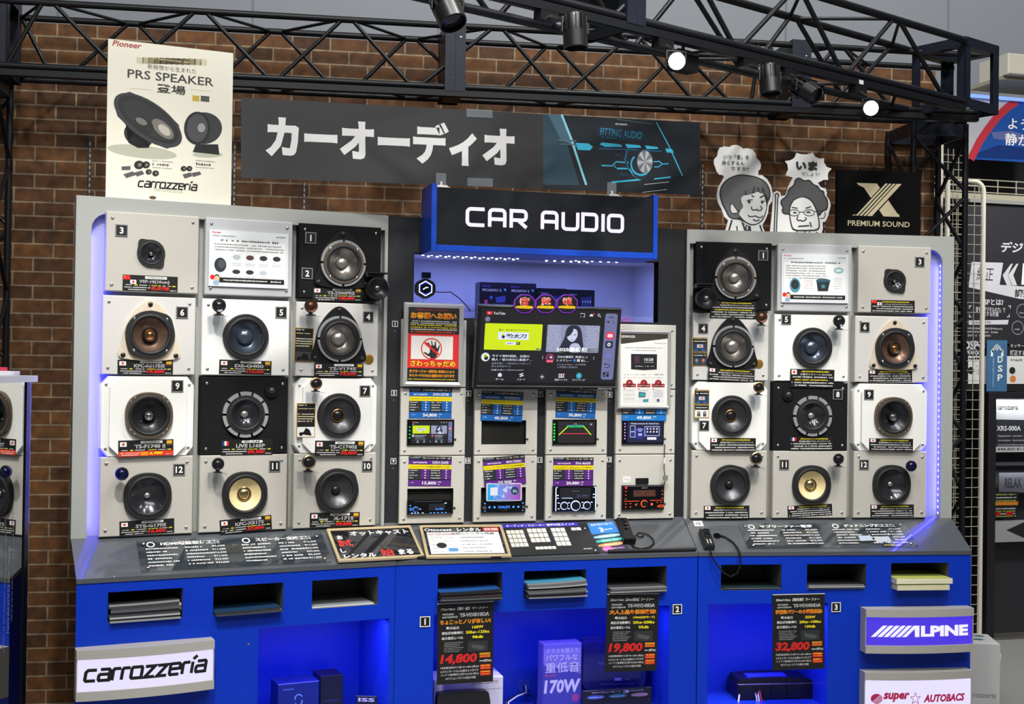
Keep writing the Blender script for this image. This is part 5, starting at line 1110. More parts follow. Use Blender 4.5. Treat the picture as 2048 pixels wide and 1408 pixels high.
for i in range(n):
    f = i/(n-1); c = [(.1, .66, .9), (.45, .6, .93), (.62, .45, .82), (.66, .3, .72)]; g = f*3; j = min(2, int(g)); fr = g-j; cc = [c[j][k]+(c[j+1][k]-c[j][k])*fr for k in range(3)]
    s.rect(-w*.93+w*1.86*(i+.5)/n, 0, w*1.86/n*1.01, h*1.8, .0084, em('#%02x%02x%02x' % tuple(int(v*255) for v in cc), 1.0))
R5 = random.Random(5)
for i in range(16): x = R5.uniform(-.8, .3)*w; y = R5.uniform(-.7, .6)*h; s.flat([(x, y), (x+R5.uniform(.1, .4)*w, y+R5.uniform(0, .5)*h), (x+R5.uniform(.1, .3)*w, y-R5.uniform(0, .4)*h)], .0086, em(('#bfe0f6', '#3aa0dc', '#8fb8ee', '#5a78d0')[i % 4], 1.0))
s.rect(-w*.58, h*.1, w*.42, h*.9, .0088, em('#e6e6f2', 1)); s.disc(w*.6, h*.15, h*.5, .0088, em('#2a3a5a', .8), 18); s.ring(w*.6, h*.15, h*.46, h*.52, .009, em('#5a8ac0', 1), 18); s.text('86', w*.6, h*.12, h*.5, h*.36, .0091, em('#bfe0ff', 1), 0); s.build('screen', t)
MB().box(-w*.5, w*.5, -h*1.02, -h*.82, .0, .014, mat('clip_clear', '#a8b4c4', .1, alpha=.5)).box(-w*.3, w*.3, h*.84, h*1.0, .0, .014, mat('clip_clear')).build('clip', t)
# double height lower units
t, w, h, D = unit(UN[(2, 2)], 'head_unit', 'double height stereo with white side lights and three dials')
MB().box(-w, w, -h, h, 0, D+.006, PLASG, .003).build('body', t); D += .006; L_ = lambda x, y: ((x-416)/206*w, (1115-y)/121*h)
s = MB(); WL = em('#aebcff', 1.8)
for x0_, x1_ in ((238, 243), (612, 604)): s.stroke([L_(x0_, 1005), L_(x0_, 1228)], .0035, D+.0005, WL); s.stroke([L_(x0_, 1005), L_(x0_+(18 if x0_ < 300 else -18), 1005)], .002, D+.0005, WL)
s.rect(*L_(420, 1065), w*1.4, h*.9, D+.0003, em('#0d1018', 1)); s.text('33 PM', *L_(485, 1090), w*.5, h*.22, D+.0006, em('#5a6a9a', 1), -.01); s.stroke([L_(295, 1107), L_(380, 1107), L_(395, 1112)], .0015, D+.0006, WL); s.text('Pioneer', *L_(425, 1040), w*.3, h*.06, D+.0006, pr('#8a8c90'))
for x, y in ((265, 1153), (265, 1208), (360, 1152), (360, 1208), (488, 1150), (488, 1204), (575, 1150), (255, 1080), (255, 1107), (594, 1075), (594, 1103)): s.rect(*L_(x, y), .008, .003, D+.0005, WL)
for x, r_ in ((316, .014), (423, .018), (530, .014)): s.ring(*L_(x, 1180), r_*.92, r_*1.12, D+.0005, WL, 28)
s.build('lit_display', t)
for x, r_ in ((316, .0125), (423, .0165), (530, .0125)):
    cx_, cy_ = L_(x, 1180); MB().lathe([(r_, 0), (r_*.95, .009), (r_*.85, .011), (.0001, .0112)], mat('dial_steel', '#3a3d42', .22, .8), 28).build('dial', t, T(cx_, cy_, D))
t, w, h, D = unit(UN[(3, 2)], 'head_unit', 'double height stereo glowing red and orange')
MB().box(-w, w, -h, h, 0, D+.006, PLASG, .003).build('body', t); D += .006; L_ = lambda x, y: ((x-1060)/197*w, (1103-y)/116*h); RD = em('#ff4a20', 1.7); RD2 = em('#5a1c10', 1)
s = MB().rect(*L_(1070, 1063), w*1.05, h*.52, D+.0003, em('#40211a', 1)); 
for i in range(5): s.micro(L_(965, 0)[0], L_(1165, 0)[0], L_(0, 1040+12*i)[1], .006, D+.0005, em('#6a3a2c', 1), i, .8)
s.stroke([L_(880, 1135), L_(1020, 1135)], .0012, D+.0005, RD); s.stroke([L_(1120, 1132), L_(1240, 1130)], .0012, D+.0005, RD); s.ring(*L_(1068, 1160), .0115, .0145, D+.0005, RD, 28)
for x, y in ((896, 1160), (896, 1190), (940, 1158), (940, 1190), (895, 1115), (895, 1078), (895, 1042), (1235, 1042), (1235, 1075), (1235, 1112), (1190, 1150), (1225, 1150), (1195, 1188)): s.rect(*L_(x, y), .005, .0025, D+.0005, RD)
s.disc(*L_(897, 1010), .0045, D+.0005, em('#ff1030', 2), 10); s.disc(*L_(1138, 1167), .005, D+.0005, RD, 12); s.stroke([L_(985, 1175), L_(995, 1165), L_(1000, 1160)], .004, D+.0005, RD); s.stroke([L_(1205, 1178), L_(1243, 1176), L_(1243, 1194), L_(1205, 1194)], .002, D+.0005, RD, True)
s.text('KENWOOD', *L_(1070, 1013), w*.26, h*.05, D+.0005, W); s.rect(0, h*.93, w*1.9, .002, D+.0004, pr('#6a6c70')); s.build('lit_display', t); cx_, cy_ = L_(1068, 1160)
MB().lathe([(.0115, 0), (.011, .011), (.0095, .013), (.0001, .0132)], PLASB, 28).build('dial', t, T(cx_, cy_, D))
a, b = FC.at(*e1((907, 935))[0], CPF); o = MB().box(-.0165, .0165, -.0125, .0125, 0, .0006, W); o.micro(-.01, .01, .001, .004, .0008, pr('#9a9a9a'), 1); o.micro(0, .013, -.006, .003, .0008, pr('#9a9a9a'), 2); tag(o.build('paper_label', M=FC.M(a, b, CPF+.0003)), 'small white paper label above the red glowing stereo', 'label')
a, b = FC.at(*e1((1050, 949))[0], CPF); tag(MB().box(-.027, .027, -.012, .012, 0, .003, PLASB).build('black_strip', M=FC.M(a, b, CPF+.0003)), 'small black rectangle stuck above the red glowing stereo', 'sticker')
P = [V3((*FC.at(*p, CPF+.02+dz), CPF+.02+dz)) for p, dz in zip(e1((1265, 600), (1262, 700), (1260, 760), (1258, 850), (1265, 890), (1272, 930), (1265, 965), (1255, 985)), (-.016, -.012, 0, .004, .006, .008, .01, .012))]
t = thing('lead_cable', 'thin grey lead with adapter hanging between the two right stereos', 'cable', FC.M(0, 0, 0))
MB().tube(P, .0018, PLASB, 6).build('wire', t); q = P[5]; MB().box(q.x-.009, q.x+.008, q.y-.006, q.y+.014, q.z-.005, q.z+.005, pr('#7d7d7a')).build('adapter', t); MB().box(P[2].x-.003, P[2].x+.003, P[2].y-.012, P[2].y+.012, P[2].z-.001, P[2].z+.0025, W).build('white_label', t)
# ------------------------------------------------------------------ framed notices and the monitor
def snap_frame(name, q, w, bw, fm, label, cat, th=.014):
    a, b, Wd, H, r = FC.quad(*q, w); t = thing(name, label, cat, FC.M(a, b, w-th, r)); x, y = Wd/2, H/2; f = MB()
    for (ax, ay, bx, by) in ((-x, -y, x, -y), (x, -y, x, y), (x, y, -x, y), (-x, y, -x, -y)):
        d = V3((bx-ax, by-ay)).normalized(); n = V3((-d.y, d.x)); P0, P1 = V3((ax, ay)), V3((bx, by)); I0 = P0+n*bw+d*bw; I1 = P1+n*bw-d*bw; M0 = P0+n*bw*.45+d*bw*.45; M1 = P1+n*bw*.45-d*bw*.45
        f.add([(*P0, 0), (*P1, 0), (*P1, th*.6), (*P0, th*.6), (*M1, th), (*M0, th), (*I1, th*.55), (*I0, th*.55)], [(0, 1, 2, 3), (3, 2, 4, 5), (5, 4, 6, 7)], fm)
    f.build('frame', t); MB().box(-x+bw*.5, x-bw*.5, -y+bw*.5, y-bw*.5, 0, th*.4, pr('#3a3a3c')).build('backing', t)
    return t, x-bw, y-bw, th*.4+.0006
t, w, h, z = snap_frame('framed_notice', n0((165, 140), (870, 168), (858, 1135), (155, 1128)), .035, .017, SILV, 'silver framed red and black do not touch notice', 'notice')
o = MB().rect(0, 0, w*2, h*2, z, pr('#1b1a1c')); Q = lambda x, y: (-w+(x-205)/615*2*w, h-(y-195)/880*2*h); z += .0003; OR = pr('#f0661c')
o.text('ご来店ありがとうございます', *Q(490, 222), w*1.32, h*.06, z, pr('#c03020'), 0)
o.text('お客様へお願い', *Q(510, 292), w*1.8, h*.185, z, pr('#f2d21a'), .05); o.text('お客様へお願い', *Q(510, 292), w*1.78, h*.165, z+.0003, pr('#ea4a1a'), .008)
for i, (y, c) in enumerate(((358, W), (382, W), (404, YE), (432, YE), (456, W), (484, OR))): o.micro(Q(235, 0)[0], Q(790, 0)[0], Q(0, y)[1], h*.045, z, c, i)
o.rect(0, Q(0, 710)[1], w*2, h*.92, z, pr('#d8262a')); o.rect(*Q(497, 670), w*1.64, h*.63, z+.0003, pr('#e6e4de')); zz = z+.0006
HB = pr('#1e2226'); H_ = lambda *p: [Q(*q) for q in p]
for pl in (((462, 660), (440, 612), (452, 606), (490, 660)), ((492, 650), (482, 590), (492, 585), (508, 650)), ((522, 650), (530, 595), (541, 596), (545, 655)), ((555, 690), (583, 635), (592, 640), (572, 720)), ((455, 775), (400, 735), (395, 722), (430, 730), (470, 760))): o.flat(H_(*pl), zz, HB)
o.flat(smooth(H_((462, 655), (500, 640), (548, 650), (568, 710), (555, 770), (545, 808), (490, 806), (470, 775), (450, 745), (475, 720)), 2), zz, HB)
o.ring(*Q(490, 682), w*.37, w*.41, zz+.0004, RE, 40); o.stroke(H_((408, 610), (575, 748)), w*.09, zz+.0005, RE)
o.text('さわっちゃだめ', *Q(512, 860), w*1.78, h*.175, zz, pr('#b01812'), .06); o.text('さわっちゃだめ', *Q(512, 860), w*1.76, h*.165, zz+.0003, YE, .02)
for y, tx in ((952, 'サブウーファー視聴は ①番ユニット'), (1002, 'サイバーナビのみと接続されております')): o.text(tx, *Q(503, y), w*1.78, h*.085, z, pr('#f2d21a'), .05); o.text(tx, *Q(503, y), w*1.77, h*.075, z+.0003, pr('#ea4a1a'), .0)
o.micro(Q(215, 0)[0], Q(785, 0)[0], Q(0, 1046)[1], h*.035, z, YE, 8); o.build('printed_notice', t)
t, w, h, z = snap_frame('framed_brochure', n1((1045, 470), (1655, 480), (1660, 1395), (1025, 1395)), .035, .013, SILV, 'silver framed white stereo brochure on the upper right of the dark board', 'brochure')
o = MB().rect(0, 0, w*2, h*2, z, pr('#efeeea')); Q = lambda x, y: (-w+(x-1058)/565*2*w, h-(y-508)/850*2*h); z += .0003; H_ = lambda *p: [Q(*q) for q in p]
o.flat(H_((1058, 508), (1623, 508), (1623, 560), (1058, 632)), z, pr('#3a3733')); o.text('KENWOOD', *Q(1145, 543), w*.58, h*.07, z+.0003, W, .02)
o.micro(*[Q(x, 0)[0] for x in (1460, 1605)], Q(0, 620)[1], h*.03, z, pr('#8a8a88'), 3); o.micro(*[Q(x, 0)[0] for x in (1110, 1560)], Q(0, 675)[1], h*.035, z, pr('#8a8a88'), 4); o.micro(*[Q(x, 0)[0] for x in (1190, 1480)], Q(0, 705)[1], h*.03, z, pr('#8a8a88'), 5)
o.flat(H_((1180, 748), (1495, 748), (1493, 930), (1340, 940), (1182, 930)), z, pr('#1c2024')); o.text('10:28', *Q(1395, 812), w*.38, h*.075, z+.0003, W); o.rect(*Q(1252, 815), w*.22, h*.2, z+.0003, pr('#4a2a3c')); o.micro(*[Q(x, 0)[0] for x in (1340, 1450)], Q(0, 845)[1], h*.025, z+.0003, W, 2); o.micro(*[Q(x, 0)[0] for x in (1215, 1460)], Q(0, 893)[1], h*.03, z+.0003, W, 3, .4)
o.micro(*[Q(x, 0)[0] for x in (1095, 1440)], Q(0, 992)[1], h*.03, z, pr('#7a8a84'), 6, .6); o.micro(*[Q(x, 0)[0] for x in (1465, 1590)], Q(0, 990)[1], h*.035, z, pr('#6a3a4a'), 7); o.micro(*[Q(x, 0)[0] for x in (1095, 1590)], Q(0, 1028)[1], h*.03, z, pr('#b9a09a'), 8, .6)
for i, x in enumerate((1165, 1338, 1512)):
    o.rect(*Q(x, 1120), w*.55, h*.1, z, pr('#a02a2e')); o.disc(*Q(x, 1095), w*.15, z, pr('#a02a2e'), 16); o.micro(Q(x-70, 0)[0], Q(x+70, 0)[0], Q(0, 1122)[1], h*.035, z+.0003, pr('#f0c8c8'), i); o.text('123'[i], *Q(x, 1088), w*.04, h*.03, z+.0003, W)
    o.rect(*Q(x, 1240), w*.55, h*.42, z, pr('#e6e5e2')); o.rect(*Q(x-60, 1165), w*.05, h*.03, z+.0003, pr('#c83a3a')); o.micro(Q(x-40, 0)[0], Q(x+50, 0)[0], Q(0, 1180)[1], h*.025, z+.0003, pr('#a0a0a0'), i)
o.flat(H_((1278, 1195), (1360, 1205), (1355, 1258), (1278, 1262)), z+.0004, pr('#1d4a52')); o.flat(H_((1288, 1205), (1352, 1212), (1348, 1250), (1288, 1252)), z+.0006, pr('#3fa0a8')); o.flat(H_((1328, 1285), (1395, 1280), (1392, 1315), (1328, 1318)), z+.0004, pr('#3f94a0')); o.rect(*Q(1512, 1225), w*.4, h*.16, z+.0004, pr('#cfcfd6')); o.rect(*Q(1512, 1297), w*.12, h*.08, z+.0004, pr('#3a5a80'))
o.micro(*[Q(x, 0)[0] for x in (1110, 1220)], Q(0, 1230)[1], h*.02, z+.0003, pr('#90b090'), 1); o.micro(*[Q(x, 0)[0] for x in (1110, 1220)], Q(0, 1280)[1], h*.02, z+.0003, pr('#9090a0'), 2); o.build('printed_sheet', t)
# monitor, leaning slightly forward at the top
ML = FC.quad((953, 611), (1240, 613.5), (1231, 781.5), (949, 779), .1)
mf = Frame((ML[0], -.1, ML[1]), (1, 0, 0), (0, -.18, 1)); mw, mh = ML[2]/2, ML[3]/2
t = thing('floating_monitor', 'black floating monitor showing a video site, in front of the niche', 'monitor', mf.M(0, 0, -.012)); D = .024
MB().box(-mw, mw, -mh, mh, -.012, D, PLASB, .004).build('housing', t)
MB().box(-mw*.97, mw*.99, -mh+.012, -mh+.016, D, D+.003, mat('bezel_steel', '#8a8c8c', .3, .7)).build('bezel_strip', t)
s = MB(); tube_home(s, -mw*.955, mw*.975, -mh*.83, mh*.93, D+.0004, 2); s.text('KENWOOD', mw*.84, -mh*.955, mw*.2, mh*.03, D+.0004, W); s.disc(mw*.5, -mh*.95, .0016, D+.0004, em('#3a5aff', 2), 8); s.build('screen', t)
MB().rod((0, 0, -.01), (0, -.02, -.1), .018, PLASB, 16).box(-.07, .07, -.07, .05, -.085, -.075, PLASB).build('mount_arm', t)
MW_ = FC
for (px, py), ch, lb in (((1051, 608.5), '音', 'leftmost'), ((1093.5, 608.5), '魅', 'middle'), ((1136.5, 608.5), '魂', 'rightmost')):
    a, b = mf.at(px, py, D+.003); r = .0405; o = MB(); pts = []
    for i in range(60): aa = math.tau*i/60; k = 1+.07*abs(math.sin(aa*4)); pts.append((r*k*math.cos(aa), r*.86*k*math.sin(aa)))
    o.poly(pts, 0, .003, pr('#7a2ab8'), pr('#7a2ab8')); o.flat([(x*.9, y*.9) for x, y in pts], .0033, pr('#1a161c')); 
    o.text(ch, 0, .009, .040, .033, .0036, W, .07); o.text(ch, 0, .009, .038, .031, .0039, pr('#e04030'), .012)
    o.flat(smooth([(-.032, -.017), (.03, -.018), (.034, -.012), (.028, -.007), (-.03, -.008), (-.034, -.013)], 2), .0036, pr('#f4d800')); o.micro(-.027, .026, -.0125, .006, .0039, pr('#c88a10'), 3)
    tag(o.build('cloud_sticker', M=mf.M(a, b, D-.0115)), 'purple edged cloud sticker with a red character, %s of three on the monitor top' % lb, 'sticker')
# ------------------------------------------------------------------ things inside the niche
NF = .0
def niche_box(q, y, dep, label, kind):
    a, b, Wd, H, r = FC.quad(*q, -y); t_ = thing('product_box', label, 'box', FC.M(a, NZ0+H/2+.0005, -y)); w, h = Wd/2, H/2
    MB().box(-w, w, -h, h, -dep, 0, mat('box_navy', '#16182a', .35)).build('carton', t_); o = MB(); z = .0004
    if kind == 0:
        o.text('Ottocast', -w*.55, h*.8, w*.6, h*.08, z, pr('#7a5ad0')); o.text('PICASOU 2', -w*.15, h*.58, w*1.3, h*.13, z, W, .015); o.rect(w*.75, h*.62, w*.14, h*.12, z, pr('#58b8e0')); o.rect(-w*.55, -h*.05, w*.2, h*.2, z, pr('#e8489a')); o.rect(-w*.2, h*.18, w*.18, h*.16, z, pr('#5078e0'))
        o.flat([(w*.1, h*.2), (w*.8, h*.3), (w*.75, -h*.05), (w*.15, -h*.1)], z, pr('#4a52b0')); o.flat([(w*.4, -h*.7), (w*.95, -h*.6), (w*.95, -h*.98), (w*.45, -h*.98)], z, pr('#e83a80')); o.stroke(rrect(-w*.6, w*.2, -h*.95, -h*.35, w*.15), w*.05, z, pr('#5a62a0'), True); o.ring(-w*.2, -h*.7, w*.16, w*.22, z, pr('#3a5ae0'), 16)
    else:
        o.text('Ottocast', -w*.55, h*.7, w*.5, h*.1, z, pr('#a8b0e0')); o.flat([(0, h*.5), (w*.8, h*.6), (w*.78, -h*.1), (.05*w, -h*.2)], z, pr('#2c3a8a'))
        for i in range(4): o.rect(w*(.15+.18*i), h*.25, w*.09, h*.14, z+.0002, pr(('#9ac0f0', '#e0a0d0', '#a0e0d0', '#d0d0f0')[i]))
        o.ring(-w*.1, -h*.9, w*.5, w*.56, z, pr('#4a4a80'), 16, 10, 170); o.text('P3', w*.7, -h*.72, w*.38, h*.3, z, W, .02, .2)
    o.build('printed_front', t_)
niche_box([(959, 563), (1017, 566), (1017, 640), (959, 637)], .1, .07, 'dark product box with pink corner at the left end of the niche row', 0)
niche_box([(1017.5, 566), (1072, 567), (1072, 641), (1017.5, 639)], .1, .07, 'dark product box with pink corner, second from left in the niche', 0)
niche_box([(1075, 575), (1133, 577), (1133, 641), (1075, 640)], .09, .06, 'low dark product box, third from left in the niche', 1)
niche_box([(1133.5, 577), (1189, 580), (1189, 642), (1133.5, 641)], .09, .06, 'low dark product box at the right end of the niche row', 1)
a, b = FC.at(851, 577, .0); t = thing('wireless_adapter', 'black hexagonal adapter with a glowing blue ring in the niche corner', 'adapter', FC.M(a, b, 0))
hx = [(.041*math.cos(math.radians(30+60*i+d)), .038*math.sin(math.radians(30+60*i+d))) for i in range(6) for d in (-10, 10)]
MB().poly(hx, -.02, 0, PLASB).build('body', t); s = MB().poly([(x*.66, y*.66) for x, y in hx], 0, .002, em('#2a4ad8', 1.2)); s.poly([(x*.52, y*.52) for x, y in hx], 0, .003, PLASG); s.ring(0, 0, .026, .029, .0024, em('#e0ecff', 2.5), 6, 30, 390); s.stroke([(-.01, -.004), (.0, .003), (.01, .004)], .004, .0034, em('#e0ecff', 1.5)); s.build('glowing_ring', t)
MB().tube([(.036, -.01, -.012), (.06, -.012, -.012), (.1, -.01, -.01), (.13, -.03, -.01), (.165, -.062, -.01), (.18, -.08, -.02)], .0022, PLASB).build('cable', t); MB().box(-.012, .022, .04, .062, -.03, -.01, mat('tweeter_blue')).build('clip', t); MB().box(-.05, .05, -.062, -.058, -.05, .0, CLEAR).box(-.002, .002, -.058, .01, -.04, -.038, CLEAR).build('clear_stand', t)
a, b = FC.at(1290, 614, -.27); tag(MB().lathe([(.009, 0), (.009, .004), (.0001, .0045)], mat('plug_blue', '#3238a0', .4), 16).build('hole_cover', M=FC.M(a, b, -.2815)), 'small round blue hole cover on the niche back', 'cover')
a, b = FC.at(1252, 630, -.1); o = MB().tube([(-.024, 0, 0), (-.01, .008, 0), (.012, .01, .005), (.022, .006, .01), (.02, -.004, .01), (-.024, -.004, 0)], .003, pr('#d86aa8'), 6, True); tag(o.build('pink_strap', M=FC.M(a, NZ0+.008, -.1)), 'pink loop strap lying in the niche right of the monitor', 'strap')
# ------------------------------------------------------------------ blue cabinets
c3 = lambda *p: ps(130, 1040, 3.826, *p)
c6 = lambda *p: ps(640, 1030, 3.724, *p)
c9 = lambda *p: ps(980, 1030, 3.724, *p)
cR = lambda *p: ps(1360, 1030, 3.7235, *p)
cS = lambda *p: ps(1680, 1030, 3.7255, *p)
SLOT_IN = mat('slot_grey', '#5b5c5a', .5); NIB = mat('niche_blue', '#1a3cb4', .3)
def fq(F, q, w=DESK):
    P = [F.at(*p, w) for p in q]
    return ((P[0][0]+P[3][0])/2, (P[1][0]+P[2][0])/2, (P[2][1]+P[3][1])/2, (P[0][1]+P[1][1])/2)
slots = {'L': [c3((330, 552), (900, 522), (902, 750), (327, 788)), c3((1135, 508), (1668, 480), (1670, 700), (1135, 725)), [(624, 1161.5), (756.3, 1153.5), (756.3, 1209.4), (624, 1218)]],
         'C': [c6((877, 440), (1357, 425), (1357, 625), (877, 645)), c9((255, 422), (716, 403), (716, 600), (252, 618)), c9((872, 397), (1315, 378), (1315, 572), (872, 583))],
         'R': [cR((307, 372), (757, 367), (755, 555), (303, 563)), [(1614.3, 1128.6), (1731.8, 1127), (1731.8, 1177), (1613.6, 1179)], cS((380, 357), (808, 357), (808, 545), (380, 548))]}
bays = {'L': [(516.3, 1256.4), (778, 1237), (778, 1300), (516.3, 1320)], 'C': [(867, 1231), (1338.5, 1209), (1338.5, 1300), (867, 1310)], 'R': [(1415.9, 1207.8), (1655, 1206), (1655, 1300), (1415.9, 1300)]}
EXT = {'L': (0, LL-.0142), 'C': (P2.x+.0142, P3.x-.0125), 'R': (.0125, LR)}
SLOTR, BAYR = {}, {}
for S, F, nm in (('L', FL, 'left'), ('C', FC, 'centre'), ('R', FR, 'right')):
    x0, x1 = EXT[S]; t = thing('display_cabinet', 'blue %s cabinet with brochure slots under the sloping worktop' % nm, 'cabinet', F.M(0, 0, 0) @ T((x0+x1)/2, 0, 0)); xc = (x0+x1)/2
    hs = [fq(F, q) for q in slots[S]]; by = fq(F, bays[S]); by = (by[0], by[1], .12, by[3]); SLOTR[S] = hs; BAYR[S] = by
    L_ = lambda h: (h[0]-xc, h[1]-xc, h[2], h[3])
    zt = ZD-.012; f = MB().grid(x0-xc+.0012, x1-xc-.0012, .0, zt, [L_(h) for h in hs]+[L_(by)], DESK, BLUE)
    b0, b1 = (x0-xc, x1-xc); ins = .035
    for s_ in (0, 1):       # side panels
        xs = b0+.0012 if s_ == 0 else b1-.0012; xb = xs+(.2 if (S == 'L' and s_ == 0) else -.03 if (S == 'R' and s_ == 1) else ins if s_ == 0 else -ins)
        f.add([(xs, 0, DESK), (xs, zt, DESK), (xb, ZB-.03, -.3), (xb, 0, -.3)], [(0, 1, 2, 3) if s_ == 0 else (3, 2, 1, 0)], BLUE)
    i0, i1 = (b0+(.2 if S == 'L' else ins), b1-(.03 if S == 'R' else ins))
    f.add([(i0, 0, -.3), (i1, 0, -.3), (i1, ZB-.03, -.3), (i0, ZB-.03, -.3)], [(3, 2, 1, 0)], BLUE)
    f.build('body', t)
    for h in hs: MB().pocket(L_(h), DESK-.0005, .24, SLOT_IN).build('brochure_slot', t)
    n_ = MB(); q = L_(by); n_.pocket(q, DESK-.0005, .32, NIB); n_.build('open_bay', t)
    # sloping worktop slab, mitred at the joints
    a0 = .0 if S == 'L' else .0142 if S == 'C' else -.0125
    m0 = 0 if S == 'L' else -.0142 if S == 'C' else -.0125
    m1 = 0 if S == 'R' else .0125 if S == 'C' else .0142
    g = .0006
    pts = [(b0+g, DESK+.003), (b1-g, DESK+.003), (b1+m1-g, -.012), (b0+m0+g, -.012)]
    zz = lambda w_: ZD+(ZB-ZD)*(DESK-w_)/DESK
    vs = [(x, zz(w_)-.0008, w_) for x, w_ in pts]+[(x, zz(w_)-.016, w_) for x, w_ in pts]
    MB().add(vs, [(0, 1, 2, 3), (7, 6, 5, 4)]+[(i+4, (i+1) % 4+4, (i+1) % 4, i) for i in range(4)], TOPM).build('worktop', t)
    if S == 'L': MB().lathe([(.0045, 0), (.0045, .002), (.0001, .003)], CHROME, 10).build('screw', t, T(F.at(*c3((1405, 945))[0], DESK)[0]-xc, F.at(*c3((1405, 945))[0], DESK)[1], DESK))
    d = lamp('bay_light', 'AREA', (0, 0, 0), 3.0, (.24, .19, 1), shape='RECTANGLE', size=(by[1]-by[0])*.9, size_y=.02)
    mm = Matrix((F.u, F.w, UP)).transposed().to_4x4(); mm.translation = F.o+F.u*((by[0]+by[1])/2)+UP*(by[3]-.012)+F.w*(DESK-.04); d.matrix_world = mm
    k = MB().box(q[0]+.02, q[1]-.02, q[3]-.008, q[3]-.002, DESK-.05, DESK-.042, em('#6a5cff', 4)).build('bay_light_bar', t); k['label'] = 'glowing blue light bar'
# brochures in the slots
def brochures(S, F, i, n, th, topc, sidec, label, group, slump=0, stick=.02, sm=.8, x_shift=0, xw=.94):
    x0, x1, z0, z1 = SLOTR[S][i]; R_ = random.Random(i*7+ord(S)); z = z0+.0006
    for k in range(n):
        W_ = (x1-x0)*xw; dp = .21; dx = R_.uniform(-.006, .006)+x_shift; dw = R_.uniform(-.012, .008)+stick; top = k == n-1
        v = []; nx = 6; th_ = th*R_.uniform(.8, 1.15); cx_ = (x0+x1)/2+dx
        for j in range(nx+1):
            x = max(x0+.001, min(x1-.001, cx_-W_/2+W_*j/nx)); sag = slump*((j/nx)**2)*(k+1)/n
            for zz_, ww in ((0, 0), (th_, 0), (th_, -dp), (0, -dp)): v.append((x, z+zz_+sag, DESK+dw+ww))
        fs = [(j*4+a, (j+1)*4+a, (j+1)*4+(a+1) % 4, j*4+(a+1) % 4) for j in range(nx) for a in range(4)]+[(3, 2, 1, 0), tuple(nx*4+a for a in range(4))]
        o = MB().add(v, fs, pr(sidec[k % len(sidec)]))
        if top or k % 3 == 2:
            tz = [(x_, z_+.0003, w_) for (x_, z_, w_) in v]; o.add([tz[j*4+1] for j in range(nx+1)]+[tz[j*4+2] for j in range(nx+1)], [(j, j+1, j+nx+2, j+nx+1) for j in range(nx)], pr(topc if top else '#3a3c40'))
        tag(o.build('brochure', M=F.M(0, 0, 0)), label, 'brochure', group)
        z += th_*1.02+.0003
brochures('L', FL, 0, 9, .0064, '#26282c', ['#8e9092', '#55585c', '#a8aaac', '#3c3e42'], 'grey edged brochure stacked thick in the leftmost cabinet slot', 'brochures in the leftmost slot', .004, .006)
brochures('L', FL, 1, 3, .0035, '#1a3a5c', ['#3c4048', '#b8babc', '#2a2c30'], 'dark thin brochure in the middle slot of the left cabinet', 'brochures in the middle left slot', .005, .022)
brochures('L', FL, 2, 1, .004, '#8e9498', ['#d8dadc'], 'pale grey sheet lying flat in the nearly empty slot of the left cabinet', None, 0, -.004)
brochures('C', FC, 0, 7, .005, '#1f4f92', ['#2c2e33', '#5a5c60', '#1e2024', '#4a2a2c'], 'blue topped brochure in the slot above the 14,800 price board', 'brochures above the first price board', .006, .028)
brochures('C', FC, 1, 9, .0062, '#3f8fb0', ['#8a8c8e', '#3a3c40', '#a2a4a6', '#66686c'], 'turquoise topped brochure in the centre slot between two price boards', 'brochures in the centre slot', .009, .03)
brochures('C', FC, 2, 5, .0048, '#3a3c40', ['#6c6e70', '#8e9092', '#4a4c50'], 'grey brochure in the slot above the 19,800 price board', 'brochures above the second price board', .0, .02)
brochures('R', FR, 0, 2, .0032, '#20343a', ['#3c4446', '#58605e'], 'dark brochure in the slot behind the hanging black cable', 'brochures behind the cable', 0, -.006)
brochures('R', FR, 1, 4, .0035, '#2a2c30', ['#8e9092', '#3c3e40', '#c8caca'], 'dark brochure in the slot above the 32,800 price board', 'brochures above the third price board', 0, .004)
brochures('R', FR, 2, 1, .021, '#a8b070', ['#d2cfae'], 'thick pale yellow pad at the bottom of the rightmost slot', None, 0, .04, xw=.9, x_shift=-.004)
x0, x1, z0, z1 = SLOTR['R'][2]
o = MB().box(x0+.004, x1-.003, z0+.0235, z0+.0445, DESK-.16, DESK+.044, pr('#dcd9bd'), .002); o.rect((x0+x1)/2, z0+.03, 0.0001, .0001, DESK+.0442, pr('#dcd9bd'))
o.add([(x0+.004, z0+.0448, DESK+.043), (x1-.003, z0+.0448, DESK+.043), (x1-.003, z0+.0455, DESK-.16), (x0+.004, z0+.0475, DESK-.16)], [(0, 1, 2, 3)], pr('#b4bd62'))
tag(o.build('paper_pad', M=F.M(0, 0, 0)), 'thick pale pad with yellow green cover on top in the rightmost slot', 'paper pad')
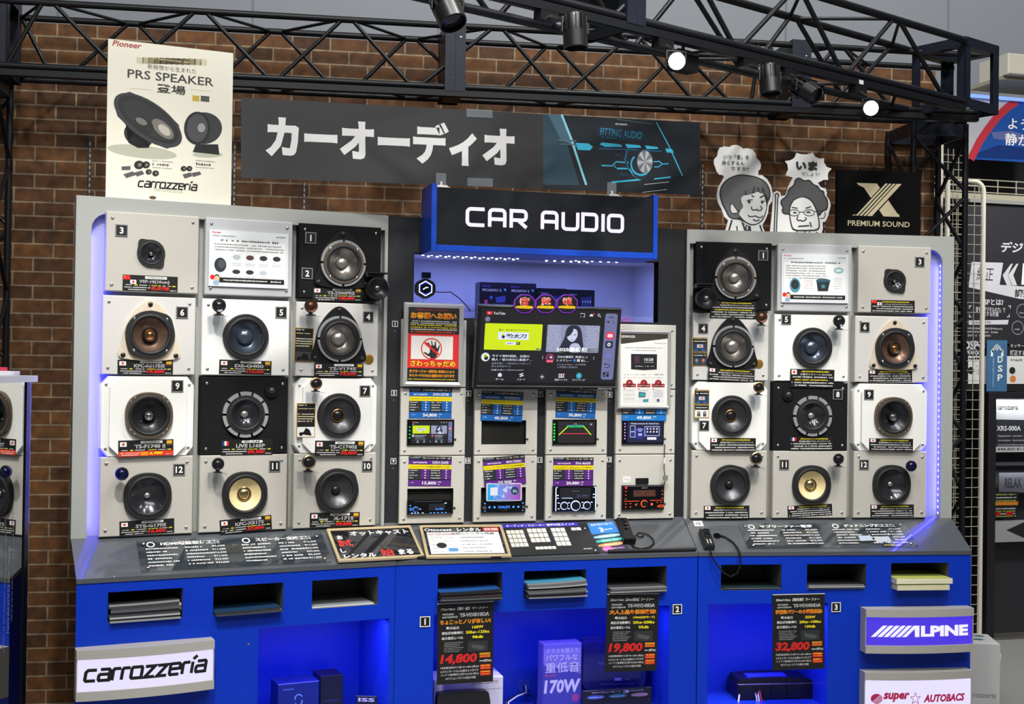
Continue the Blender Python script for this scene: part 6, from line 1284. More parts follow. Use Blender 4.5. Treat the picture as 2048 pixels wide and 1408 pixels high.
# illuminated maker signs on the cabinet ends
BEZ = mat('sign_rail', '#a8a6a0', .4)
def bowed_sign(F, q, label, draw, face, up, bow=.02):
    x0, x1, z0, z1 = q; W_, H = x1-x0, z1-z0; t = thing('illuminated_sign', label, 'sign', F.M((x0+x1)/2, (z0+z1)/2, DESK+.0004)); n = 12
    def bz(x): return .05+bow*(1-(2*x/W_)**2)
    X = [-W_/2+W_*i/n for i in range(n+1)]; rail = .03
    for s_, nm in ((1, 'rail'), (-1, 'rail')):
        ya, yb = (H/2-rail, H/2) if s_ > 0 else (-H/2, -H/2+rail); v = []
        for x in X: v += [(x, ya, bz(x)+.004), (x, yb, bz(x)+.004), (x, yb, 0), (x, ya, 0)]
        MB().add(v, [(j*4+a, (j+1)*4+a, (j+1)*4+(a+1) % 4, j*4+(a+1) % 4) for j in range(n) for a in range(4)]+[(3, 2, 1, 0), tuple(n*4+a for a in range(4))], BEZ).build(nm, t)
    v = []
    for x in X: v += [(x*.985, -H/2+rail, bz(x)-.004), (x*.985, H/2-rail, bz(x)-.004)]
    MB().add(v, [(2*j, 2*j+2, 2*j+3, 2*j+1) for j in range(n)], face).build('glowing_face', t)
    for s_ in (-1, 1): MB().box(*sorted((s_*W_/2*.985, s_*W_/2)), -H/2+rail, H/2-rail, 0, bz(W_/2), BEZ).build('end_plate', t)
    d = MB(); draw(d, W_, H-2*rail); d.v = [(x, y, bz(x)-.0032+z_) for x, y, z_ in d.v]; d.build('lettering', t)
    return t
carro_face = em('#dcd6fa', 1.12)
def d1(d, W_, H): 
    global K2
    L = MB(); carro(L, 0, 0, W_*.87, .037, 0, K, .0105); d.v, d.f, d.m, d.sm, d.mats = L.v, L.f, L.m, L.sm, L.mats
a0, a1 = FL.at(153, 1300, DESK+.05), FL.at(429, 1281, DESK+.05); a2 = FL.at(155, 1407, DESK+.05)
bowed_sign(FL, (a0[0], a1[0], a2[1]+.006, (a0[1]+a1[1])/2), 'glowing white sign with black angular lettering on the left cabinet', d1, carro_face, 1)
def d2(d, W_, H):
    x = -W_*.45
    for i in range(6): d.flat([(x+W_*(.0545*i), -H*.2), (x+W_*(.0545*i+.04), -H*.2), (x+W_*(.0545*i+.145), H*.2), (x+W_*(.0545*i+.105), H*.2)], 0, em('#e6e2ff', 1.15))
    d.flat([(x+W_*.39, -H*.2), (x+W_*.43, -H*.2), (x+W_*.43, H*.2), (x+W_*.385, H*.2)], 0, em('#e6e2ff', 1.15))
    d.text('LPINE', x+W_*.672, 0, W_*.455, H*.385, 0, em('#e6e2ff', 1.15), .055)
a0, a1 = FR.at(1731, 1219, DESK+.05), FR.at(1949, 1215, DESK+.05); a2, a3 = FR.at(1731, 1308, DESK+.05), FR.at(1947, 1301, DESK+.05)
bowed_sign(FR, (a0[0], a1[0]-.004, (a2[1]+a3[1])/2, (a0[1]+a1[1])/2), 'glowing violet sign with white slanted bars on the right cabinet', d2, em('#4a34e0', 1.0), 1)
CRM = em('#b01048', .8)
def d3(d, W_, H):
    d.text('super', -W_*.215, .006, W_*.235, H*.25, 0, CRM, .045, .22); d.text('AUTOBACS', W_*.23, .0, W_*.4, H*.21, 0, CRM, .05, .22)
    st = [(W_*-.045+.021*(1 if i % 2 == 0 else .42)*math.sin(math.tau*i/10), .023*(1 if i % 2 == 0 else .42)*math.cos(math.tau*i/10)) for i in range(10)]; d.stroke(st, .0022, 0, CRM, True)
    c_ = (-W_*.39, 0); d.disc(*c_, .023, 0, CRM, 26, .019)
    for i in range(5): d.flat([(c_[0]-.022, c_[1]-.016), (c_[0]+.024, c_[1]-.012+.0085*i), (c_[0]+.024, c_[1]-.0095+.0085*i)], .0003, em('#dcd6fa', 1.12))
a0, a1 = FR.at(1729, 1344.6, DESK+.05), FR.at(1946, 1340, DESK+.05)
bowed_sign(FR, (a0[0], a1[0]-.004, a0[1]-.205, (a0[1]+a1[1])/2), 'glowing white sign with crimson lettering at the bottom right', d3, carro_face, 1)
# hanging woofer price boards and small tags
def woofer_board(F, q, line, model, catch, specs, price, label):
    # the three hanging boards share one layout
    a, b, Wd, H, r = F.quad(*q, DESK+.006); o = MB().box(-Wd/2, Wd/2, -H/2, H/2, 0, .004, K); z = .0044
    X = lambda f: (f-.5)*Wd
    Y = lambda f: (.5-f)*H
    WT = pr('#e0e0de'); OR = pr('#ee5a1e')
    o.box(-Wd/2, Wd/2, H/2-.003, H/2, .004, .0046, pr('#d0d2d2'))
    o.text(line, X(.48), Y(.075), Wd*.84, H*.04, z, WT, .02, .2); o.text('PIONEER', X(.19), Y(.14), Wd*.2, H*.022, z, WT, 0, .2); o.text('carrozzeria', X(.22), Y(.172), Wd*.27, H*.025, z, WT, 0, .2)
    o.text(model, X(.66), Y(.155), Wd*.54, H*.05, z, WT, .04); o.text(model, X(.66), Y(.155), Wd*.54, H*.05, z+.0003, pr('#4a4a4a'), -.008)
    o.text(catch, 0, Y(.235), Wd*.9, H*.06, z, pr('#d8c020'), .05); o.text(catch, 0, Y(.235), Wd*.89, H*.054, z+.0003, OR, .012)
    for i, (k, v) in enumerate((('最大出力', specs[0]), ('再生周波数帯域', specs[1]), ('出力音圧レベル', specs[2]))):
        y = Y(.31+.062*i); o.text(k, X(.27), y, Wd*(.23 if i == 0 else .38), H*.036, z, WT, .02); o.text(v, X(.72), y, Wd*(.2 if len(v) < 6 else .42), H*.036, z, YE, .025)
    for i in range(6): o.micro(X(.12), X(.46-.03*(i % 3)), Y(.49+.022*i), H*.013, z, pr('#a8a8a8'), i)
    o.rect(X(.72), Y(.55), Wd*.36, H*.13, z, pr('#2c2e30')); o.flat([(X(.6), Y(.52)), (X(.76), Y(.54)), (X(.86), Y(.56)), (X(.8), Y(.6)), (X(.62), Y(.57))], z+.0002, pr('#4a4e50'))
    o.text(price, X(.38), Y(.7), Wd*.66, H*.135, z, pr('#c8201e'), .045, .15)
    for i in range(2): o.rect(X(.85), Y(.648+.032*i), Wd*.19, H*.024, z, pr('#e0a020' if i == 0 else '#e8701e')); o.micro(X(.77), X(.93), Y(.648+.032*i), H*.014, z+.0002, pr('#c84818'), i)
    o.micro(X(.75), X(.82), Y(.735), H*.025, z, WT, 1); o.text('(税込)', X(.9), Y(.735), Wd*.14, H*.034, z, WT, .02)
    for i, tx in enumerate(('内部電源取付工賃 ¥11,000 (税込)', '※スタンダード大人仕様なら十分です', 'バッテリ電源取付工賃 ¥16,500 (税込)', '※オプション パワフル再生が可能')): o.text(tx, X(.4 if i < 3 else .42), Y(.8+.044*i), Wd*(.68 if i < 3 else .54), H*.03, z, WT, 0, .15)
    for i in range(2): o.rect(X(.86), Y(.81+.075*i), Wd*.19, H*.062, z, pr('#c82818')); o.micro(X(.78), X(.94), Y(.795+.075*i), H*.018, z+.0002, YE, i); o.micro(X(.78), X(.94), Y(.825+.075*i), H*.018, z+.0002, pr('#f0a020'), i+3)
    tag(o.build('price_board', M=F.M(a, b, DESK+.0005, r)), label, 'price board')
woofer_board(FC, [(873, 1207), (987, 1202.7), (986.4, 1362.4), (876.3, 1370.5)], '17cm×8cm【簡便量】ウーファー', 'TS-WX010DA', 'ちょこっとノリがほしい!', ('160W', '50hz~125hz', '98db'), '14,800', 'tall black price board with orange hiragana and tag one beside it on the centre cabinet')
woofer_board(FC, [(1215, 1188), (1319, 1186.5), (1313, 1341), (1210.4, 1344.7)], '20cm×13cm【20cm相当】ウーファー', 'TS-WX140DA', '大人上品な低音改善!', ('170W(DEEPモード)', '20hz~200hz', '95db'), '19,800', 'tall black price board hanging over the rounded subwoofer on the centre cabinet')
woofer_board(FR, [(1546, 1189), (1650.9, 1186.6), (1648.7, 1337.5), (1545.3, 1341)], '24cm×14cm【重低音】ウーファー', 'TS-WX400DA', '圧倒的パワーの小型重低音!', ('250W', '20hz~100hz', '100db'), '32,800', 'tall black price board hanging over the black amplifier bay on the right cabinet')
for F, px, n in ((FC, (849.7, 1243), '1'), (FC, (1354, 1218), '2'), (FR, (1671.6, 1214), '3')):
    a, b = F.at(*px, DESK); s = .0195
    o = MB().box(-s, s, -s, s, 0, .003, K); o.stroke([(-s*.9, -s*.9), (s*.9, -s*.9), (s*.9, s*.9), (-s*.9, s*.9)], .003, .0033, W, True); o.text(n, 0, 0, s*1.1, s*1.15, .0034, W, .035, keep=True)
    tag(o.build('number_tag', M=F.M(a, b, DESK+.0003)), 'black number tag reading %s on the blue cabinet front' % NW[n], 'number tag')
# ------------------------------------------------------------------ on the worktop
def dq(D, q, w=.0): return D.quad(*q, w)
PRW = pr('#e4e4e4', .3)
def service_sheet(D, q, label, heads, right):
    a, b, Wd, H, r = dq(D, q, .004); t = thing('service_price_sheet', label, 'price sheet', D.M(a, b, .0016, r)); x, y = Wd/2, H/2
    MB().box(-x, x, -y, y, 0, .004, thin_glass('acrylic_sheet', .62, '#e8ecee')).build('acrylic_plate', t)
    for sx in (-1, 1):
        for sy in (-1, 1): link('screw', SCREW, t, T(sx*x*.93, sy*y*.78, .004))
    z = .0044; n = len(heads)
    for i, hd in enumerate(heads):
        o = MB(); c = -x+Wd*(i+.5)/n; w2 = Wd/n
        o.text(hd, c+w2*.05, y*.72, w2*.62, H*.12, z, PRW, .03); o.ring(c-w2*.36, y*.7, H*.06, H*.09, z, PRW, 18)
        for k in range(6):
            o.micro(c-w2*.42, c-w2*(.1+.08*(k % 2)), y*(.42-.22*k), H*.06, z, PRW, k+i*9); o.micro(c-w2*.02, c+w2*(.16+.05*(k % 3)), y*(.42-.22*k), H*.06, z, PRW, k+3); 
            o.text(('¥%s' % ('6,600', '11,000', '16,500', '11,000', '22,000', '33,000')[(k+i*2) % 6]), c+w2*.33, y*(.42-.22*k), w2*.14, H*.065, z, PRW, .01)
        if right and i: o.flat([(x*.35, -y*.55), (x*.5, -y*.5), (x*.5, -y*.1), (x*.35, -y*.1)], z, pr('#a8b8c8')); o.rect(x*.62, -y*.4, Wd*.09, H*.22, z, pr('#b0bcc0')); o.rect(x*.7, -y*.88, Wd*.1, H*.03, z, pr('#c8b830'))
        o.build('white_print', t)
service_sheet(DL, [(271, 1083), (648, 1066), (660, 1124), (284, 1143)], 'clear sheet of white service prices on the left worktop', ['HDMI増設取付工賃', 'スピーカー交換工賃'], False)
service_sheet(DR, [(1475, 1047.5), (1806, 1044.5), (1839.5, 1093), (1497, 1097)], 'clear sheet of white service prices on the right worktop', ['サブウーファー電源', 'デッドニング施工工賃'], True)
def gold_sign(D, q, w, label, draw):
    a, b, Wd, H, r = dq(D, q, w); t = thing('table_frame', label, 'frame', D.M(a, b, w-.012, r)); x, y = Wd/2, H/2; bw = .011; th = .014; f = MB()
    for (ax, ay, bx, by_) in ((-x, -y, x, -y), (x, -y, x, y), (x, y, -x, y), (-x, y, -x, -y)):
        d = V3((bx-ax, by_-ay)).normalized(); n = V3((-d.y, d.x)); P0, P1_ = V3((ax, ay)), V3((bx, by_)); I0 = P0+n*bw+d*bw; I1 = P1_+n*bw-d*bw; M0 = P0+n*bw*.5+d*bw*.5; M1 = P1_+n*bw*.5-d*bw*.5
        f.add([(*P0, 0), (*P1_, 0), (*P1_, th*.6), (*P0, th*.6), (*M1, th), (*M0, th), (*I1, th*.55), (*I0, th*.55)], [(0, 1, 2, 3), (3, 2, 4, 5), (5, 4, 6, 7)], GOLD)
    f.build('frame', t); MB().box(-x+bw*.5, x-bw*.5, -y+bw*.5, y-bw*.5, 0, .006, mat('glazed_black', '#1a1b1e', .06, coat=.3)).build('glazed_sheet', t)
    o = MB(); draw(o, x-bw, y-bw, .0064); o.build('printed_lettering', t)
def g1(o, x, y, z):
    R_ = pr('#e03a34'); o.text('オットキャスト', x*.2, y*.75, x*1.5, y*.32, z, PRW, .03); o.text('お', -x*.82, y*.52, x*.15, y*.28, z, PRW, .04); o.text('試', -x*.74, y*.1, x*.36, y*.5, z, R_, .014); o.text('し', -x*.86, -y*.42, x*.14, y*.3, z, PRW, .04)
    o.text('レンタル', -x*.5, -y*.8, x*.8, y*.3, z, PRW, .04); o.text('始', x*.2, -y*.68, x*.34, y*.52, z, R_, .018); o.text('まる', x*.66, -y*.7, x*.38, y*.36, z, PRW, .05)
gold_sign(DL, [(655, 1055.5), (820, 1050), (852, 1110.6), (676, 1121)], .018, 'gold framed black sign with red and white brush lettering on the worktop', g1)
def g2(o, x, y, z):
    o.text('Ottocast', -x*.62, y*.84, x*.7, y*.22, z, PRW, .02); o.text('レンタル', x*.18, y*.84, x*.62, y*.26, z, PRW, .04); o.rect(x*.75, y*.84, x*.42, y*.26, z, pr('#d83830')); o.text('詳細', x*.75, y*.84, x*.34, y*.2, z+.0003, PRW, .01)
    o.rect(.0, -y*.12, x*1.86, y*1.56, z, pr('#d4d6d6', .3)); o.text('お試しレンタル特典', x*.25, y*.54, x*1.1, y*.16, z+.0003, K, .01); o.micro(-x*.9, -x*.2, y*.5, y*.1, z+.0003, pr('#d06060'), 2)
    for i in range(5): o.micro(-x*.1, x*(.5+.1*(i % 3)), y*(.25-.25*i), y*.09, z+.0003, pr('#6a6a6a'), i); o.micro(-x*.88, -x*.3, y*(.25-.25*i), y*.07, z+.0003, pr('#c07070' if i < 1 else '#9aa0a6'), i+5, .6)
    o.poly(arc(-x*.62, -y*.3, x*.13, 0, 330, 11, y*.2), z, z+.0004, PLASB); o.rect(-x*.35, -y*.62, x*.24, y*.22, z+.0004, pr('#4a86b8'))
gold_sign(DC, [(837, 1050), (1001, 1047.5), (1026.7, 1110.5), (855, 1112)], .018, 'gold framed white rental details sheet on the centre worktop', g2)
a, b, Wd, H, r = dq(DC, [(1003, 1047.5), (1170, 1044), (1202, 1105), (1022, 1113)], .003); t = thing('switch_panel', 'black switch panel with rows of white buttons under a violet heading', 'switch panel', DC.M(a, b, -.0006, r)); x, y = Wd/2, H/2
MB().box(-x, x, -y, y, 0, .005, mat('panel_black', '#232426', .3)).build('plate', t); SQ = lambda X_, Y_: (-x+(X_-100-.42*(Y_-75))/620*2*x, y-(Y_-75)/250*2*y)
o = MB().rect(-x*.1, y*.84, x*1.76, y*.24, .0053, pr('#2c1fa8')); o.text('オーディオ・スピーカー 音声切替スイッチ', -x*.1, y*.84, x*1.6, y*.15, .0056, PRW, .02); o.text('carrozzeria', x*.76, -y*.72, x*.2, y*.1, .0056, PRW, 0); o.build('heading_strip', t)
BTN = mat('button_white', '#d8d6cc', .35)
k = 0
for (x0_, y0_, nx, ny, dx, dy) in ((-.9, .42, 4, 4, .1, .27), (-.41, .47, 4, 3, .112, .3), (.14, .47, 3, 4, .112, .29), (.62, .5, 2, 1, .12, .2), (-.38, -.62, 5, 1, .095, .2)):
    for i in range(nx):
        for j in range(ny):
            MB().box(-x*dx*.45, x*dx*.45, -y*dy*.42, y*dy*.42, 0, .004, BTN, .0012).build('button', t, T(x*(x0_+dx*i), y*(y0_-dy*j), .005))
for sx, sy in ((.9, .55), (.92, -.85)): link('screw', SCREW, t, T(x*sx, y*sy, .005))
a, b, Wd, H, r = dq(DC, c9((705, 65), (930, 45), (1025, 265), (825, 282)), .002); o = MB().box(-Wd/2, Wd/2, -H/2, H/2, 0, .0015, pr('#2a2e36')); x, y = Wd/2, H/2; z = .0018
o.rect(0, y*.62, Wd, H*.38, z, pr('#2a78c8')); o.text('音楽や気分で選べる', x*.1, y*.86, x*1.5, y*.14, z+.0003, PRW, .01); o.text('3', -x*.1, y*.5, x*.3, y*.3, z+.0003, PRW, .03); o.micro(x*.1, x*.8, y*.5, y*.14, z+.0003, PRW, 2)
for i, c in enumerate(('#8ab8e0', '#38b0a0', '#e89858')): o.flat(smooth([(-x*.9, y*(.12-.28*i)), (x*.95, y*(.2-.28*i)), (x*.95, y*(-.02-.28*i)), (-x*.9, y*(-.08-.28*i))], 2), z+.0002, pr(c)); o.micro(-x*.5, x*.6, y*(.05-.28*i), y*.1, z+.0004, PRW, i)
o.disc(-x*.4, -y*.78, x*.38, z+.0003, pr('#c060b0'), 18, y*.17); o.disc(x*.45, -y*.76, x*.4, z+.0003, pr('#402a5a'), 18, y*.15); o.micro(-x*.7, x*.8, -y*.78, y*.08, z+.0005, pr('#f0c0e0'), 5)
tag(o.build('leaflet', M=DC.M(a, b, .0002, r)), 'leaflet with blue, teal and orange bands lying on the centre worktop', 'leaflet')
P = [DC.at(*p, .012) for p in c9((985, 45), (1030, 165))]
t = thing('remote_switch', 'black hand switch with a looped lead on the centre worktop', 'switch', DC.M(*P[0], 0)); dx, dy = P[1][0]-P[0][0], P[1][1]-P[0][1]; L = math.hypot(dx, dy); an = math.atan2(dy, dx)
h = MB().box(-.012, L+.012, -.021, .021, .0005, .022, PLASB, .004)
for i in range(3): h.lathe([(.009, .022), (.008, .027), (.0001, .028)], PLASG, 14, (.012+.022*i, 0))
h.xf(Matrix.Rotation(an, 4, 'Z')).build('housing', t)
h = MB().box(L+.004, L+.03, -.027, .022, .0005, .03, PLASB, .003).xf(Matrix.Rotation(an, 4, 'Z')); h.build('clip', t)
pts = [DC.at(*p, .004) for p in c9((1030, 170), (1050, 215), (1075, 245), (1120, 252), (1180, 245), (1222, 215), (1215, 180), (1180, 150), (1140, 135), (1105, 132), (1090, 150), (1110, 168), (1140, 160), (1145, 140), (1120, 128))]
MB().tube([(p[0]-P[0][0], p[1]-P[0][1], .004+.0015*(i % 3)) for i, p in enumerate(pts)], .003, PLASB).build('cable', t)
for q, lb in (([(1216, 1101), (1391, 1097), (1391, 1103.5), (1216, 1108)], 'black ledge strip on the worktop edge below the hand switch'), ([(834, 1113), (1002, 1112.5), (1002, 1117.5), (834, 1120)], 'black ledge strip on the worktop edge below the gold frames')):
    a, b, Wd, H, r = dq(DC, q, .003); tag(MB().box(-Wd/2, Wd/2, -.005, .005, 0, .012, mat('ledge_black', '#121214', .6)).build('ledge_strip', M=DC.M(a, b, -.0003, r)), lb, 'strip')
# right worktop: small card, socket lead
a, b, Wd, H, r = dq(DR, cR((95, 45), (160, 45), (180, 82), (112, 85)), .001); o = MB().box(-Wd/2, Wd/2, -H/2, H/2, 0, .001, W); o.text('10', 0, 0, Wd*.5, H*.6, .0013, K, .02); tag(o.build('paper_card', M=DR.M(a, b, .0002, r)), 'tiny white card at the left end of the right worktop', 'card')
P = [DR.at(*p, .012) for p in cR((180, 125), (220, 240))]
t = thing('socket_lead', 'black socket block with a cable drooping over the right cabinet edge', 'cable', DR.M(*P[0], 0)); dx, dy = P[1][0]-P[0][0], P[1][1]-P[0][1]; L = math.hypot(dx, dy); an = math.atan2(dy, dx)
h = MB().box(-.006, L+.004, -.02, .02, .0005, .026, PLASB, .004)
for i in range(2): h.lathe([(.013, .026), (.012, .029), (.009, .029), (.008, .026)], PLASG, 16, (.012+.028*i, 0))
for s_ in (-.006, .006): h.box(L-.03, L-.006, s_-.002, s_+.002, .026, .0275, pr('#b8b8b4'))
h.xf(Matrix.Rotation(an, 4, 'Z')).build('socket_block', t)
iM = DR.M(*P[0], 0).inverted(); pts = []
for (px, py), w_ in zip(cR((222, 255), (240, 310), (280, 380), (330, 435), (378, 460), (425, 435), (450, 370), (455, 310), (435, 255)), (.02, .022, .03, .035, .035, .032, .028, .022, .015)): u_, v_ = FR.at(px, py, DESK+w_-.008); pts.append(iM @ (FR.o+FR.u*u_+FR.v*v_+FR.w*(DESK+w_-.008)))
for p in cR((400, 205), (340, 165), (290, 148)): u_, v_ = DR.at(*p, .006); pts.append(iM @ (DR.o+DR.u*u_+DR.v*v_+DR.w*.006))
MB().tube(pts, .0032, PLASB).build('cable', t); q = pts[-1]; MB().lathe([(.016, 0), (.016, .003), (.011, .003), (.011, .001), (.0001, .001)], PLASG, 22).build('cable_grommet', t, T(q.x-.006, q.y, -.0002))
# ------------------------------------------------------------------ goods in the open bays
BY = BAYR
def on_bay(F, px, w, S): return F.at(px[0], px[1], w)
BFL = .12
def bay_box(F, q, w, dep, label, name, draw, m, cat='box', rot=0, zb=None):
    a, b, Wd, H, r = F.quad(*q, w); top = b+H/2; zb = BFL+.0006; H = top-zb
    t = thing(name, label, cat, F.M(a, zb, w) @ Matrix.Rotation(rot, 4, 'Y')); MB().box(-Wd/2, Wd/2, 0, H, -dep, 0, m, .0015).build('carton', t)
    o = MB(); draw(o, Wd, H); o.build('printed_front', t); return t
bw_ = mat('box_blue', '#0a1f68', .3)
def b1(o, Wd, H):
    o.text('carrozzeria', -Wd*.25, H-.02, Wd*.25, .006, .0004, pr('#5a7ad8')); c = (0, H-.055); o.ring(*c, .011, .015, .0004, pr('#5a86e0'), 20, 20, 200); o.ring(c[0], c[1]-.012, .011, .015, .0004, pr('#5a86e0'), 20, 200, 380); o.text('ICON', 0, H-.1, Wd*.4, .016, .0004, pr('#5a86e0'), .0)
bay_box(FL, [(556, 1370), (638, 1361), (638, 1408), (556, 1408)], .06, .1, 'dark blue product box standing in the left open bay', 'product_box', b1, bw_)
bay_box(FL, [(641, 1352), (686, 1350), (686, 1408), (641, 1408)], .0, .1, 'plain dark navy box behind the blue product box in the left bay', 'product_box', lambda o, W_, H: o.micro(-W_*.3, W_*.3, H*.5, .006, .0004, pr('#2a3a8a'), 1), mat('box_navy'))
bay_box(FL, [(714, 1384), (752, 1400), (752, 1408), (714, 1408)], .08, .004, 'dark card with white lettering at the right of the left bay', 'counter_card', lambda o, W_, H: o.text('ISS', 0, H*.88, W_*.8, H*.12, .0004, pr('#b0b4e0'), .03), mat('card_navy', '#14162a', .4), 'card', -.5)
def b2(o, Wd, H): o.micro(Wd*.05, Wd*.42, H*.9, .006, .0004, pr('#8a4a4a'), 1); o.micro(Wd*.05, Wd*.42, H*.86, .004, .0004, pr('#8a4a4a'), 2); o.rect(0, H*.72, Wd, .002, .0004, pr('#9a9a9e')); o.micro(-Wd*.4, Wd*.1, H*.6, .01, .0004, pr('#7a7a84'), 3)
bay_box(FC, [(868, 1361), (1006, 1352), (1006, 1408), (868, 1408)], .09, .14, 'large white carton behind the 14,800 price board', 'carton_box', b2, pr('#c8c8cc'))
a, b = FC.at(927, 1383, .145); t = thing('compact_subwoofer', 'small black slab subwoofer in front of the white carton', 'subwoofer', FC.M(a, BFL+.0008, .13)); hh_ = b-BFL
MB().poly(smooth([(-.1, 0), (-.1, hh_*.9), (-.085, hh_), (.08, hh_), (.1, hh_*.9), (.105, 0)], 2), -.02, .02, mat('sub_black', '#16161a', .4)).build('body', t)
def b3_(o, Wd, H):
    z = .0005; LW = pr('#b8b4ec'); o.flat([(-Wd*.5, 0), (Wd*.5, 0), (Wd*.5, H*.55), (-Wd*.5, H*.7)], z, pr('#3a3a9a')); z += .0003
    o.text('クラスを超えた', 0, H*.9, Wd*.86, H*.07, z, LW, 0, 0); o.text('パワフルな', -Wd*.02, H*.8, Wd*.84, H*.09, z, LW, .01); o.text('重低音', 0, H*.655, Wd*.9, H*.15, z, LW, .008); o.text('最大出力', -Wd*.3, H*.545, Wd*.3, H*.035, z, pr('#b04a7a'), .01); o.text('170W', 0, H*.38, Wd*.96, H*.2, z, LW, .04, .1); o.disc(Wd*.35, H*.2, Wd*.1, z, pr('#8a3a8a'), 16)
bay_box(FC, [(1083, 1291), (1155, 1285), (1170, 1408), (1090, 1408)], .06, .07, 'tall upright box reading 170W in the centre bay', 'product_box', b3_, mat('box_violet', '#6a66b8', .35))
a, b, Wd, H, r = FC.quad(*c9((655, 938), (1150, 925), (1190, 1290), (700, 1312)), .02); t = thing('slim_subwoofer', 'dark rounded subwoofer leaning behind the 19,800 price board', 'subwoofer', FC.M(a, b, .0, r-.02)); x, y = Wd/2, H/2; G_ = mat('sub_navy', '#24287c', .25, .4, coat=.5)
o = MB(); pts = rrect(-x, x, -y, y, .03, 6); n = len(pts); k_ = .88
o.add([(px, py, -.035) for px, py in pts]+[(px, py, .012) for px, py in pts]+[(px*.95, py*.93, .026) for px, py in pts]+[(px*k_, py*.82, .026) for px, py in pts], [(j*n+i, j*n+(i+1) % n, (j+1)*n+(i+1) % n, (j+1)*n+i) for j in range(3) for i in range(n)]+[tuple(3*n+i for i in range(n))], G_, True).build('body', t)
o = MB().text('carrozzeria', -x*.05, y*.1, x*.9, y*.13, .0264, pr('#4a4aa8')); o.rect(x*.12, -y*.56, x*.24, y*.13, .0264, pr('#4a5ad0')); o.text('DEEP', x*.12, -y*.56, x*.18, y*.08, .0267, W); o.micro(x*.28, x*.5, -y*.56, y*.07, .0264, pr('#6a8ad0'), 2); o.micro(-x*.4, x*.6, -y*.74, y*.05, .0264, pr('#6a6ac0'), 3); o.build('printed_lettering', t)
MB().box(-x*.5, x*.6, BFL-b+.0006, -y*.9, -.03, .0, NIB).build('stand', t)
def b4(o, Wd, H):
    z = .0005; o.text('音楽や気分で選べる', -Wd*.17, H*.9, Wd*.42, H*.06, z, pr('#a8acec'), .01); o.text('3', Wd*.12, H*.88, Wd*.09, H*.13, z, pr('#c0c4f4'), .02); o.text('MODE', Wd*.28, H*.9, Wd*.2, H*.06, z, pr('#a8acec'), .01)
    for i, c in enumerate(('#3a5ad0', '#2a7aa0', '#a07a9a')): o.disc((i-1)*Wd*.32, H*.7, Wd*.13, z, pr(c), 20, H*.09); o.micro((i-1)*Wd*.32-Wd*.1, (i-1)*Wd*.32+Wd*.1, H*.69, H*.05, z+.0003, pr('#d0d4ff'), i)
bay_box(FC, [(1166, 1382), (1303, 1375), (1304, 1408), (1167, 1408)], .1, .02, 'dark card of coloured mode bubbles in the centre bay', 'counter_card', b4, mat('card_navy'), 'card')
WHT = pr('#c8cce8')
def cable(F, px, w, lb, m=PLASB, r=.003, grommet=True, cols=1):
    P = [F.at(*p, w+ww) for p, ww in px]; t = thing('power_cable', lb, 'cable', F.M(P[0][0], P[0][1], w))
    for k in range(cols): MB().tube([(p[0]-P[0][0]+.008*k, p[1]-P[0][1], ww+.004*k) for p, (_, ww) in zip(P, px)], r, (m, WHT, pr('#b02a3a'))[k % 3]).build('wire', t)
    if grommet: MB().lathe([(.026, 0), (.026, .006), (.018, .006), (.018, .002), (.0001, .002)], mat('grommet_blue', '#2a48a8', .4), 24).build('grommet', t, T(0, 0, -.0))
BK = DESK-.32
cable(FC, [((1047, 1371), 0), ((1048, 1385), .05), ((1030, 1392), .12), ((1012, 1404), .16), ((1016, 1425), .18)], BK, 'black wires from a round grommet beside the white carton', cols=2)
cable(FC, [((1052, 1392), .02), ((1062, 1389), .06), ((1075, 1400), .1), ((1072, 1425), .12)], BK, 'black looped cable left of the 170W box', grommet=False)
cable(FR, [((1483, 1353), 0), ((1500, 1346), .06), ((1520, 1350), .12), ((1528, 1375), .18), ((1535, 1425), .2)], BK, 'thin black wire from the grommet in the right bay', r=.002)
cable(FR, [((1492, 1360), .1), ((1481, 1375), .14), ((1478, 1395), .18), ((1474, 1425), .2)], BK, 'white cable looping in front of the black amplifier', WHT, .0035, False)
cable(FR, [((1503, 1360), .1), ((1508, 1372), .15), ((1513, 1395), .18), ((1516, 1425), .2)], BK, 'bundle of white and red wires on the black amplifier', WHT, .003, False, 3)
a, b, Wd, H, r = FR.quad((1476, 1358), (1632, 1356), (1634, 1408), (1474, 1408), .02); t = thing('woofer_amplifier', 'ridged black woofer box in the right open bay', 'subwoofer', FR.M(a, BFL+.0006, .0)); x = Wd/2; top = b+H/2-BFL
AB = mat('amp_black', '#121216', .35); o = MB().box(-x, x, 0, top-.02, -.12, .02, AB, .004); 
for i in range(5): o.box(-x+.01+.067*i*x/.17, -x+.012+.067*i*x/.17+.006, .02, top-.03, .02, .026, AB)
o.build('body', t); MB().poly(smooth([(-x*.98, top-.022), (-x*.9, top), (x*.75, top), (x*.98, top-.022)], 2), -.12, .012, AB).build('lid', t); MB().box(-x*.7, x*.3, top-.003, top+.004, -.06, -.01, mat('strip_blue', '#3a46e0', .3)).build('top_strip', t)
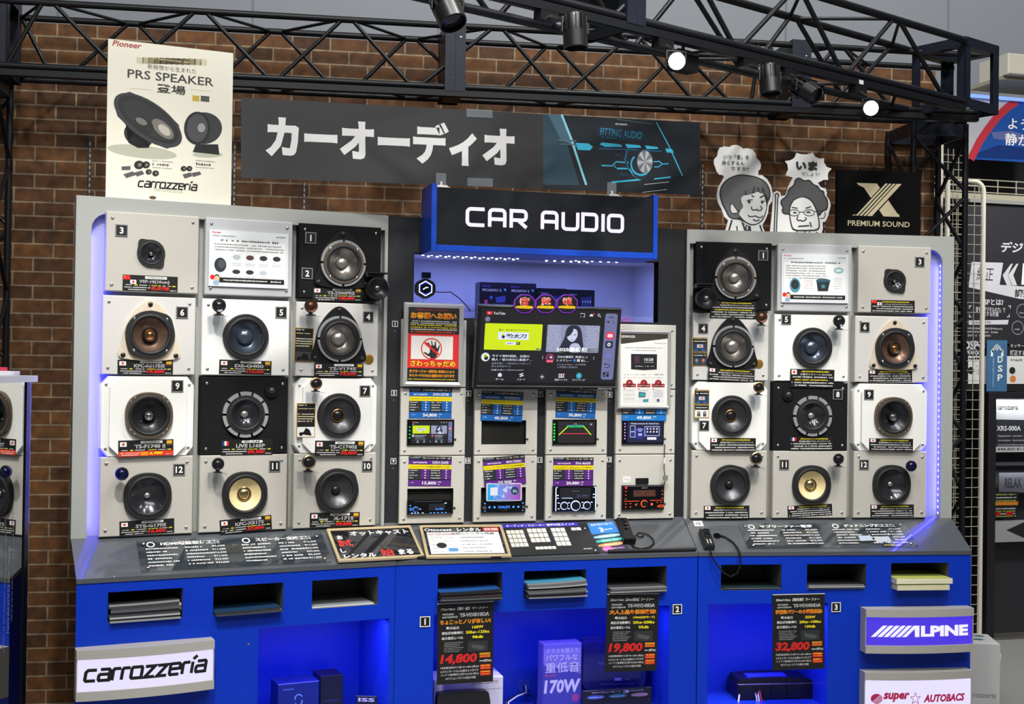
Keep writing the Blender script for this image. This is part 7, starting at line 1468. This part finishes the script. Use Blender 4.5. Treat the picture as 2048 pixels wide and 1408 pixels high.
# ------------------------------------------------------------------ trusses
def truss(name, label, A, D, s0, s1, z0, z1, dep, cr, br, tops, bots, pl, rear_shift=.29):
    "box truss of four chords; zigzag braces join the listed nodes on every face"
    A, D = V3((A[0], A[1], 0)), V3((D[0], D[1], 0)).normalized(); N = V3((-D.y, D.x, 0))
    if N.y < 0: N = -N
    P = lambda s_, o_, z_: A+D*s_+N*o_+UP*z_
    t = thing(name, label, 'truss', T(*P((s0+s1)/2, dep/2, z0))); inv = t.matrix_world.inverted()
    def rod(nm, p, q, r, m=STEEL):
        MB().rod(inv @ p, inv @ q, r, m, 10).build(nm, t)
    for o_ in (0, dep):
        for z_ in (z0, z1): rod('chord', P(s0, o_, z_), P(s1, o_, z_), cr)
    nodes = sorted([(x, 1) for x in tops]+[(x, 0) for x in bots])
    for (a, ka), (b, kb) in zip(nodes, nodes[1:]):
        if ka == kb or b-a > rear_shift*1.4: continue
        e = .02*(1 if b > a else -1)
        rod('brace', P(a+e, 0, z1 if ka else z0), P(b-e, 0, z1 if kb else z0), br)
        rod('brace', P(a+e, dep, z0 if ka else z1), P(b-e, dep, z0 if kb else z1), br)
        for z_, f in ((z1, 1), (z0, 0)):
            rod('cross_brace', P(a+e, 0 if ka else dep, z_), P(b-e, 0 if kb else dep, z_), br*.75)
    for s_ in pl:
        k = MB(); x, y = V3(D), V3(N); M_ = Matrix((x, y, UP)).transposed().to_4x4(); M_.translation = P(s_, 0, 0); M_ = inv @ M_
        k.box(-.042, -.0005, -.02, .02, z0-.02, z1+.02, NAVYST, .003).box(.0005, .042, -.02, .02, z0-.02, z1+.02, NAVYST, .003).box(-.03, .03, -.015, .015, z0-.018, z1+.018, STEEL)
        k.box(-.042, .042, -.019, dep+.02, z0-.02, z0-.012, STEEL).box(-.042, -.034, -.019, dep+.02, z0-.02, z1+.02, STEEL).box(-.042, .042, dep-.02, dep+.02, z0-.02, z1+.02, STEEL)
        for zz_ in (z0+.05, (z0+z1)/2, z1-.05):
            for xx in (-.022, .022): k.lathe([(.0045, 0), (.0001, .0008)], pr('#06070a') if zz_ < z1-.06 or xx < 0 else CHROME, 8)
        for q_ in range(len(k.v)-16*6, len(k.v)):
            i_ = (q_-(len(k.v)-16*6))//16; x_, y_, h_2 = k.v[q_]; k.v[q_] = ((-.022, .022)[i_ % 2]+x_, -.02-h_2, (z0+.05, (z0+z1)/2, z1-.05)[i_//2]+y_)
        k.xf(M_).build('joint_plate', t)
    return t, P
BT, BP = truss('lattice_truss', 'black lattice truss running along the brick wall above the banner', (-.815, .565), WU, -.12, 4.02, 2.585, 2.837, .25, .0135, .0085,
    [.09+.58*k for k in range(3)]+[1.865+.58*k for k in range(3)]+[3.36], [-.08, .38, .96, 1.53]+[2.14, 2.72]+[3.62, 3.1], [1.69, 3.18])
DT, DP = truss('lattice_truss', 'black lattice truss crossing overhead with the two lit spotlights', (2.955, -.07), (-.922, -.387), -.02, 3.3, 2.585, 2.845, .25, .015, .0095, [.47+.61*k for k in range(5)], [.12]+[.80+.61*k for k in range(4)], [1.92])
def rail(label, P, s0, s1, z, o_=0.):
    p, q = P(s0, o_, z), P(s1, o_, z); d = (q-p).normalized(); M_ = Matrix((d, UP.cross(d), UP)).transposed().to_4x4(); M_.translation = p; L = (q-p).length
    tag(MB().box(0, L, -.018, .018, -.012, .014, STEEL, .002).box(0, L, -.008, .008, -.0135, -.012, pr('#05060a')).build('lighting_track', M=M_), label, 'lighting track')
rail('long black lighting track under the wall truss', BP, -.1, 4.0, 2.5565)
rail('black lighting track under the crossing truss', DP, .0, 3.2, 2.5545)
# corner node and columns
def angle_frame(name, label, corners, z0, z1, w_=.04, low=0):
    t = thing(name, label, 'truss corner', T(*corners[0], z0)); o0 = V3((*corners[0], z0)); cc = [V3((*c, 0)) for c in corners]; mid = sum(cc, V3())/4
    for i in range(4):
        a, b = cc[i], cc[(i+1) % 4]; d = (b-a).normalized(); n = V3((-d.y, d.x, 0)); n = n if (mid-a).dot(n) > 0 else -n
        M_ = Matrix((d, n, UP)).transposed().to_4x4(); L = (b-a).length
        M_.translation = a-V3((corners[0][0], corners[0][1], 0)); k = MB()
        k.box(0, w_, 0, .004, 0, z1-z0, NAVYST).box(0, .004, 0, w_, 0, z1-z0, NAVYST).xf(M_).build('corner_post', t)
        for zz_ in (0, z1-z0-w_): MB().box(w_, L, .0005, .0045, zz_, zz_+w_, NAVYST).box(w_, L, .0045, w_, zz_ if zz_ else w_-.004, (zz_+.004) if zz_ else w_, STEEL).xf(M_).build('edge_bar', t)
    return t
h_ = V3((.922, .387)); n_ = V3((-.387, .922)); N0 = V3((2.975, -.062))
angle_frame('truss_corner', 'open black steel corner frame where the two trusses meet', [N0[:], (N0+h_*.26)[:], (N0+h_*.26+n_*.26)[:], (N0+n_*.26)[:]], 2.565, 2.865)
def column(label, fr, D, wd, z1, zt):
    D = V3((D[0], D[1], 0)).normalized(); N = V3((-D.y, D.x, 0)); A = V3((fr[0], fr[1], 0)); t = thing('truss_column', label, 'truss column', T(*A)); r = .0135
    C_ = [V3(), D*-wd, D*-wd+N*wd, N*wd]
    for c in C_: MB().rod(c+UP*.03, c+UP*z1, r, STEEL, 10).build('chord', t)
    for f in range(4):
        a, b = C_[f], C_[(f+1) % 4]; z = .1; k = 0
        while z < z1-.25:
            p, q = (a, b) if k % 2 == 0 else (b, a); MB().rod(p+UP*z, q+UP*(z+.24), .009, STEEL, 8).build('brace', t); z += .27; k += 1
        d = (b-a).normalized(); n = V3((-d.y, d.x, 0)); M_ = Matrix((d, n, UP)).transposed().to_4x4(); M_.translation = a
        MB().box(-.01, wd+.01, -.004, .004, z1-.055, z1, NAVYST).xf(M_).build('head_plate', t)
    M_ = Matrix((D*-1, N, -UP)).transposed().to_4x4(); MB().box(-.03, wd+.03, -.03, wd+.03, -.03, 0, STEEL).xf(Matrix((D, N, UP)).transposed().to_4x4() @ T(-wd, 0, .0305)).build('foot_plate', t)
    return t
column('black lattice column behind the right speaker board', (3.2, .25), (.9935, -.1135), .25, 2.56, 0)
column('black lattice column at the far left before the brick wall', (-.915, .585), (.9935, -.1135), .25, 2.56, 0)
angle_frame('truss_corner', 'dark steel corner box at the left end of the wall truss', [(-1.16, .60), (-.875, .567), (-.845, .82), (-1.13, .85)], 2.56, 2.9, .05)
# spotlights on the crossing truss
GLOW = em('#fff6dc', 42)
def spot(px, z, aim, label, lit=False, sc=1.):
    p = atZ(px[0], px[1], z); t = thing('spotlight', label, 'spotlight', T(*p)); f = (V3(aim)-p).normalized(); q = f.to_track_quat('Z', 'Y').to_matrix().to_4x4()
    r = .037*sc; b = MB().lathe([(.0001, -.06*sc), (r*.7, -.058*sc), (r*.8, -.05*sc), (r*.8, -.005)], PLASB, 24).lathe([(r, -.005), (r, .045*sc), (r*.9, .047*sc), (r*.86, .03*sc)], PLASB, 28)
    b.add([(r*math.cos(a), r*math.sin(a), -.005) for a in [math.tau*i/28 for i in range(28)]], [tuple(range(28))[::-1]], PLASB)
    b.xf(q).build('housing', t)
    fn = MB()
    for i in range(12): a = math.tau*i/12; fn.box(r*.78, r*1.02, -.002, .002, -.052*sc, -.006, PLASB); fn.v[-8:] = [tuple(Matrix.Rotation(a, 3, 'Z') @ V3(v)) for v in fn.v[-8:]]
    fn.xf(q).build('cooling_fins', t)
    ln = MB().lathe([(r*.86, .032*sc), (r*.5, .036*sc), (.0001, .038*sc)], GLOW if lit else mat('lens_dark', '#3a3c3e', .1, .3), 24); ln.xf(q).build('lens', t)['label'] = 'glowing white lens' if lit else 'unlit lens'
    D_ = V3((-.922, -.387, 0)).normalized(); s_ = (p-V3((2.955, -.07, 0))).dot(D_); e = DP(s_, 0, 2.5426)-p; tz = e.z
    k = MB().box(-.035, .035, -.018, .018, -.03, 0, PLASB, .002).xf(T(*e) @ Matrix.Rotation(math.radians(22.7), 4, 'Z')); k.rod((0, 0, max(.02, tz*.35)), (e.x, e.y, tz-.015), .008, PLASB).build('stem', t)
    y = MB().tube([V3((r*1.1, 0, 0)), V3((r*1.1, .0, .03)), V3((0, 0, max(.03, tz*.4))), V3((-r*1.1, 0, .03)), V3((-r*1.1, 0, 0))], .005, PLASB); y.build('yoke', t)
    return p
spot((895, 20), 2.45, (1.0, -2.2, .6), 'dark spotlight at the top edge over the wall truss joint', sc=1.1)
spot((1150, 66), 2.45, (.98, -1.15, 1.0), 'dark ribbed spotlight pointing straight down left of the lit ones')
pa = spot((1352, 122), 2.46, (.2, -4.2, 1.5), 'lit spotlight left of the other, above the dark banner', True, .82)
spot((1540, 162), 2.45, (1.8, -.9, .8), 'dark ribbed spotlight between the two lit ones, pointing down')
spot((1613, 182), 2.45, (2.6, -1.6, 1.6), 'dark tilted spotlight between the two lit ones')
pb = spot((1740, 216), 2.45, (.5, -4.2, 1.5), 'lit spotlight near the corner frame, right of the other lit one', True, .82)
for s_, lb in ((1.62, 'left'), (.93, 'right')):
    p = DP(s_, .06, 2.5); tag(MB().box(-.05, .05, -.028, .028, -.03, .03, PLASB, .003).box(-.03, .03, -.01, .01, .03, .045, PLASB).build('track_adapter', M=Matrix.Translation(p) @ Matrix.Rotation(math.radians(22.7), 4, 'Z')), 'black driver box on the crossing truss track, %s of the pair' % lb, 'driver box')
p = DP(.72, -.019, 2.555); tag(MB().box(-.013, .013, -.0006, 0, -.008, .008, W).build('paper_label', M=Matrix.Translation(p) @ Matrix.Rotation(math.radians(22.7), 4, 'Z')), 'small white label on the crossing truss track', 'label')
# ------------------------------------------------------------------ left showcase with a reflecting side pane
SG = Frame((-.68, -.46, 0), (.285, .958, 0), UP)
t = thing('glass_showcase', 'tall dark showcase at the left edge with a mirroring glass side', 'showcase', SG.M(-.6, 0, 0)); ztop = 1.395
MB().box(-.7, .57, .0, ztop-.02, -.003, 0, mat('mirror_glass', '#c9cac8', .02, 1)).build('glass_side', t)
MB().box(.57, .6, 0, ztop-.02, -.03, .004, mat('post_dark', '#15171b', .25, .6)).box(.6, .608, 0, ztop-.02, -.03, .002, mat('post_steel', '#9a9ca4', .25, .9)).build('corner_post', t)
MB().box(-.72, .6, .0, ztop-.02, -.5, -.004, mat('showcase_dark', '#101214', .5)).build('body', t)
MB().box(-.75, .625, ztop-.02, ztop, -.52, .016, mat('showcase_top', '#b9bac0', .4)).build('top_board', t)
a, b = SG.at(16, 1180, .0); o = MB().text('NOAH/VOXY 専用', 0, 0, .26, .018, .0006, pr('#8d9096'), -.01); o.micro(-.18, .22, .03, .006, .0006, pr('#7d8086'), 3); o.micro(-.1, .25, -.028, .006, .0006, pr('#7d8086'), 4)
tag(o.build('glass_lettering', M=SG.M(a, b, .0012, math.pi/2)), 'faint upright lettering on the mirroring glass of the left showcase', 'lettering')
P_ = [SG.at(x, y, -.1) for x, y in ((0, 745), (45, 747))]
t = thing('booklet', 'white booklet with red edge lying on the left showcase', 'booklet', SG.M(.3, ztop+.0006, -.2)); ub = SG.at(46, 745, -.05)[0]-.3; MB().box(-.4, ub, 0, .012, -.16, .14, pr('#d8d8d6')).build('pages', t); MB().box(-.4, ub, .012, .024, -.16, .10, pr('#c8343a')).build('red_cover', t); MB().box(-.39, ub-.02, .024, .025, -.15, .05, pr('#d9d9d9')).build('top_sheet', t)
# ------------------------------------------------------------------ shop fittings behind on the right
FG = Frame((0, 1.35, 0), (1, 0, 0), UP)
g1_ = lambda *p: ps(1880, 60, 3.911, *p)
g2_ = lambda *p: ps(1900, 420, 4.142, *p)
g3_ = lambda *p: ps(1900, 740, 3.912, *p)
SHB = mat('shelf_black', '#15151a', .5); CREAM = mat('cream_steel', '#a29d8a', .45)
def gq(q, w=0): return FG.quad(*q, w)
t = thing('store_shelf', 'tall black shop shelf unit behind the right end of the display', 'shelf', FG.M(4.6, 0, -.3))
MB().box(-.92, 1.2, 0, 2.95, -.03, 0, SHB).box(-.92, -.9, 0, 2.95, -.03, .26, SHB).build('back_panel', t)
for z_, lb in ((2.935, 0), (2.40, 0)):
    MB().box(-.9, 1.2, z_, z_+.03, 0, .29, CREAM).build('shelf_board', t)
for z_, n in ((2.86, 2), (2.44, 3)):
    m_ = MB()
    for i in range(n): m_.rod((-.9, z_+.035*i, .28), (1.2, z_+.035*i, .28), .0035, CREAM, 6)
    for i in range(18): m_.rod((-.88+.12*i, z_-.005, .282), (-.88+.12*i, z_+.035*(n-1)+.005, .282), .0035, CREAM, 6)
    m_.build('wire_rail', t)
a, b, Wd, H, r = gq([(2006, 108), (2080, 118), (2080, 158), (2004, 151)], .1); t = thing('light_box', 'pale box fixed high up at the top right corner', 'box', FG.M(a+.2, b, -.1)); MB().box(-Wd/2-.2, .5, -H/2, H/2, 0, .25, mat('box_cream', '#cfcabb', .5), .006).build('housing', t); MB().box(-Wd/2-.2, .5, -H/2-.02, -H/2, -.1, .2, CREAM).build('bracket', t)
a, b, Wd, H, r = gq([(1938, 205), (2110, 200), (2110, 322), (1936, 322)], .01); t = thing('header_banner', 'blue curved edged banner with white hiragana at the right edge', 'banner', FG.M(a, b, .0)); x, y = Wd/2, H/2
o = MB().box(-x, x, -y, y, -.006, 0, pr('#a9abb4', .25)); HX = lambda px, py: (FG.at(*g1_((px, py))[0], .0)[0]-a, FG.at(*g1_((px, py))[0], .0)[1]-b)
ed = [HX(600, 555), HX(520, 610), HX(440, 690), (HX(370, 780)), HX(310, 870), HX(265, 960), HX(240, 1010)]
o.flat(ed+[(x, -y), (x, y)], .0004, pr('#1f4a94', .2)); o.stroke(ed, .045, .0008, pr('#b0303c', .25)); o.flat([HX(300, 960), HX(450, 900), (x, HX(0, 880)[1]), (x, -y*.9), (HX(260, 1005)[0], -y*.96)], .0007, pr('#16306a', .2)); o.flat([HX(400, 800), HX(560, 790), (x, HX(0, 830)[1]), (x, HX(0, 860)[1]), HX(420, 850)], .0009, pr('#5a6296', .2))
q0 = HX(580, 735); o.text('ようこそ', q0[0]+.11, q0[1], .3, .06, .0012, W, .01); q0 = HX(545, 855); o.text('静かな', q0[0]+.09, q0[1], .24, .068, .0012, W, .01); o.build('printed_face', t)
MB().box(-x, x, y+.005, y+.02, 0, .02, mat('tube_blue', '#7a9aff', .3, emit=1.5)).build('light_tube', t)
a, b, Wd, H, r = gq([(1936, 402), (2110, 402), (2110, 688), (1936, 688)], .01); o = MB().box(-Wd/2, Wd/2, -H/2, H/2, -.006, 0, pr('#26262a')); HX = lambda px, py: (FG.at(*g2_((px, py))[0], .0)[0]-a, FG.at(*g2_((px, py))[0], .0)[1]-b); z = .0006; WG = pr('#cdccd2')
o.box(-Wd/2, Wd/2, H/2-.02, H/2, 0, .02, pr('#8a8a88'))
q0 = HX(530, 310); o.text('デジタル', q0[0]+.06, q0[1], .29, .06, z, WG, .03, .15); o.flat([HX(180, 430), HX(440, 437), HX(410, 620), HX(700, 640), (Wd/2, HX(0, 640)[1]), (Wd/2, HX(0, 740)[1]), HX(570, 735), HX(155, 640), HX(158, 600)], z, WG); q0 = HX(290, 530); o.text('純正', *q0, .11, .075, z+.0004, K, .0, .15)
for k in (0, 45): o.flat([HX(505+k, 445), HX(540+k-20, 445), HX(478+k, 540), HX(510+k, 625), HX(480+k-10, 625), HX(435+k, 540)], z+.0004, WG)
q0 = HX(590, 530); o.text('臣', q0[0]+.05, q0[1], .1, .12, z+.0006, W, .05, .1); q0 = HX(580, 690); o.text('調整', q0[0]+.02, q0[1], .11, .045, z+.0006, K, .02)
o.text('DSPとは?', *HX(345, 762), .15, .034, z, WG, .03); o.text('音を「デジタルの力」で', *HX(335, 825), .19, .03, z, WG, .015); o.text('補正する機器', *HX(325, 862), .12, .026, z, WG, .015)
for sx_, sy_, ax, ay in ((160, 795, 1, -1), (500, 795, -1, -1), (160, 885, 1, 1), (490, 885, -1, 1)): q0 = HX(sx_, sy_); o.stroke([(q0[0]+.014*ax, q0[1]), q0, (q0[0], q0[1]+.014*ay)], .005, z, WG)
o.flat([HX(155, 915), HX(485, 910), HX(478, 948), HX(155, 950)], z, WG); o.text('こんな人におすすめ', *HX(260, 930), .12, .018, z+.0004, K, .01)
for i in range(3): o.micro(HX(155, 0)[0], HX(470-60*i, 0)[0], HX(0, 965+30*i+10)[1], .016, z, pr('#a9a9ae'), i)
for cx_, cy_ in ((600, 835), (560, 975)): o.ring(*HX(cx_, cy_), .034, .04, z, pr('#77777c'), 24); o.micro(HX(cx_-18, 0)[0], HX(cx_+18, 0)[0], HX(0, cy_)[1], .012, z, pr('#a9a9ae'), 3)
tag(o.build('shop_poster', M=FG.M(a, b, .0)), 'large black and white sound processor poster on the right shelf', 'poster')
a, b, Wd, H, r = gq([(1936, 692), (2110, 692), (2110, 782), (1936, 782)], .02); o = MB().box(-Wd/2, Wd/2, -H/2, H/2, -.006, 0, pr('#1a1a1c')); HX = lambda px, py: (FG.at(*g2_((px, py))[0], .01)[0]-a, FG.at(*g2_((px, py))[0], .01)[1]-b); z = .0006
o.text('DSP', *HX(175, 1120), .09, .05, z, WG, .04); o.micro(HX(240, 0)[0], HX(340, 0)[0], HX(0, 1120)[1], .03, z, WG, 3); o.text('セッサー', *HX(555, 1125), .09, .02, z, WG, .01); o.micro(HX(155, 0)[0], HX(335, 0)[0], HX(0, 1178)[1], .035, z, WG, 4); o.text('補正する', *HX(560, 1183), .1, .03, z, WG, .02)
o.flat([HX(150, 1210), HX(650, 1210), HX(650, 1440), HX(150, 1440)], z, pr('#d8d8d6')); o.micro(HX(165, 0)[0], HX(280, 0)[0], HX(0, 1228)[1], .018, z+.0004, K, 6); o.disc(*HX(172, 1330), .02, z+.0004, K, 18); o.disc(*HX(515, 1330), .02, z+.0004, pr('#1f2a24'), 18); o.disc(*HX(520, 1400), .02, z+.0004, pr('#d07a3a'), 14); o.rect(*HX(320, 1340), .03, .06, z+.0004, pr('#3a3a3a')); o.micro(HX(510, 0)[0], HX(610, 0)[0], HX(0, 1235)[1], .02, z+.0004, pr('#8a8a8a'), 7)
for i in range(3): o.micro(HX(230, 0)[0], HX(290, 0)[0], HX(0, 1290+30*i)[1], .01, z+.0004, pr('#9a9a9a'), i)
tag(o.build('information_strip', M=FG.M(a, b, .0101)), 'black and white information strip under the large poster on the right', 'poster')
a, b, Wd, H, r = gq([(1981, 680), (2021, 680), (2021, 783), (1980, 783)], .06); o = MB().box(-Wd/2, Wd/2, -H/2, H/2, -.004, 0, pr('#3f6a92')); z = .0006
[o.text(ch_, Wd*.16, .035-.05*i, .032, .036, z, W, .02) for i, ch_ in enumerate('DSP')]; o.micro(-.1, -.05, 0, .001, z, W); o.text('Digital Signal Processor', -Wd*.18, -.04, .16, .012, z, pr('#b9cfe0'), 0, 0, -math.pi/2)
o.stroke(arc(0, H*.26, .03, 0, 180, 12), .008, z, W)
for sx in (-1, 1): o.rect(sx*.033, H*.24, .014, .035, z, W)
for i in range(5): o.rect(-.018+.009*i, H*.36, .004, (.015, .03, .04, .026, .014)[i], z, W)
tag(o.build('category_tag', M=FG.M(a, b, .03)), 'blue upright tag with white headphones sign on the right shelf', 'sign')
# glass fronted case
a, b, Wd, H, r = gq([(1975, 785), (2120, 785), (2120, 1300), (1965, 1300)], .1); t = thing('display_case', 'black framed glass case with car audio goods at the right edge', 'display case', FG.M(a, 0, .0)); x = Wd/2; z1_ = b+H/2; z0_ = b-H/2
MB().box(-x, -x+.05, z0_, z1_, 0, .12, SHB).box(-x+.05, x, z1_-.03, z1_, 0, .12, SHB).box(-x+.05, x, z0_, z0_+.05, 0, .12, SHB).box(-x, x, z0_, z1_, -.005, .0, mat('case_back', '#26262a', .6)).build('frame', t)
MB().flat([(-x+.05, z0_+.05), (x, z0_+.05), (x, z1_-.03), (-x+.05, z1_-.03)], .112, thin_glass('case_glass', .22, '#eef0f2')).build('glass_pane', t)
for zz_, e_ in ((z1_-.036, 1.5), (z1_-.41, 1.1)):
    d = lamp('case_light', 'AREA', FG.M(a, zz_, .105).translation, e_, (.95, .97, 1), shape='RECTANGLE', size=Wd*.8, size_y=.012); d.rotation_euler = (math.radians(-12), 0, 0)
MB().box(-x, x, 0, z0_, -.2, .16, mat('case_base', '#8a867c', .5)).build('base', t)
for z_ in (.62,): MB().box(-x+.05, x, z1_-z_*.0-.40, z1_-.385, .0, .1, mat('shelf_grey', '#4a4c50', .4)).build('shelf_board', t)
def gcard(q, w, label, draw, m, cat='card', name='product_card'):
    a, b, Wd, H, r = gq(q, w); o = MB().box(-Wd/2, Wd/2, -H/2, H/2, -.004, 0, m); draw(o, Wd, H); tag(o.build(name, M=FG.M(a, b, w)), label, cat)
def k1(o, W_, H): o.flat([(-W_/2, H*.1), (-W_/2, H*.48), (W_*.3, H*.48), (W_*.5, H*.2), (W_*.5, H*.08)], .0006, pr('#c9c9cc')); o.text('carrozzeria', -W_*.3, H*.32, W_*.34, H*.09, .001, K, .02); o.text('XRS-000A', -W_*.28, -H*.06, W_*.4, H*.09, .0008, W, .02); [o.micro(-W_*.46, W_*.4, -H*(.2+.08*i), H*.04, .0008, pr('#b0b0b0'), i) for i in range(3)]; o.rect(W_*.1, -H*.1, W_*.1, H*.16, .0008, pr('#b0b0b0')); o.rect(0, -H*.44, W_, H*.1, .0008, pr('#c8c8c8')); o.text('¥13,200', 0, -H*.44, W_*.3, H*.06, .0011, K); o.text('¥44,800', -W_*.32, -H*.44, W_*.3, H*.06, .0011, K)
gcard([(1991, 795), (2110, 795), (2110, 905), (1991, 905)], .09, 'white and dark product card at the top of the right glass case', k1, pr('#2c2c30'))
gcard([(1998, 945), (2110, 945), (2110, 985), (1998, 985)], .08, 'grey card with dim lettering in the middle of the right glass case', lambda o, W_, H: o.text('RELAX', -W_*.25, 0, W_*.3, H*.5, .0006, pr('#26262a'), .03), pr('#4a4a50'))
def k2(o, W_, H): o.rect(0, H*.05, W_, H*.14, .0006, pr('#d08020')); [o.micro(-W_*.45, W_*.4, H*(.4-.12*i) if i < 3 else -H*(.1*(i-2)+.05), H*.07, .0008, W if i % 2 else pr('#c8c860'), i) for i in range(7)]; o.rect(-W_*.35, -H*.35, W_*.2, H*.12, .0008, RE); o.rect(W_*.15, -H*.35, W_*.3, H*.12, .0008, RE)
gcard([(1989, 984), (2036, 984), (2036, 1035), (1989, 1035)], .1, 'dark price card with an orange band in the right glass case', k2, K, 'price card', 'price_card')
def k3(o, W_, H): o.flat([(-W_*.3, H*.05), (W_*.0, H*.42), (W_*.35, H*.05), (W_*.0, -H*.35)], .0006, pr('#222226'))
gcard([(1988, 1040), (2110, 1040), (2110, 1083), (1988, 1083)], .085, 'white card with a black diamond shape in the right glass case', k3, pr('#a8a8a8'))
a, b, Wd, H, r = gq([(2022, 1340), (2110, 1340), (2110, 1362), (2022, 1362)], .17); o = MB().box(-Wd/2, Wd/2, -H/2, H/2, -.008, 0, pr('#3a74a8')); o.rect(0, H*.42, Wd, H*.18, .0006, RE); o.text('D', -Wd*.42, 0, .04, .04, .0008, W, .03); tag(o.build('shelf_label', M=FG.M(a, b, .168)), 'blue shelf label with red top edge at the bottom right', 'label')
# wire mesh panel standing between the display and the case
FMESH = Frame((0, .95, 0), (1, 0, 0), UP)
x1_, zt_ = FMESH.at(1973, 365); x1_ = FMESH.at(1962, 900)[0]; x0_ = FMESH.at(1893, 600)[0]; t = thing('mesh_panel', 'cream wire mesh panel with a rounded white frame right of the column', 'mesh panel', FMESH.M((x0_+x1_)/2, 0, 0)); w_ = (x1_-x0_)/2; MW2 = mat('mesh_white', '#d2cfc0', .4)
pa_ = [(-w_, .03, 0), (-w_, zt_, 0)]+[(w_-.05+.05*math.sin(math.radians(a)), zt_-.05+.05*math.cos(math.radians(a)), 0) for a in range(0, 91, 15)]+[(w_, .03, 0)]
MB().tube(pa_, .013, MW2, 10).build('frame', t); m_ = MB()
for i in range(1, 4): m_.rod((-w_+2*w_*i/4, .03, 0), (-w_+2*w_*i/4, zt_, 0), .0022, CREAM, 5)
k = .05
while k < zt_: m_.rod((-w_, k, .004), (w_, k, .004), .0019, CREAM, 5); k += .05
m_.build('wire_mesh', t); MB().box(-w_-.02, w_+.02, 0, .03, -.15, .15, MW2).build('foot', t)
FM2 = Frame((0, 1.12, 0), (1, 0, 0), UP); xa, zb_ = FM2.at(1886, 270); xb = FM2.at(1925, 600)[0]; t = thing('mesh_panel', 'fine cream wire mesh at the end of the right shelf', 'mesh panel', FM2.M((xa+xb)/2, 0, 0)); w_ = (xb-xa)/2; m_ = MB()
for i in range(5): m_.rod((-w_+2*w_*i/4, .0, 0), (-w_+2*w_*i/4, 2.62, 0), .0022, CREAM, 5)
k = .04
while k < 2.62: m_.rod((-w_, k, .004), (w_, k, .004), .0018, CREAM, 5); k += .038
m_.build('wire_mesh', t); MB().rod((-w_-.012, 0, 0), (-w_-.012, 2.85, 0), .014, mat('post_cream', '#c8c5b8', .4), 10).build('post', t)
# white carton standing on the floor beyond the cabinet end
t = thing('carton_box', 'white carton with small grey print on the floor beside the right cabinet', 'box', Matrix.Translation((3.045, -.03, 0)) @ Matrix.Rotation(math.radians(-22), 4, 'Z')); w_ = .1
MB().box(-w_, w_, -.1, .1, .0, .315, pr('#b9b9b8'), .002).build('carton', t)
o = MB().text('carrozzeria', .02, .0, .13, .02, 0, pr('#6a6a6a'), 0); M_ = Matrix(((1, 0, 0, 0), (0, 0, -1, -.1005), (0, 1, 0, .1), (0, 0, 0, 1))); o.xf(M_).build('print', t); o = MB(); [o.disc(cx_, cy_, .025, .3155, pr('#2a5a64'), 14, .02) for cx_, cy_ in ((-.02, .02), (.03, -.02), (.05, .05), (-.04, -.04))]; o.build('top_print', t)
